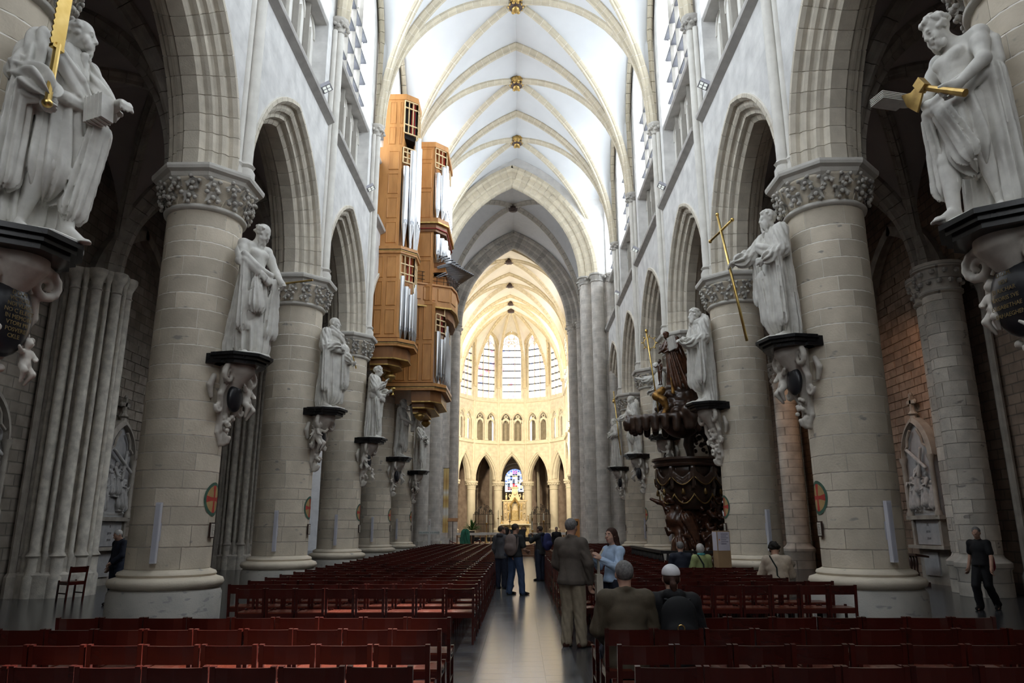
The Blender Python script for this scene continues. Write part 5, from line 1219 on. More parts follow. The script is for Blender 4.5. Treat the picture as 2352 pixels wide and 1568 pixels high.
# ------------------------------------------------------------------ the great organ on the arcade wall
organ = empty('pipe_organ', 'large oak pipe organ hanging on the arcade wall with towers of tin pipes', 'organ', loc=(0, 0, 0))
def case(poly, z0, z1, name='case', matn='oak', parent=None):
    b = MB(); b.sweep(poly, [((0, 0, z), (1, 0, 0), (0, 1, 0)) for z in (z0, z1)]); return b.build(name, matn, parent or organ)
def panels(par, x0, x1, y, z0, z1, cols, rows, m=.07):
    ws = np.cumsum([0] + cols) / sum(cols) * (x1 - x0) + x0; hs = np.cumsum([0] + rows) / sum(rows) * (z1 - z0) + z0
    for i in range(len(cols)):
        for j in range(len(rows)):
            b = MB(); a0, a1, c0, c1 = ws[i] + m, ws[i + 1] - m, hs[j] + m, hs[j + 1] - m
            v = [(a0, y + .004, c0), (a1, y + .004, c0), (a1, y + .004, c1), (a0, y + .004, c1), (a0 + .025, y - .035, c0 + .025), (a1 - .025, y - .035, c0 + .025), (a1 - .025, y - .035, c1 - .025), (a0 + .025, y - .035, c1 - .025),
                 (a0 + .045, y - .012, c0 + .045), (a1 - .045, y - .012, c0 + .045), (a1 - .045, y - .012, c1 - .045), (a0 + .045, y - .012, c1 - .045)]
            b.add(v, [(k, (k + 1) % 4, 4 + (k + 1) % 4, 4 + k) for k in range(4)] + [(4 + k, 4 + (k + 1) % 4, 8 + (k + 1) % 4, 8 + k) for k in range(4)] + [(8, 9, 10, 11)]); b.build('panel', 'oak', par)
def offset_poly(poly, d, sy=1):
    c = Vector((-5.75, sum(p[1] for p in poly) / len(poly))); out = []
    for p in poly:
        v = Vector(p) - c; out.append((p[0] + (d if p[0] > -5.6 else 0), p[1] + (d if p[1] > c.y else -d)))
    return out
def cornice(poly, z, par=None, parts=((0, .10, .03, 'oak'), (.10, .13, .05, 'gold_dull'), (.13, .16, .06, 'void'), (.16, .30, .04, 'oak'))):
    for a, b_, d, mt in parts: case(offset_poly(poly, d), z + a, z + b_, 'cornice', mt, par)
def pipe(x, y, z, h, r, foot=.45, matn='pipe_metal', ax=(1, 0)):
    b = MB(); b.lathe([(r * .22, 0), (r * .95, foot), (r, foot + .02), (r, h), (r * .9, h)], 12)
    me = b.mesh('pipe', matn, True, 50); o = inst('pipe', me, organ, T(x, y, z))
    b = MB(); d = Vector((ax[0], ax[1], 0)).normalized(); q = d.to_track_quat('Y', 'Z').to_matrix().to_4x4()
    b.add([(-r * .55, r * .9, foot + .03), (r * .55, r * .9, foot + .03), (r * .5, r * 1.0, foot + r * 1.3), (-r * .5, r * 1.0, foot + r * 1.3), (-r * .55, r * .8, foot + .03), (r * .55, r * .8, foot + .03), (r * .5, r * .8, foot + r * 1.3), (-r * .5, r * .8, foot + r * 1.3)],
          [(0, 1, 2, 3), (4, 7, 6, 5), (0, 4, 5, 1), (1, 5, 6, 2), (2, 6, 7, 3), (3, 7, 4, 0)], q); b.build('mouth', 'pipe_dark', o)
def pipe_row(p0, p1, z, hs, gap=.94, foot=.45, out=0.):
    p0 = Vector(p0); p1 = Vector(p1); n = len(hs); L = (p1 - p0).length; r = L / n / 2 * gap; d = (p1 - p0).normalized(); nr = Vector((d.y, -d.x))
    if nr.x < 0: nr = -nr
    for i, h in enumerate(hs):
        p = p0 + d * (L * (i + .5) / n) + nr * out; pipe(p.x, p.y, z, h, r, foot, ax=(nr.x, nr.y))
def grille(p0, p1, z0, z1, nv, zrows, par=None, back=True):
    p0 = Vector((*p0, 0)); p1 = Vector((*p1, 0)); b = MB(); d = (p1 - p0); 
    for i in range(nv + 1): p = p0 + d * i / nv; b.bar(p + Vector((0, 0, z0)), p + Vector((0, 0, z1)), .045, .06)
    for z in [z0, z1] + list(zrows): b.bar(p0 + Vector((0, 0, z)), p1 + Vector((0, 0, z)), .06, .05)
    b.build('grille', 'oak_pale', par or organ)
    if back:
        n = Vector((d.y, -d.x, 0)).normalized(); n = n if n.x > 0 else -n; q = MB(); e = -n * .09
        q.bar(p0 + d * .62 + e + Vector((0, 0, z0)), p0 + d * .70 + e + Vector((0, 0, z1)), .05, .03); q.bar(p0 + d * .9 + e + Vector((0, 0, z0)), p0 + d * .84 + e + Vector((0, 0, z1)), .05, .03); q.build('ornament', 'organ_red', par or organ)
def tower(y0, y1, flip=False):
    """pedal tower: near face at y0; flip mirrors it for the far tower"""
    P = lambda x, t: (x, y0 + (y1 - y0) * (1 - t if flip else t))
    low = [P(-5.75, 0), P(-4.72, 0), P(-4.62, .05), P(-4.62, .95), P(-4.72, 1), P(-5.75, 1)]; foot = [P(-5.75, -.02), P(-4.70, -.02), P(-4.12, .28), P(-4.12, .72), P(-4.70, 1.02), P(-5.75, 1.02)]
    if flip: low, foot = low[::-1], foot[::-1]
    c = case(low, 8.9, 12.4); cornice(foot, 8.55); cornice(foot, 12.4)
    if not flip: panels(c, -5.72, -4.74, y0, 8.95, 12.35, [.45, .55], [1, 1, .9])
    a, b_, e, f_ = P(-4.68, .03), P(-4.20, .28), P(-4.20, .72), P(-4.68, .97)
    pipe_row(a, b_, 8.86, [2.6, 2.2, 1.9], .92, .35); pipe_row(b_, e, 8.86, [2.0, 2.3, 2.5, 2.3, 2.0], .92, .35); pipe_row(e, f_, 8.86, [1.9, 2.2, 2.6], .92, .35)
    grille(a, b_, 11.3, 12.38, 3, (12.0, 11.6)); grille(b_, e, 10.9, 12.38, 4, (12.1, 11.7, 11.3))
    up = [P(-5.75, .05), P(-4.80, .05), P(-4.80, .95), P(-5.75, .95)]; c = case(up if not flip else up[::-1], 12.7, 17.2)
    if not flip: panels(c, -5.42, -4.82, y0 + (y1 - y0) * .05, 12.8, 17.1, [1], [1, 1, 1, .95], .08)
    top = [P(-5.6, .05), P(-4.72, .05), P(-4.25, .25), P(-4.25, .75), P(-4.72, .95), P(-5.6, .95)]; tb = [P(-5.6, .05), P(-4.74, .05), P(-4.74, .95), P(-5.6, .95)]
    if flip: top, tb = top[::-1], tb[::-1]
    c = case(tb, 17.2, 19.45); case(offset_poly(top, .03), 19.45, 19.70, 'cornice')
    if not flip: panels(c, -5.45, -4.76, y0 + (y1 - y0) * .05, 17.25, 19.4, [.62, .38], [.9, 1.1], .07)
    a, b_, e, f_ = P(-4.74, .06), P(-4.26, .25), P(-4.26, .75), P(-4.74, .94)
    pipe_row(a, b_, 12.72, [3.6, 4.4], .95, 1.0); pipe_row(b_, e, 12.72, [5.0, 5.3, 5.0], .95, 1.1); pipe_row(e, f_, 12.72, [4.4, 3.6], .95, 1.0)
    grille(b_, e, 17.7, 19.42, 4, (19.1, 18.3, 17.95)); grille(a, b_, 17.9, 19.42, 3, (19.1, 18.3)); vb = [P(-4.74, .12), P(-4.40, .3), P(-4.40, .7), P(-4.74, .88)]; case(vb if not flip else vb[::-1], 17.7, 19.45, 'case_back', 'void'); grille(a, b_, 16.5, 17.2, 3, (16.75, 17.0));  # near-black box stands in for the shaded hollow behind the top grilles
    # stepped pendant below
    for z, k, d in ((8.30, .86, .25), (8.02, .66, .20), (7.78, .42, .14)):
        q = [(-5.75 + (x + 5.75) * k, (y - (y0 + y1) / 2) * (k * .5 + .5) + (y0 + y1) / 2) for x, y in foot]; case(q, z - d + .05, z + .25, 'tray', 'oak_dark'); case(offset_poly(q, .03), z - d, z - d + .05, 'tray_edge', 'gold_dull')
    b = MB(); b.lathe([(.02, 7.28), (.10, 7.32), (.10, 7.38), (.22, 7.46), (.24, 7.54), (.16, 7.60), (.14, 7.70)], 14, m=T(-5.1, (y0 + y1) / 2, 0)); b.build('finial', 'gold_dull', organ, smooth=True)
tower(27.6, 29.5); tower(34.7, 36.6, True)
# main case between the towers
yA, yB = 30.4, 33.8
def mainblock(z0, z1, xw, xp, cols, rows, name='case'):
    c = case([(-5.75, yA), (xw, yA), (xw, yB), (-5.75, yB)], z0, z1, name); panels(c, max(-5.3, xw - 1.7), xw, yA, z0, z1, cols, rows, .075)
    return c
mainblock(7.65, 11.2, -3.58, -3.2, [1, 1, 1], [1, 1]); f1 = [(-5.75, yA - .05), (-3.55, yA - .05), (-3.1, yA + .5), (-3.1, yB - .5), (-3.55, yB + .05), (-5.75, yB + .05)]
cornice(f1, 7.30)
pipe_row((-3.52, yA + .05), (-3.2, yA + .5), 7.6, [2.3, 2.0], .9, .3); pipe_row((-3.2, yA + .5), (-3.2, yB - .5), 7.6, [1.9, 2.2, 2.5, 2.7, 2.9, 2.7, 2.5, 2.2, 1.9, 2.2, 2.0], .9, .3)
grille((-3.52, yA + .05), (-3.2, yA + .5), 9.9, 10.7, 2, (10.2, 10.45)); grille((-3.2, yA + .5), (-3.2, yA + 1.5), 9.9, 11.0, 3, (10.3, 10.7)); grille((-3.2, yB - 1.5), (-3.2, yB - .5), 9.6, 11.0, 3, (10.0, 10.4))
mainblock(11.2, 14.55, -3.72, -3.2, [1, 1], [.8, 1.2, 1.3]); cornice([(-5.75, yA - .05), (-3.62, yA - .05), (-3.2, yA + .5), (-3.2, yB - .5), (-3.62, yB + .05), (-5.75, yB + .05)], 14.5, parts=((0, .12, .0, 'oak_dark'), (.12, .15, .05, 'organ_red'), (.15, .36, .02, 'oak_dark'), (.36, .42, .12, 'gold_dull'), (.42, .62, .10, 'oak')))
pipe_row((-3.66, yA + .05), (-3.3, yA + .5), 13.2, [1.2, 1.1], .9, .25); pipe_row((-3.3, yA + .5), (-3.3, yB - .5), 13.2, [1.1, 1.2, 1.1, 1.0, 1.1, 1.2, 1.1, 1.0], .9, .25)
mainblock(15.1, 18.7, -3.78, -3.2, [1, 1], [1.25, 1.25, .62]); case([(-5.6, yA - .03), (-3.72, yA - .03), (-3.2, yA + .5), (-3.2, yB - .5), (-3.72, yB + .03), (-5.6, yB + .03)], 18.7, 18.95, 'cornice')
pipe_row((-3.72, yA + .05), (-3.3, yA + .5), 15.12, [2.3, 2.7], .93, .5); pipe_row((-3.3, yA + .5), (-3.3, yB - .5), 15.12, [2.9, 2.7, 2.5, 2.3, 2.3, 2.5, 2.7, 2.9], .93, .5)
grille((-3.72, yA + .05), (-3.3, yA + .5), 17.7, 18.68, 3, (18.4, 17.95)); grille((-3.3, yA + .5), (-3.3, yA + 1.1), 17.9, 18.68, 3, (18.4, 18.1)); grille((-3.3, yB - 1.1), (-3.3, yB - .5), 17.2, 18.68, 3, (18.2, 17.6))
# stepped pendants under the main case
for z, k, d in ((7.05, .88, .24), (6.78, .66, .2), (6.55, .42, .16)):
    q = [(max(-4.5, -5.75 + (x + 5.75) * (k * .55 + .45)), (y - 32.1) * (k * .6 + .4) + 32.1) for x, y in f1]; case(q, z - d + .05, z + .28, 'tray', 'oak_dark'); case(offset_poly(q, .03), z - d, z - d + .05, 'tray_edge', 'gold_dull')
for yy in (31.0, 33.2):
    b = MB(); b.lathe([(.02, 6.1), (.1, 6.14), (.2, 6.24), (.22, 6.32), (.12, 6.42)], 12, m=T(-4.2, yy, 0)); b.build('finial', 'gold_dull', organ, smooth=True)
# player's balcony with railing and the fan of horizontal trumpets
gal = [(-4.75, yA - .35), (-3.55, yA + .25), (-2.95, yA + .55), (-2.8, yA + 1.3), (-2.8, yB - .9), (-3.0, yB + .1), (-4.75, yB + .3)]
g = case(gal, 11.22, 12.0, 'balcony'); case([(x + (.06 if x > -4.7 else 0), y - .05 if y < 32 else y + .05) for x, y in gal], 12.0, 12.08, 'balcony_rail', 'oak'); case([(x + (.06 if x > -4.7 else 0), y - .05 if y < 32 else y + .05) for x, y in gal], 11.0, 11.06, 'balcony_edge', 'gold_dull'); case([(x + (.02 if x > -4.7 else 0), y) for x, y in gal], 11.06, 11.22, 'balcony_base', 'oak')
case([(x - .1, y + .1 if y < 32 else y - .1) for x, y in gal], 10.6, 11.0, 'balcony_floor', 'oak_dark')
for i in range(3):
    a, b_ = Vector((*gal[i], 0)), Vector((*gal[i + 1], 0)); n = 2 if i == 0 else 1
    for j in range(n):
        p, q_ = a.lerp(b_, (j + .08) / n), a.lerp(b_, (j + .92) / n); d = (q_ - p); nn = Vector((d.y, -d.x, 0)).normalized() * .025; b = MB()
        v = [p + nn * .3 + Vector((0, 0, 11.32)), q_ + nn * .3 + Vector((0, 0, 11.32)), q_ + nn * .3 + Vector((0, 0, 11.90)), p + nn * .3 + Vector((0, 0, 11.90))]; c0 = sum(v, Vector()) / 4
        w = [c0 + (x - c0) * .94 + nn for x in v]; b.add(v + w, [(4, 5, 6, 7)] + [(k, (k + 1) % 4, 4 + (k + 1) % 4, 4 + k) for k in range(4)]); b.build('panel', 'oak', g)
b = MB()
for z in (12.25, 12.42, 12.60): b.tube([Vector((*p, z)) for p in gal[:6]], .012, 5)
for i in range(5):
    for t in (0, .5): p = Vector((*gal[i], 0)).lerp(Vector((*gal[i + 1], 0)), t); b.tube([p + Vector((0, 0, 12.05)), p + Vector((0, 0, 12.6))], .012, 5)
b.build('railing', 'iron', organ)
b = MB(); b.box(-4.3, -3.2, yA + .5, yA + 1.2, 12.0, 13.0); b.build('console_housing', 'oak', organ)
for tier, (z, n, L) in enumerate(((13.35, 13, .95), (13.0, 25, 1.45), (12.55, 15, .8))):
    for i in range(n):
        t = i / (n - 1) * 2 - 1; y = 32.1 + t * 1.55; ln = L * (1 - .62 * abs(t)); tt = MB()
        tt.tube([(-3.55, y, z - .12 * abs(t)), (-3.45 + ln * .6, y, z + .02), (-3.45 + ln, y, z + .05)], [.02, .03, .055], 7); tt.build('trumpet_pipe', 'pipe_dark', organ)
for yy in (yA + .8, 32.1, yB - .8):
    b = MB(); b.box(-3.72, -3.15, yy - .3, yy + .3, 12.55, 12.75); b.build('trumpet_rack', 'oak_dark', organ)
b = MB(); b.box(-3.75, -3.2, yA + .45, yB - .45, 13.0, 13.2); b.build('trumpet_shelf', 'oak_dark', organ)
# ------------------------------------------------------------------ the carved pulpit
pul = empty('pulpit', 'dark carved wooden pulpit with figures, foliage, draped tub and canopy', 'pulpit', loc=(5.55, 23.55, 0))
rg = random.Random(31)
f = SDF((-1.5, -1.2, 0), (1.6, 1.5, 4.8), .038)         # trunks, figures and foliage below the tub
f.chain([(.75, .35, 0), (.8, .3, 1.0), (.72, .25, 2.2), (.9, .3, 3.0), (.85, .35, 4.4)], [.30, .22, .20, .18, .2], .06); f.chain([(.05, .1, 0), (.12, .0, .9), (-.05, .05, 1.6), (-.15, .1, 2.3)], [.26, .17, .2, .3], .08); f.chain([(.75, .2, 2.0), (.5, .1, 2.5), (.3, .1, 2.7)], [.2, .16, .2], .08)
f.cap((-.05, .2, 0), (0, .2, .25), .75, .6, .1)
def small_fig(f, base, H, rz, pose):
    J = joints(H, **pose); m = np.array(RZ(rz).to_3x3(), np.float32); J = {k: m @ v + V3(base) for k, v in J.items()}; body(f, J, H, 1.02); return J
pA = dict(elR=(.17, .06, .72), wrR=(.20, .16, .82), elL=(-.14, .04, .68), wrL=(-.05, .14, .72), head=(.02, .03, .93), knR=(.06, .06, .29))
J = small_fig(f, (-.55, -.35, .05), 1.95, R(160), pA); head(f, J, 1.95, yaw=R(160), hair='curly', seed=2); f.cap((-.55, -.35, 1.15), (-.5, -.35, .35), .27, .34, .05, fold=(.05, 9, .3, 1))
J = small_fig(f, (.30, -.45, .05), 1.75, R(200), dict(elR=(.15, .1, .7), wrR=(.08, .18, .8), elL=(-.16, .05, .65), wrL=(-.10, .15, .6))); head(f, J, 1.75, yaw=R(200), hair='curly', seed=6)
f.chain([(-.35, -.2, 2.1), (-.9, -.25, 2.35), (-1.15, -.3, 2.42), (-1.38, -.3, 2.52)], [.16, .09, .07, .05], .04); f.chain([(-.6, -.3, 2.3), (-.85, -.4, 2.6), (-1.05, -.4, 2.78)], [.09, .07, .045], .03); f.ell((-.85, -.3, 2.5), (.14, .14, .15), .03)   # the reaching angel
f.chain([(-.5, -.2, 1.5), (-.75, -.3, 1.9), (-.6, -.3, 2.2)], [.22, .2, .2], .08); f.chain([(-1.0, -.3, 2.3), (-.85, -.2, 1.95), (-.9, -.3, 1.7)], [.04, .06, .05], .03)
f.cap((-.35, -.45, 1.9), (-.1, -.5, 1.15), .26, .12, .06, fold=(.05, 7, .2, 2))
for i in range(480):                                    # foliage clumps
    z = rg.random() ** .8 * 2.6; a = rg.uniform(-.5, PI + .5); q = .5 + .55 * rg.random(); x = .78 + math.cos(a) * q * .72; y = .1 - abs(math.sin(a)) * q * .8
    if z > 2.2: x, y = rg.uniform(-.9, 1.1), rg.uniform(-.7, .2)
    e = rg.uniform(.05, .13); f.ell((x, y, z), (e, e, e * .55), .006, RX(rg.uniform(-1, 1)) @ RY(rg.uniform(-1, 1)))
inst('carved_base', f.mesh('carved_base', 'pulpit_brown', 0.01), pul)
f = SDF((-1.3, -1.3, 2.2), (1.3, 1.3, 3.9), .03)
f.cap((-.1, 0, 3.35), (-.1, 0, 2.75), .93, .80, .05); f.cap((-.1, 0, 2.75), (-.1, 0, 2.25), .74, .35, .1, fold=(.05, 9, 0, 1)); f.ell((-.1, 0, 3.4), (2, 2, .0001), .001) if 0 else None
f.D = np.maximum(f.D, (f.ax[2] - 3.5)[None, None, :])
for i in range(9):                                      # swags of the draped cloth
    a = -PI * .95 + i * PI * 1.9 / 9; P = lambda t, r_, z: (-.1 + r_ * math.cos(a + t), -r_ * abs(1) * math.sin(-(a + t)), z)
    for dz in (0, .1, .2): f.chain([P(0, 1.0, 3.40), P(.17, 1.0, 3.22 - dz), P(.35, .98, 3.10 - dz), P(.53, 1.0, 3.22 - dz), P(.70, 1.0, 3.40)], .045, .02)
    f.cap(P(0, 1.0, 3.42), P(0, .99, 2.85), .09, .05, .02, fold=(.02, 6, 0, 0))
inst('tub', f.mesh('tub', 'pulpit_wood'), pul)
b = MB(); b.lathe([(.98, 3.46), (1.08, 3.50), (1.10, 3.56), (1.04, 3.60), (1.06, 3.66), (1.14, 3.70), (1.14, 3.76), (.9, 3.77)], 28, m=T(-.1, 0, 0)); b.build('rim', 'pulpit_wood', pul, smooth=True, sharp=40)
b = MB()
for i in range(9):
    a = -PI * .95 + i * PI * 1.9 / 9; P = lambda t, r_, z: (-.1 + r_ * math.cos(a + t), r_ * math.sin(a + t), z)
    b.tube([P(t, 1.06, 3.20 - .28 * math.sin(PI * t / .7)) for t in np.linspace(.04, .66, 9)], .02, 6); b.lathe([(.02, 0), (.06, .03), (.05, .14), (.02, .2)], 7, m=T(*P(.35, 1.02, 2.62)))
    b.tube([P(t, .93, 2.66 - .3 * math.sin(PI * t / .7)) for t in np.linspace(.0, .7, 9)], .024, 6)
b.build('gilt_fringe', 'pulpit_gold', pul, smooth=True)
f = SDF((-2.4, -1.6, 4.1), (1.3, 1.6, 6.9), .036)        # canopy like a draped cloud
f.cap((-1.0, 0, 5.0), (.3, .1, 5.0), .72, .85, .1, flat=((0, 0, 1), .28))
for i in range(26):
    a = i * 2 * PI / 26; x, y = -.40 + 1.42 * math.cos(a), .05 + .92 * math.sin(a); f.cap((x, y, 5.0), (x, y, 4.72 - .06 * (i % 2)), .14, .11, .04); f.chain([(x, y, 5.05), (-.40 + 1.44 * math.cos(a + .24), .05 + .94 * math.sin(a + .24), 5.05)], .08, .03)
f.chain([(-1.7, 0, 5.0), (-1.95, -.05, 4.9), (-2.0, -.05, 4.75)], [.2, .17, .1], .05); f.ell((-1.9, 0, 5.1), (.14, .14, .12), .03); f.chain([(-.2, -.9, 5.2), (-.05, -.95, 5.0), (-.1, -.95, 4.7)], [.2, .16, .1], .06)
for i in range(220):
    t = rg.random(); q = (1 - t) * .75 + .2; a = rg.uniform(0, 2 * PI); e = rg.uniform(.07, .15); f.ell((-.22 + q * .9 * math.cos(a) + .05 * t, .05 + q * .7 * math.sin(a), 5.1 + 1.5 * t), (e, e, e * .8), .02)
f.cap((-.22, .05, 5.1), (-.1, .05, 6.3), .66, .36, .1)
inst('canopy', f.mesh('canopy', 'pulpit_wood'), pul)
f = SDF((-.4, -.5, 3.4), (1.6, 1.3, 5.2), .036)          # trees and figures that carry the canopy
f.chain([(.85, .35, 3.6), (.95, .4, 4.2), (.6, .3, 4.9)], [.2, .2, .3], .06); f.chain([(.2, .6, 3.6), (.1, .6, 4.3), (.2, .4, 4.95)], [.1, .16, .25], .06); f.cap((1.0, .3, 3.6), (.9, .3, 4.9), .2, .3, .06, fold=(.06, 7, 0, 2))
for i in range(60): e = rg.uniform(.05, .1); f.ell((rg.uniform(.1, 1.2), rg.uniform(-.1, .8), rg.uniform(4.0, 5.0)), (e, e, e), .01)
inst('canopy_support', f.mesh('canopy_support', 'pulpit_wood'), pul)
Hm = 1.85; f = SDF((-1.3, -.9, 5.5), (.9, .7, 8.2), .026)    # the woman treading on the serpent, with the child
J = joints(Hm, head=(.03, .09, .905), neck=(.02, .05, .845), elR=(.15, .09, .68), wrR=(.13, .19, .60), elL=(-.14, .03, .66), wrL=(.0, .17, .58)); mz = np.array(RZ(R(115)).to_3x3(), np.float32); J = {k: mz @ v + V3((-.05, 0, 6.02)) for k, v in J.items()}
body(f, J, Hm); head(f, J, Hm, yaw=R(115), nod=.5, hair='curly', seed=8); f.cap((-.05, 0, 7.2), (.12, .0, 6.05), .19, .36, .05, fold=(.05, 10, .3, 2)); f.cap((.1, .1, 7.35), (.35, .1, 6.3), .16, .25, .05, fold=(.04, 8, .3, 2)); f.cap(J['shR'], J['elR'], .13, .11, .03, fold=(.02, 7, 0, 4)); f.cap(J['shL'], J['elL'], .13, .11, .03, fold=(.02, 7, 0, 4))
Jc = joints(.85, elR=(.16, .06, .72), wrR=(.2, .16, .76)); Jc = {k: mz @ v + V3((-.50, -.05, 6.02)) for k, v in Jc.items()}; body(f, Jc, .85, 1.2); head(f, Jc, .85, yaw=R(115), hair='curly', sc=1.3, seed=4)
inst('crowning_figures', f.mesh('crowning_figures', 'pulpit_brown'), pul, T(-.36, -.1, .12))
b = MB(); b.tube([(-.66, -.12, 4.98), (-.95, -.1, 7.95)], .026, 8); b.ell((-.95, -.1, 7.95), (.05, .05, .08), 8, 6)
for i in range(8): a = i * PI / 4; b.bar((-.86 + .2 * math.cos(a), -.1, 7.55 + .2 * math.sin(a)), (-.86 + .27 * math.cos(a), -.1, 7.55 + .27 * math.sin(a)), .04, .03, (0, 1, 0))
b.tube([(-.86 + .19 * math.cos(t), -.1, 7.55 + .19 * math.sin(t)) for t in np.linspace(0, 2 * PI, 16, endpoint=False)], .014, 5, True); b.build('gilt_lance', 'gold', pul, smooth=True, mw=T(-.30, -.1, .0))
f = SDF((-1.0, -.6, 4.9), (.2, .4, 6.4), .03); f.chain([(-.55, -.2, 5.95), (-.75, -.25, 5.75), (-.55, -.3, 5.6), (-.45, -.3, 5.35), (-.6, -.3, 5.1)], [.12, .14, .13, .09, .06], .05); f.cap((-.28, -.32, 6.35), (-.22, -.32, 5.85), .035, .07, .03, flat=((0, 1, 0), .4)); inst('gilt_serpent', f.mesh('gilt_serpent', 'pulpit_gilt'), pul, T(-.30, -.1, 0))
# black iron balustrade in front of the pulpit
rail = empty('balustrade', 'low black balustrade in front of the carved pulpit', 'railing', loc=(0, 0, 0))
pts = [Vector((4.15, 27.5, 0)), Vector((4.15, 21.6, 0)), Vector((6.0, 21.6, 0))]
b = MB()
for a, c in zip(pts[:-1], pts[1:]): b.bar(a + Vector((0, 0, .98)), c + Vector((0, 0, .98)), .12, .08); b.bar(a + Vector((0, 0, .5)), c + Vector((0, 0, .5)), .06, .05); b.bar(a + Vector((0, 0, .06)), c + Vector((0, 0, .06)), .14, .12)
b.build('rail', 'iron', rail)
bm = MB(); bm.lathe([(.03, 0), (.055, .12), (.03, .3), (.05, .42), (.03, .5), (.055, .62), (.03, .82)], 7); me = bm.mesh('baluster', 'iron', True)
for a, c in zip(pts[:-1], pts[1:]):
    n = int((c - a).length / .24)
    for i in range(n): inst('baluster', me, rail, T(*(a.lerp(c, (i + .5) / n) + Vector((0, 0, .12)))))

# ------------------------------------------------------------------ chairs
CW = .447
def chair_parts():
    P = {}
    b = MB(); n = 5; v = []                              # contoured seat
    for j in range(n + 1):
        for i in range(n + 1):
            x = (i / n - .5) * .42; y = -.19 + j / n * .41; q = (1 - min(1, (x / .15) ** 2)) * (1 - min(1, ((y + .02) / .16) ** 2)); v.append((x, y, .455 - .016 * max(0, q)))
    o = len(v); v += [(x, y, .437) for x, y, z in v]; k = n + 1
    f = [(j * k + i, j * k + i + 1, (j + 1) * k + i + 1, (j + 1) * k + i) for j in range(n) for i in range(n)]
    rim = [i for i in range(k)] + [j * k + n for j in range(1, k)] + [n * k + i for i in range(n - 1, -1, -1)] + [j * k for j in range(n - 1, 0, -1)]
    f += [tuple(o + i for i in rim[::-1])] + [(rim[i], o + rim[i], o + rim[(i + 1) % len(rim)], rim[(i + 1) % len(rim)]) for i in range(len(rim))]
    b.add(v, f); P['seat'] = b.mesh('seat', 'chair_seat')
    b = MB(); m_ = 4
    for i in range(m_):                                  # bowed top rail
        xa, xb = -.19 + .38 * i / m_, -.19 + .38 * (i + 1) / m_; ya, yb_ = [-.235 - .02 * (1 - (x / .19) ** 2) for x in (xa, xb)]
        b.add([(xa, ya - .011, .655), (xb, yb_ - .011, .655), (xb, yb_ + .011, .655), (xa, ya + .011, .655), (xa, ya - .021, .790), (xb, yb_ - .021, .790), (xb, yb_ + .001, .790), (xa, ya + .001, .790)], [(3, 2, 1, 0), (4, 5, 6, 7), (0, 1, 5, 4), (2, 3, 7, 6)] + ([(3, 0, 4, 7)] if i == 0 else []) + ([(1, 2, 6, 5)] if i == m_ - 1 else []))
    P['backrest'] = b.mesh('backrest', 'chair_wood')
    b = MB(); b.bar((0, -.185, 0), (0, -.205, .44), .034, .036); b.bar((0, -.205, .44), (0, -.245, .80), .036, .036); P['rear_leg'] = b.mesh('leg', 'chair_wood')
    b = MB(); b.bar((0, .20, 0), (0, .19, .475), .034, .036); P['front_leg'] = b.mesh('leg', 'chair_wood')
    b = MB(); b.box(-.19, .19, -.20, -.18, .375, .437); b.box(-.19, .19, .18, .20, .375, .437)
    for s in (-1, 1): b.box(s * .2 - .011, s * .2 + .011, -.19, .19, .375, .437)
    P['seat_rail'] = b.mesh('seat_rail', 'chair_wood')
    b = MB()
    for s in (-1, 1): b.box(s * .2 - .01, s * .2 + .01, -.19, .19, .17, .20)
    P['stretcher'] = b.mesh('stretcher', 'chair_wood')
    b = MB(); b.box(.205, .218, -.06, .08, .40, .425); P['coupling'] = b.mesh('coupling', 'iron'); return P
CP = chair_parts()
def chair_full(loc, rz, label, group):
    o = empty('chair', label, 'chair', group, loc=loc, rz=rz)
    for nme in ('seat', 'backrest', 'seat_rail', 'stretcher', 'coupling'): inst(nme, CP[nme], o)
    for s in (-1, 1): inst('leg', CP['rear_leg'], o, T(s * .199, 0, 0)); inst('leg', CP['front_leg'], o, T(s * .199, 0, 0))
    return o
def joined_chair():
    vs_, fs, mi = [], [], []
    for nme, dx in [('seat', 0), ('backrest', 0), ('seat_rail', 0), ('stretcher', 0), ('rear_leg', -.199), ('rear_leg', .199), ('front_leg', -.199), ('front_leg', .199)]:
        me = CP[nme]; o = len(vs_); vs_ += [(v.co.x + dx, v.co.y, v.co.z) for v in me.vertices]; fs += [tuple(i + o for i in p.vertices) for p in me.polygons]; mi += [1 if nme == 'seat' else 0] * len(me.polygons)
    return vs_, fs, mi
JV, JF, JM = joined_chair()
jm = bpy.data.meshes.new('chair'); jm.from_pydata(JV, [], JF); jm.materials.append(M['chair_wood']); jm.materials.append(M['chair_seat']); jm.polygons.foreach_set('material_index', JM)
rows = [5.15, 6.05, 6.95, 7.82]
ORD = ('first', 'second', 'third', 'fourth', 'fifth', 'sixth', 'seventh', 'eighth', 'ninth', 'tenth', 'eleventh', 'twelfth', 'thirteenth', 'fourteenth')
spots = []                                               # (x, y, side, row index, block)
for r_, y in enumerate(rows):
    for s in (-1, 1):
        n = (9 if r_ == 3 else 11); x0 = .60 if s < 0 else .84
        for i in range(n): spots.append((s * (x0 + CW * (i + .5)), y, s, r_, 0))
r_ = 0; y = 11.42
while y < 42.0:
    for s in (-1, 1):
        yy = y + (.55 if s > 0 else 0); n = 8 if (s < 0 and r_ == 0) else 9 if s < 0 else 10; x0 = .58 if s < 0 else .86
        if s > 0 and 21.2 < yy < 28: n = 7
        elif s > 0 and r_ > 1 and min(abs(yy + .25 - YK(k)) for k in range(7)) < 1.35: n = 9
        for i in range(n): spots.append((s * (x0 + CW * (i + .5)), yy, s, r_, 1))
    r_ += 1; y += .86
spots.sort(key=lambda t: t[1])
far = []
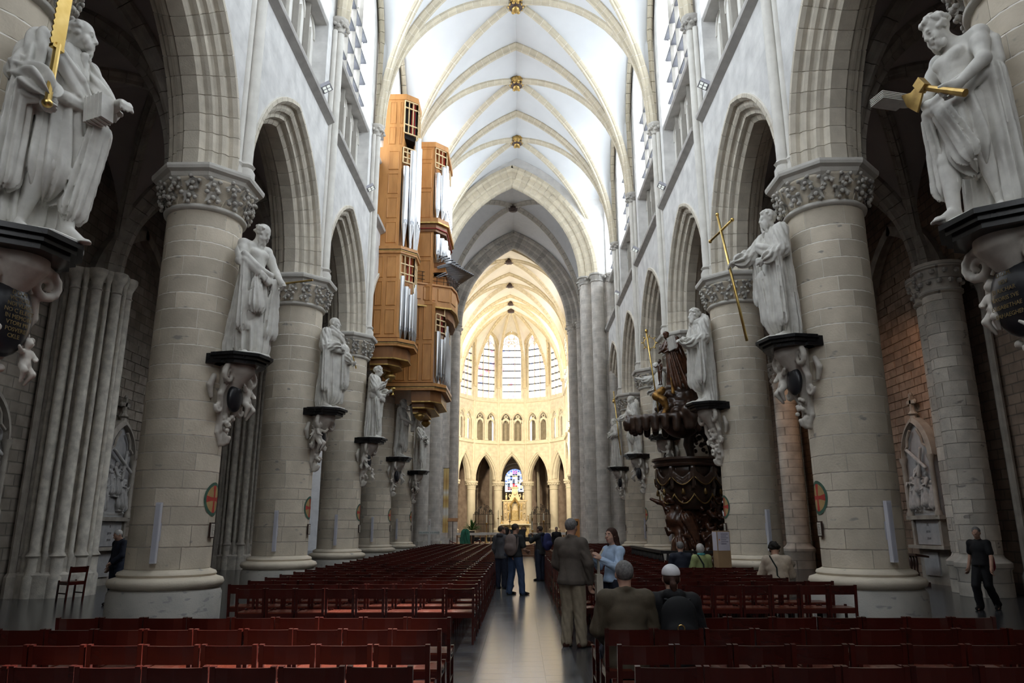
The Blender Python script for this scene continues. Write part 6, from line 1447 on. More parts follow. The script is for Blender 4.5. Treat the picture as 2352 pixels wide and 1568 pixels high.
for i, (x, y, s, rw, blk) in enumerate(spots):
    rx = random.uniform(-.002, .002); rz = random.uniform(-.006, .006); loc = (x + rx, y + .25 + random.uniform(-.012, .012), 0)   # y names the plane of the backs
    if 17.9 < y < 19.2 and 4.6 < x: continue             # room for the cardboard stand
    nth = ORD[int((abs(x) - (.59 if s < 0 else .85)) / CW)]
    lab = 'dark red chair, %s from the aisle, %s row %s, %s side' % (nth, ORD[min(rw, 13)], 'from the west' if blk == 0 else 'past the cross passage', 'organ' if s < 0 else 'pulpit')
    grp = 'chairs %s %s row %d' % ('west' if blk == 0 else 'middle', 'organ side' if s < 0 else 'pulpit side', rw + 1)
    if blk == 0 or rw < 3: chair_full(loc, rz, lab, grp)
    elif i < 292: inst('chair', jm, None, T(*loc) @ RZ(rz), label=lab, cat='chair', group=grp)
    elif not (abs(y - 40) < .9 and 1.4 < x < 3.3): far.append((loc, rz))
V_ = np.array(JV, np.float32); nv = len(V_); allv = []; allf = []; allm = []
for i, (loc, rz) in enumerate(far):
    c, s_ = math.cos(rz), math.sin(rz); W = V_.copy(); W[:, 0] = V_[:, 0] * c - V_[:, 1] * s_ + loc[0]; W[:, 1] = V_[:, 0] * s_ + V_[:, 1] * c + loc[1]; allv.append(W); allf += [tuple(q + i * nv for q in f_) for f_ in JF]; allm += JM
me = bpy.data.meshes.new('chairs'); me.from_pydata(np.concatenate(allv).tolist(), [], allf); me.materials.append(M['chair_wood']); me.materials.append(M['chair_seat']); me.polygons.foreach_set('material_index', allm)
inst('chairs', me, None, label='distant rows of dark red wooden chairs reaching to the choir podium', cat='chair', kind='stuff')
chair_full((-10.6, 18.15, 0), R(60), 'single dark red wooden chair standing alone beside the clustered pier', None)
# ------------------------------------------------------------------ visitors
for k_, c1 in dict(skin=(.52, .31, .23), skin_tan=(.42, .24, .17), hair_grey=(.22, .21, .205), hair_white=(.55, .53, .50), hair_dark=(.018, .014, .012), hair_brown=(.055, .022, .014), hair_short=(.06, .045, .035),
                   cloth_taupe=(.105, .086, .072), cloth_khaki=(.30, .245, .175), cloth_olive=(.098, .078, .052), cloth_black=(.012, .012, .014), cloth_navy=(.014, .018, .032), cloth_blue=(.42, .54, .72), jeans=(.045, .075, .15), jeans_dark=(.02, .025, .045),
                   cloth_grey=(.075, .075, .085), cloth_green=(.32, .37, .16), cloth_beige=(.46, .38, .30), cloth_charcoal=(.03, .032, .035), shoe_black=(.012, .011, .011), shoe_brown=(.06, .022, .014), shoe_grey=(.05, .05, .05), cap_white=(.75, .74, .76), bag_taupe=(.20, .155, .14), bag_black=(.012, .013, .015), bag_red=(.20, .012, .025), bag_blue=(.03, .035, .12), bag_cream=(.50, .45, .37), strap=(.012, .02, .018), teal=(.05, .28, .30), lips=(.42, .12, .11), eye_white=(.7, .68, .66), eye_dark=(.03, .02, .015)).items():
    mat(k_, c1, tuple(x * (.8 if not k_.startswith('hair') else .55) for x in c1), .75 if not k_.startswith('shoe') else .4, scale=12 if not k_.startswith('hair') else 45, bump=.1 if k_.startswith('cloth') or k_ == 'jeans' else 0, bscale=60)
SIT = dict(pelvis=(0, 0, .315), waist=(0, .0, .405), chest=(0, .01, .51), shR=(.104, .0, .587), shL=(-.104, .0, .587), neck=(0, .0, .625), head=(0, .025, .707), hipR=(.05, 0, .31), hipL=(-.05, 0, .31), knR=(.062, .25, .295), knL=(-.062, .25, .295), anR=(.062, .25, .045), anL=(-.062, .25, .045), toeR=(.07, .34, .018), toeL=(-.07, .34, .018), elR=(.145, .03, .43), elL=(-.145, .03, .43), wrR=(.07, .17, .35), wrL=(-.07, .17, .35))
def person(label, loc, rz, H, pose=None, top=('cloth_grey', 'jacket'), bottom='jeans', shoes='shoe_black', skin='skin', hair=('hair_grey', 'short'), yaw=0., nod=0., res=105, sit=False, hands=None, fat=1., extra=None, beard=0.):
    o = empty('person', label, 'person', 'visitors in the church', loc=loc, rz=rz); ov = dict(SIT) if sit else dict(shR=(.098, -.006, .803), shL=(-.098, -.006, .803))
    ov.update(pose or {}); J = joints(H, **ov); P = np.array(list(J.values())); h = H / res; lo, hi = P.min(0) - .14 * H, P.max(0) + .14 * H; lo[2] = -.01 * H
    hands = hands or {}
    f = SDF(lo, hi, h); body(f, J, H, fat * .94, lg=.82); head(f, J, H, yaw, nod, beard=beard * .6)
    for sd in 'RL': hand(f, J, sd, H, **hands.get(sd, dict(curl=.4)))
    inst('body', f.mesh('body', skin, 0.), o)
    kind = top[1]; f = SDF(lo, hi, h); k = .02 * H; c, w, p = J['chest'], J['waist'], J['pelvis']; i = .012 if kind in ('jacket', 'hoodie') else .006
    f.ell(c, ((.094 + i) * H * fat, (.062 + i) * H * fat, .098 * H), k); f.ell(w, ((.080 + i) * H * fat, (.058 + i) * H * fat, .085 * H), k)
    f.cap(c, w, (.070 + i) * H * fat, (.068 + i) * H * fat, k, flat=((0, 1, 0), .85)); f.cap(J['shR'], J['shL'], (.036 + i) * H, None, k * 1.2); f.ell(J['shR'] - V3((0, 0, .012)) * H, ((.036 + i) * H,) * 3, k); f.ell(J['shL'] - V3((0, 0, .012)) * H, ((.036 + i) * H,) * 3, k)
    hem = p + (p - w) * (.35 if kind in ('jacket', 'hoodie') else -.1); f.cap(w, hem, (.072 + i) * H * fat, (.100 + i) * H * fat, k, flat=((0, 1, 0), .86), fold=(.003 * H, 6, .2, 1)); f.cap((J['shR'] + J['shL']) / 2, J['neck'] - [0, 0, .012 * H], (.047 + i) * H, (.034 + i * .7) * H, k)
    if not sit: f.D = np.maximum(f.D, (p[2] - (.062 if kind in ('jacket', 'hoodie') else .01) * H - f.ax[2])[None, None, :])
    for sd in 'RL':
        a, b_, e = J['sh' + sd], J['el' + sd], J['wr' + sd]
        if kind == 'tee': f.cap(a, a + (b_ - a) * .7, (.037 + i) * H, (.036 + i) * H, k * .6)
        else: f.cap(a, b_, (.034 + i) * H, (.030 + i) * H, k * .6, fold=(.003 * H, 5, .3, 6)); f.cap(b_, b_ + (e - b_) * .93, (.030 + i) * H, (.023 + i * .8) * H, k * .4, fold=(.003 * H, 5, 1, 6))
    if kind == 'hoodie': f.chain([J['neck'] + V3((.05, .0, -.01)) * H, J['neck'] + V3((.03, -.05, .0)) * H, J['neck'] + V3((-.03, -.05, .0)) * H, J['neck'] + V3((-.05, .0, -.01)) * H], .026 * H, .02 * H)
    if kind == 'jacket': f.chain([J['neck'] + V3((.02, .045, -.045)) * H, J['neck'] + V3((.042, .01, .0)) * H, J['neck'] + V3((.0, -.036, .012)) * H, J['neck'] + V3((-.042, .01, .0)) * H, J['neck'] + V3((-.02, .045, -.045)) * H], .013 * H, .01 * H)
    inst({'jacket': 'jacket', 'hoodie': 'hooded_top', 'tee': 'tee_shirt', 'shirt': 'shirt'}[kind], f.mesh('top', top[0]), o)
    f = SDF(lo, hi, h); f.ell(p, (.085 * H * fat, .064 * H * fat, .066 * H), k); wide = 1.25 if top[1] == 'wide' else 1.
    for sd in 'RL':
        a, b_, e = J['hip' + sd], J['kn' + sd], J['an' + sd]; f.cap(a, b_, .066 * H, .050 * H, k, fold=(.003 * H, 5, .2, 3)); f.cap(b_, e + V3((0, 0, -.004 * H)), .050 * H, .042 * H, k * .5, fold=(.004 * H, 5, .8, 8))
    inst('trousers', f.mesh('trousers', bottom, .012), o)
    f = SDF(lo, hi, h)
    for sd in 'RL': foot(f, J['an' + sd] - V3((0, 0, .008)) * H, J['toe' + sd] + unit(J['toe' + sd] - J['an' + sd]) * V3((1, 1, 0)) * .012 * H, H, 1.25, False)
    inst('shoes', f.mesh('shoes', shoes, 0.), o)
    m = Matrix.Rotation(yaw, 4, 'Z') @ Matrix.Rotation(-nod, 4, 'X')
    def PH(x, y, z): v = m @ Vector((x * H, y * H, z * H)); return J['head'] + V3(v)
    if hair:
        f = SDF(J['head'] - .17 * H, J['head'] + .12 * H, h * .8); st = hair[1]
        if st == 'cap':
            f.ell(PH(0, -.006, .026), (.052 * H, .062 * H, .052 * H), .006 * H, m); f.D = np.maximum(f.D, -((f.ax[2] - PH(0, 0, .016)[2])[None, None, :] + 0 * f.D)); f.cap(PH(-.03, .052, .022), PH(.03, .052, .022), .012 * H, None, .01 * H); f.cap(PH(-.02, .085, .014), PH(.02, .085, .014), .010 * H, None, .02 * H, flat=((0, 0, 1), .5))
            inst('cap', f.mesh('cap', hair[0]), o); f = SDF(J['head'] - .2 * H, J['head'] + .12 * H, h * .8); f.ell(PH(0, -.016, .004), (.047 * H, .050 * H, .046 * H), .01 * H, m); f.chain([PH(0, -.062, -.005), PH(0, -.085, -.03), PH(.005, -.075, -.085), PH(.0, -.062, -.12)], [.014 * H, .018 * H, .017 * H, .008 * H], .01 * H); f.ell(PH(0, .052, -.02), (.05 * H, .05 * H, .07 * H), .004, m, cut=True); inst('hair', f.mesh('hair', 'hair_brown'), o)
        else:
            if st == 'bald': f.ell(PH(0, -.012, .016), (.0495 * H, .058 * H, .0555 * H), .008 * H, m); f.ell(PH(0, .034, .05), (.026 * H, .045 * H, .024 * H), .004, m, cut=True)
            else: f.ell(PH(0, -.012, .020), (.0495 * H, .058 * H, .054 * H), .008 * H, m)
            if st == 'bush':
                for q in range(40): a = random.uniform(0, 6.28); e = random.uniform(-.6, 1.4); f.ell(PH(.05 * math.cos(a) * math.cos(e), .055 * math.sin(a) * math.cos(e) - .015, .055 * math.sin(e) + .02), (.018 * H,) * 3, .006 * H)
            if st == 'bob': f.ell(PH(0, -.018, .002), (.053 * H, .054 * H, .062 * H), .008 * H, m)
            if st == 'long':
                f.ell(PH(0, -.02, -.005), (.053 * H, .052 * H, .062 * H), .01 * H, m); f.chain([PH(.03, -.035, -.03), PH(.035, -.045, -.09), PH(.04, -.03, -.14)], [.03 * H, .028 * H, .018 * H], .02 * H); f.chain([PH(-.03, -.035, -.03), PH(-.035, -.045, -.09), PH(-.035, -.035, -.13)], [.03 * H, .028 * H, .018 * H], .02 * H)
            f.ell(PH(0, .062, -.022), (.044 * H, .052 * H, .062 * H), .004, m, cut=True)
            if st in ('short', 'bald'):                  # clear the ears and the nape
                for sx in (-1, 1): f.ell(PH(sx * .052, .0, -.014), (.014 * H, .024 * H, .026 * H), .004, m, cut=True)
                f.ell(PH(0, -.03, -.062), (.06 * H, .06 * H, .026 * H), .004, m, cut=True)
            inst('hair', f.mesh('hair', hair[0]), o)
    if extra: extra(o, J, H, PH)
    return o
def eyes(o, J, H, PH):
    for sx in (-1, 1):
        b = MB(); b.ell(PH(sx * .0175, .0490, .0005), (.0062 * H, .0052 * H, .0042 * H), 8, 6); e = b.build('eye', 'eye_white', o); b = MB(); b.ell(PH(sx * .0175, .0522, .0005), (.003 * H, .0026 * H, .003 * H), 7, 5); b.build('iris', 'eye_dark', e)
        b = MB(); b.tube([PH(sx * .008, .055, .0135), PH(sx * .018, .0535, .017), PH(sx * .028, .047, .0135)], .0026 * H, 5); b.build('eyebrow', 'hair_brown', o)
    b = MB(); b.ell(PH(0, .0515, -.038), (.0105 * H, .005 * H, .0065 * H), 8, 6); b.build('mouth', 'lips', o)
def strap_over(mat_, side=1):
    def fn(o, J, H, PH):
        b = MB(); s_ = J['shL'] if side < 0 else J['shR']; e = J['hipR'] if side < 0 else J['hipL']; c = (s_ + e) / 2
        b.tube([s_ * .75 + J['neck'] * .25 + V3((0, .03, .03)) * H, s_ * .75 + J['neck'] * .25 + V3((0, -.045, .03)) * H, c + V3((0, -.088, .06)) * H, c + V3((0, -.088, -.02)) * H, e + V3((0, -.09, .03)) * H], .012 * H, 6, flat=.4); b.build('bag_strap', mat_, o)
    return fn
NEAR = 150
# a man in a brown jacket talking with a woman in a blue shirt
person('grey-haired man standing in a brown jacket and khaki trousers', (.86, 11.32, 0), R(-28), 1.80, dict(elR=(.155, -.01, .64), wrR=(.14, .045, .49), elL=(-.15, .02, .64), wrL=(-.09, .09, .56), anR=(.075, .0, .045), toeR=(.115, .08, .018), knL=(-.05, .02, .285), anL=(-.045, -.03, .045)),
       ('cloth_taupe', 'jacket'), 'cloth_khaki', 'shoe_brown', 'skin', ('hair_grey', 'short'), yaw=.0, res=NEAR, fat=1.12)
person('woman with long brown hair in a light blue shirt gesturing with both hands', (1.50, 11.50, 0), R(120), 1.66, dict(elR=(.14, .06, .66), wrR=(.09, .17, .745), elL=(-.14, .06, .655), wrL=(-.06, .18, .73), head=(0, .016, .935)), ('cloth_blue', 'shirt'), 'cloth_navy', 'shoe_black', 'skin', ('hair_brown', 'long'), yaw=.25, nod=-.05,
       hands=dict(R=dict(curl=.3, direction=(-.3, .4, .8), palm=(-.6, .2, -.3)), L=dict(curl=.3, direction=(.35, .5, .7), palm=(.5, .2, -.3))), res=NEAR, fat=.98, extra=eyes)
bag = empty('tote_bag', 'cream canvas tote bag hanging at the side of the woman in blue', 'bag', loc=(1.26, 11.36, .62)); b = MB(); b.box(-.05, .05, -.16, .16, 0, .38, taper=.9); b.build('body', 'bag_cream', bag); b = MB(); b.tube([(0, -.1, .37), (0, -.09, .62), (.08, .0, .74), (0, .09, .62), (0, .1, .37)], .012, 6); b.build('handle', 'bag_cream', bag)
# two seated in front
person('seated man with cropped grey hair in an olive jacket', (1.08, 7.20, 0), R(2), 1.76, dict(head=(0, .02, .71), elR=(.148, .03, .43), elL=(-.148, .03, .43)), ('cloth_olive', 'jacket'), 'jeans_dark', 'shoe_black', 'skin', ('hair_grey', 'bald'), sit=True, res=NEAR, fat=1.14)
person('seated woman with white cap and brown ponytail', (1.54, 7.31, 0), R(-4), 1.70, None, ('cloth_black', 'hoodie'), 'jeans_dark', 'shoe_black', 'skin', ('cap_white', 'cap'), sit=True, res=NEAR, fat=1.02)
def backpack(label, loc, rz, w, h, d, matn, ring=False, trim=None):
    o = empty('backpack', label, 'backpack', loc=loc, rz=rz); f = SDF((-w, -d - .06, -.05), (w, .1, h + .1), .012)
    f.cap((0, -d * .45, h * .25), (0, -d * .45, h * .68), w * .5, w * .47, .04, flat=((0, 1, 0), d / w)); f.ell((0, -d * .86, h * .32), (w * .38, d * .26, h * .22), .02); inst('body', f.mesh('body', matn), o)
    for s_ in (-1, 1): q = MB(); q.tube([(s_ * w * .28, .0, h * .1), (s_ * w * .36, .03, h * .5), (s_ * w * .33, .05, h * .85), (s_ * w * .3, .0, h * .98)], .02, 6, flat=.5); q.build('strap', matn, o)
    if ring: q = MB(); q.tube([(.03 * math.cos(t), -d * 1.10, h * .42 + .03 * math.sin(t)) for t in np.linspace(0, 2 * PI, 14, endpoint=False)], .005, 5, True); q.build('badge', 'gold', o); q = MB(); q.bar((-w * .3, -d * 1.02, h * .16), (w * .3, -d * 1.02, h * .16), .01, .008); q.build('zip', 'gold_dull', o)
    if trim: q = MB(); q.ell((0, -d * 1.0, h * .3), (w * .3, .02, h * .12), 10, 6); q.build('pocket', trim, o)
    return o
backpack('black backpack with a ring badge on the woman with the white cap', (1.55, 7.15, .62), R(-4), .34, .42, .16, 'bag_black', True)
# seated further up
person('seated grey-haired man in a dark coat before the pulpit', (3.76, 17.36, 0), R(0), 1.74, None, ('cloth_navy', 'jacket'), 'cloth_black', 'shoe_black', 'skin', ('hair_grey', 'short'), sit=True, res=88, fat=1.04)
def scarf(o, J, H, PH): strap_over('strap', -1)(o, J, H, PH); b = MB(); b.tube([J['neck'] + V3((.04 * math.cos(t), .035 * math.sin(t), .012)) * H for t in np.linspace(0, 2 * PI, 10, endpoint=False)], .018 * H, 6, True); b.build('scarf', 'teal', o)
person('seated white-haired woman in a pale green jacket', (4.22, 17.36, 0), R(20), 1.68, None, ('cloth_green', 'jacket'), 'cloth_black', 'shoe_black', 'skin', ('hair_white', 'bob'), sit=True, res=88, fat=1.0, extra=scarf)
person('seated dark-haired man in a beige jacket bowing his head', (5.05, 14.75, 0), R(-5), 1.80, dict(head=(0, .055, .69), neck=(0, .02, .62), elR=(.16, .06, .43), elL=(-.16, .06, .43)), ('cloth_beige', 'jacket'), 'jeans_dark', 'shoe_black', 'skin_tan', ('hair_dark', 'bush'), nod=.6, sit=True, res=96, fat=1.22, extra=strap_over('strap', -1))
# standing in the middle aisle
person('bearded man in a grey hooded top and dark jeans', (-.44, 21.5, 0), R(-28), 1.72, dict(elR=(.14, .0, .64), wrR=(.12, .07, .52), elL=(-.14, .0, .64), wrL=(-.12, .07, .52)), ('cloth_grey', 'hoodie'), 'jeans_dark', 'shoe_grey', 'skin_tan', ('hair_short', 'bald'), yaw=-.6, nod=-.1, res=88, beard=1)
person('dark-haired woman half hidden behind the man in the grey hooded top', (-.30, 22.3, 0), R(-40), 1.66, None, ('cloth_black', 'jacket'), 'cloth_black', 'shoe_black', 'skin', ('hair_dark', 'long'), yaw=-.4, res=78)
person('man in a black tee shirt and blue jeans holding a camera in the middle aisle', (-.03, 19.55, 0), R(-35), 1.76, dict(elR=(.15, .02, .64), wrR=(.11, .14, .61), elL=(-.15, .02, .64), wrL=(-.10, .14, .61), anL=(-.09, -.03, .045), knL=(-.075, .01, .285), anR=(.10, .03, .045), toeR=(.13, .12, .018), knR=(.08, .03, .285)), ('cloth_charcoal', 'tee'), 'jeans', 'shoe_black', 'skin_tan', ('hair_short', 'short'), yaw=-.35, res=96, fat=1.1, hands=dict(R=dict(curl=.6), L=dict(curl=.6)))
backpack('taupe backpack of the man in the black tee shirt', (-.09, 19.42, 1.02), R(-35), .36, .48, .22, 'bag_taupe')
person('bald man photographing with raised arms near the choir steps', (.74, 24.6, 0), R(50), 1.72, dict(elR=(.14, .1, .72), wrR=(.06, .2, .82), elL=(-.14, .1, .72), wrL=(-.06, .2, .82)), ('cloth_charcoal', 'hoodie'), 'jeans_dark', 'shoe_black', 'skin_tan', ('hair_short', 'bald'), res=78)
backpack('blue and red backpack of the photographing man', (.90, 24.5, 1.0), R(50), .36, .48, .22, 'bag_blue', trim='bag_red')
person('visitor in dark clothes by the choir podium', (2.0, 39.6, 0), R(170), 1.68, None, ('cloth_black', 'jacket'), 'cloth_black', 'shoe_black', 'skin', ('hair_grey', 'short'), res=66)
person('visitor in a dark brown coat looking away by the choir podium', (2.75, 40.2, 0), R(150), 1.72, None, ('cloth_olive', 'jacket'), 'cloth_black', 'shoe_black', 'skin', ('hair_brown', 'short'), res=66)
# in the aisles
person('elderly man in a dark jacket and cap walking behind the column', (-9.05, 17.2, 0), R(150), 1.66, dict(elL=(-.14, .04, .65), wrL=(-.07, .13, .56), head=(0, .05, .915)), ('cloth_navy', 'jacket'), 'jeans_dark', 'shoe_black', 'skin', ('hair_white', 'short'), nod=.35, res=96)
person('person in black clothes and open shoes striding along the aisle', (9.75, 16.05, 0), R(125), 1.66, dict(hipR=(.05, .0, .525), knR=(.055, .10, .29), anR=(.06, .05, .05), toeR=(.065, .14, .02), knL=(-.055, .02, .29), anL=(-.055, -.15, .07), toeL=(-.06, -.09, .02), elR=(.14, -.05, .65), wrR=(.15, .02, .50), elL=(-.14, .03, .64), wrL=(-.15, .09, .50)), ('cloth_black', 'tee'), 'cloth_black', 'shoe_black', 'skin', ('hair_grey', 'short'), yaw=.3, res=105, fat=1.08)
backpack('dark red shoulder bag on the person striding along the aisle', (9.95, 16.2, .78), R(125), .28, .34, .16, 'bag_red')

# ------------------------------------------------------------------ things on the columns
def curved(poly, r, a0, z0, n_sub=1):
    """flat painted shape laid on the round shaft: (u metres along the curve, v metres up)"""
    return [((r) * math.cos(a0 + u / r), (r) * math.sin(a0 + u / r), z0 + v) for u, v in poly]
def painted_cross(s, k, a0, z0, rr=.30):
    o = empty('consecration_cross', parent=COLS[s, k]); n = 28
    def fan(r0, r1, rad, mt, nm, t0=0., t1=2 * PI, m_=n):
        b = MB(); v = []
        for i in range(m_ + 1):
            t = t0 + (t1 - t0) * i / m_
            for q in (r0, (r0 + r1) / 2, r1): v += curved([(q * math.cos(t), q * math.sin(t))], rad, a0, z0)
        b.add(v, [(3 * i + j, 3 * i + j + 1, 3 * i + j + 4, 3 * i + j + 3) for i in range(m_) for j in range(2)]); b.build(nm, mt, o)
    fan(.80 * rr, rr, RC + .004, 'paint_green', 'ring'); fan(.01, .80 * rr, RC + .003, 'paint_cream', 'field')
    b = MB()
    for q in range(4):
        t = q * PI / 2; pts = [(-.10, 0), (.10, 0), (.11, .38), (.20, .8), (-.20, .8), (-.11, .38)]; c, s_ = math.cos(t), math.sin(t); P = [((x * c - y * s_) * rr, (x * s_ + y * c) * rr) for x, y in pts]
        v = curved(P, RC + .006, a0, z0); b.add(v, [(0, 1, 2, 5), (5, 2, 3, 4)])
    b.build('cross', 'paint_red', o)
for s in (-1, 1):
    for k in range(1, 6):
        nm = WHO[s, k]; y = YK(k)
        a = -PI / 2 + (.12 if s < 0 else .2); c = (s * XC + .77 * math.cos(a), y + .77 * math.sin(a))
        o = empty('column_speaker', 'slim white column loudspeaker on the column of the ' + nm, 'loudspeaker', 'column loudspeakers', loc=(c[0], c[1], 1.10), rz=a + PI / 2)
        b = MB(); b.box(-.045, .045, -.05, .04, 0, 1.0); b.build('cabinet', 'speaker_white', o); b = MB(); b.box(-.034, .034, -.056, -.05, .03, .97); b.build('grille', 'speaker_grille', o)
        b = MB(); b.box(-.02, .02, .04, .064, .40, .62); b.box(-.05, .05, .055, .066, .36, .66); b.build('bracket', 'speaker_white', o)
        if k < 5 or s < 0: painted_cross(s, k, R(0) if s < 0 else R(180), 2.18)
        a = R(-2) if s < 0 else R(182); c = (s * XC + .725 * math.cos(a), y + .725 * math.sin(a))
        o = empty('framed_notice', 'small framed notice on the column of the ' + nm, 'notice', 'framed notices on the columns', loc=(c[0], c[1], 1.50), rz=a + PI / 2)
        b = MB(); b.box(-.09, .09, -.015, .012, 0, .27); b.build('frame', 'frame_wood', o); b = MB(); b.box(-.068, .068, -.019, -.014, .022, .248); p = b.build('sheet', 'paper', o); b = MB()
        for j in range(7): b.box(-.05, .05 - .02 * (j % 3), -.021, -.019, .05 + j * .026, .057 + j * .026)
        b.build('print', 'ink', o)
# floodlights on the string course
for s in (-1, 1):
    for b_ in ((1, 2) if s < 0 else (1, 2, 3, 4)):
        y = (YK(b_) + YK(b_ + 1)) / 2 + 1.3
        o = empty('floodlight', 'small four-lamp floodlight on the ledge above the %s arcade arch, %s side' % (('second', 'third', 'fourth', 'fifth')[b_ - 1], 'organ' if s < 0 else 'pulpit'), 'floodlight', 'floodlights on the ledges', loc=(s * 5.16, y, 13.40), rz=0 if s > 0 else PI)
        b = MB(); b.box(-.14, .14, -.16, .16, .10, .20, RY(.5)); b.build('housing', 'speaker_grille', o); b = MB()
        for i in (-1, 1):
            for j in (-1, 1): b.box(i * .06 - .045, i * .06 + .045, j * .07 - .05, j * .07 + .05, .095, .102, RY(.5))
        b.build('lamps', 'lamp_dim', o); b = MB(); b.bar((.0, -.1, .15), (.19, -.1, .02), .02); b.bar((.0, .1, .15), (.19, .1, .02), .02); b.build('bracket', 'iron', o)
# ------------------------------------------------------------------ stations of the cross in the aisles
def relief_mesh(seed):
    rg = random.Random(seed); f = SDF((-.78, -.42, 0), (.78, .1, 2.2), .028); f.cap((-.7, .06, .05), (.7, .06, .05), .10, None, .04)
    for i in range(6):
        x = -.55 + .22 * i + rg.uniform(-.05, .05); H = rg.uniform(.9, 1.25); z0 = rg.choice((.05, .12, .55)) if 0 < i < 5 else .05
        J = joints(H, elR=(.16, .08, rg.uniform(.6, .85)), wrR=(rg.uniform(-.05, .2), .16, rg.uniform(.5, .95)), elL=(-.16, .06, .66), wrL=(rg.uniform(-.2, .05), .15, rg.uniform(.5, .9))); m = np.array(RZ(PI + rg.uniform(-.7, .7)).to_3x3(), np.float32); J = {k: m @ v + V3((x, -.06, z0)) for k, v in J.items()}
        body(f, J, H, 1.1); f.ell(J['head'], (.06 * H, .065 * H, .075 * H), .02); f.cap(J['waist'], J['pelvis'] - [0, 0, .35 * H], .1 * H, .15 * H, .03, fold=(.02, 8, i, 2))
    f.chain([(-.45, -.16, 1.95), (.55, -.2, 1.35)], .055, .01); f.chain([(.3, -.14, 1.95), (.1, -.2, 1.1)], .05, .01); return f.mesh('relief', 'relief')
for s, y, lab, seed, num in ((-1, 22.9, 'beyond the second clustered pier', 3, 'II'), (-1, 16.9, 'before the second clustered pier', 5, 'I'), (1, 22.95, 'above the prayer desk', 11, 'XI'), (1, 29.1, 'beyond the third paired pier', 8, 'X')):
    o = empty('station_of_the_cross', 'carved stone station of the cross in a gothic frame ' + lab, 'relief', 'stations of the cross', loc=(s * 12.38, y, 0), rz=R(90) if s < 0 else R(-90))
    inst('relief', relief_mesh(seed), o, T(0, .15, 2.05) )
    b = MB(); b.box(-.80, .80, .12, .26, 2.0, 3.9); b.prism([(-.8, 3.9), (0, 5.0), (.8, 3.9)], .12, .26); b.build('back_slab', 'plaque', o)
    b = MB(); arch_ring(b, .80, arch_r(.80, 1.15), [(-.24, -.05), (-.18, .10), (.1, .10), (.1, -.05)], T(0, .2, 3.75), 9)
    for sx in (-1, 1):
        b.lathe([(.11, 1.98), (.11, 2.08), (.07, 2.16), (.07, 3.55), (.12, 3.72), (.12, 3.78)], 10, m=T(sx * .80, .02, 0)); b.tube([(sx * .66, .04, 4.0), (sx * .45, .02, 4.12), (sx * .40, .02, 4.36), (sx * .2, .02, 4.6)], .045, 6)
    b.build('gothic_frame', 'aisle_stone', o, smooth=True, sharp=40)
    b = MB(); b.lathe([(.13, 4.85), (.09, 5.05), (.16, 5.1), (.08, 5.2), (.06, 5.3)], 8, m=T(0, .1, 0)); b.box(-.05, .05, .05, .15, 5.25, 5.72); b.box(-.2, .2, .05, .15, 5.42, 5.54)
    for p in ((-.2, 5.48), (.2, 5.48), (0, 5.72)): b.ell((p[0], .1, p[1]), (.08, .06, .08), 7, 5)
    b.build('finial_cross', 'aisle_stone', o)
    b = MB(); b.box(-.95, .95, -.05, .3, 1.88, 2.0); b.box(-1.0, 1.0, -.08, .3, 1.02, 1.12); b.box(-.82, -.7, .02, .3, 1.12, 1.88); b.box(.7, .82, .02, .3, 1.12, 1.88); b.build('ledges', 'aisle_stone', o); b = MB(); b.box(-.66, .66, .08, .3, 1.14, 1.86); b.build('plaque', 'plaque', o)
    b = MB(); b.box(-.8, .8, .15, .3, 0, 1.02); b.build('plinth', 'aisle_stone', o); b = MB(); b.box(-.5, .3, .10, .15, .25, .92); b.build('lower_tablet', 'plaque', o)
    for j, (tx, sz) in enumerate(((num, .12), ('JEZUS', .085), ('JESUS', .085))): text(o, tx, sz, T(0, .077, 1.72 - j * .2) @ RX(PI / 2), 'ink', extr=.001)
o = empty('prayer_desk', 'dark wooden prayer desk before the lower tablet in the pulpit side aisle', 'desk', loc=(11.75, 22.75, 0), rz=R(-90)); b = MB(); b.box(-.36, .36, -.2, .2, .82, .88, RX(-.15)); b.build('top', 'frame_wood', o); b = MB(); b.box(-.4, .4, -.3, .25, 0, .1); b.build('base', 'frame_wood', o)
for x in (-.24, -.08, .08, .24): b = MB(); b.lathe([(.03, .1), (.05, .25), (.025, .45), (.045, .6), (.03, .82)], 8, m=T(x, 0, 0)); b.build('baluster', 'frame_wood', o, smooth=True)
# cardboard stand with posters
o = empty('info_stand', 'tall cardboard stand with posters beside the pulpit column', 'stand', loc=(4.98, 18.42, 0), rz=R(14)); b = MB(); b.box(-.17, .17, -.12, .12, 0, 1.58); b.build('box', 'cardboard', o)
for (x0, x1, y0, y1, tx) in ((-.155, .155, -.126, -.12, 1), (-.176, -.17, -.10, .10, 0)):
    b = MB(); b.box(x0, x1, y0, y1, 1.12, 1.56); b.build('poster', 'poster', o)
    if tx:
        b = MB()
        for j in range(6): b.box(-.07, .12 - .05 * (j % 2), -.129, -.126, 1.50 - j * .045, 1.512 - j * .045)
        b.build('print', 'poster_ink', o); b = MB(); b.box(-.13, -.10, -.129, -.126, 1.36, 1.39); b.build('bullet', 'poster_orange', o)
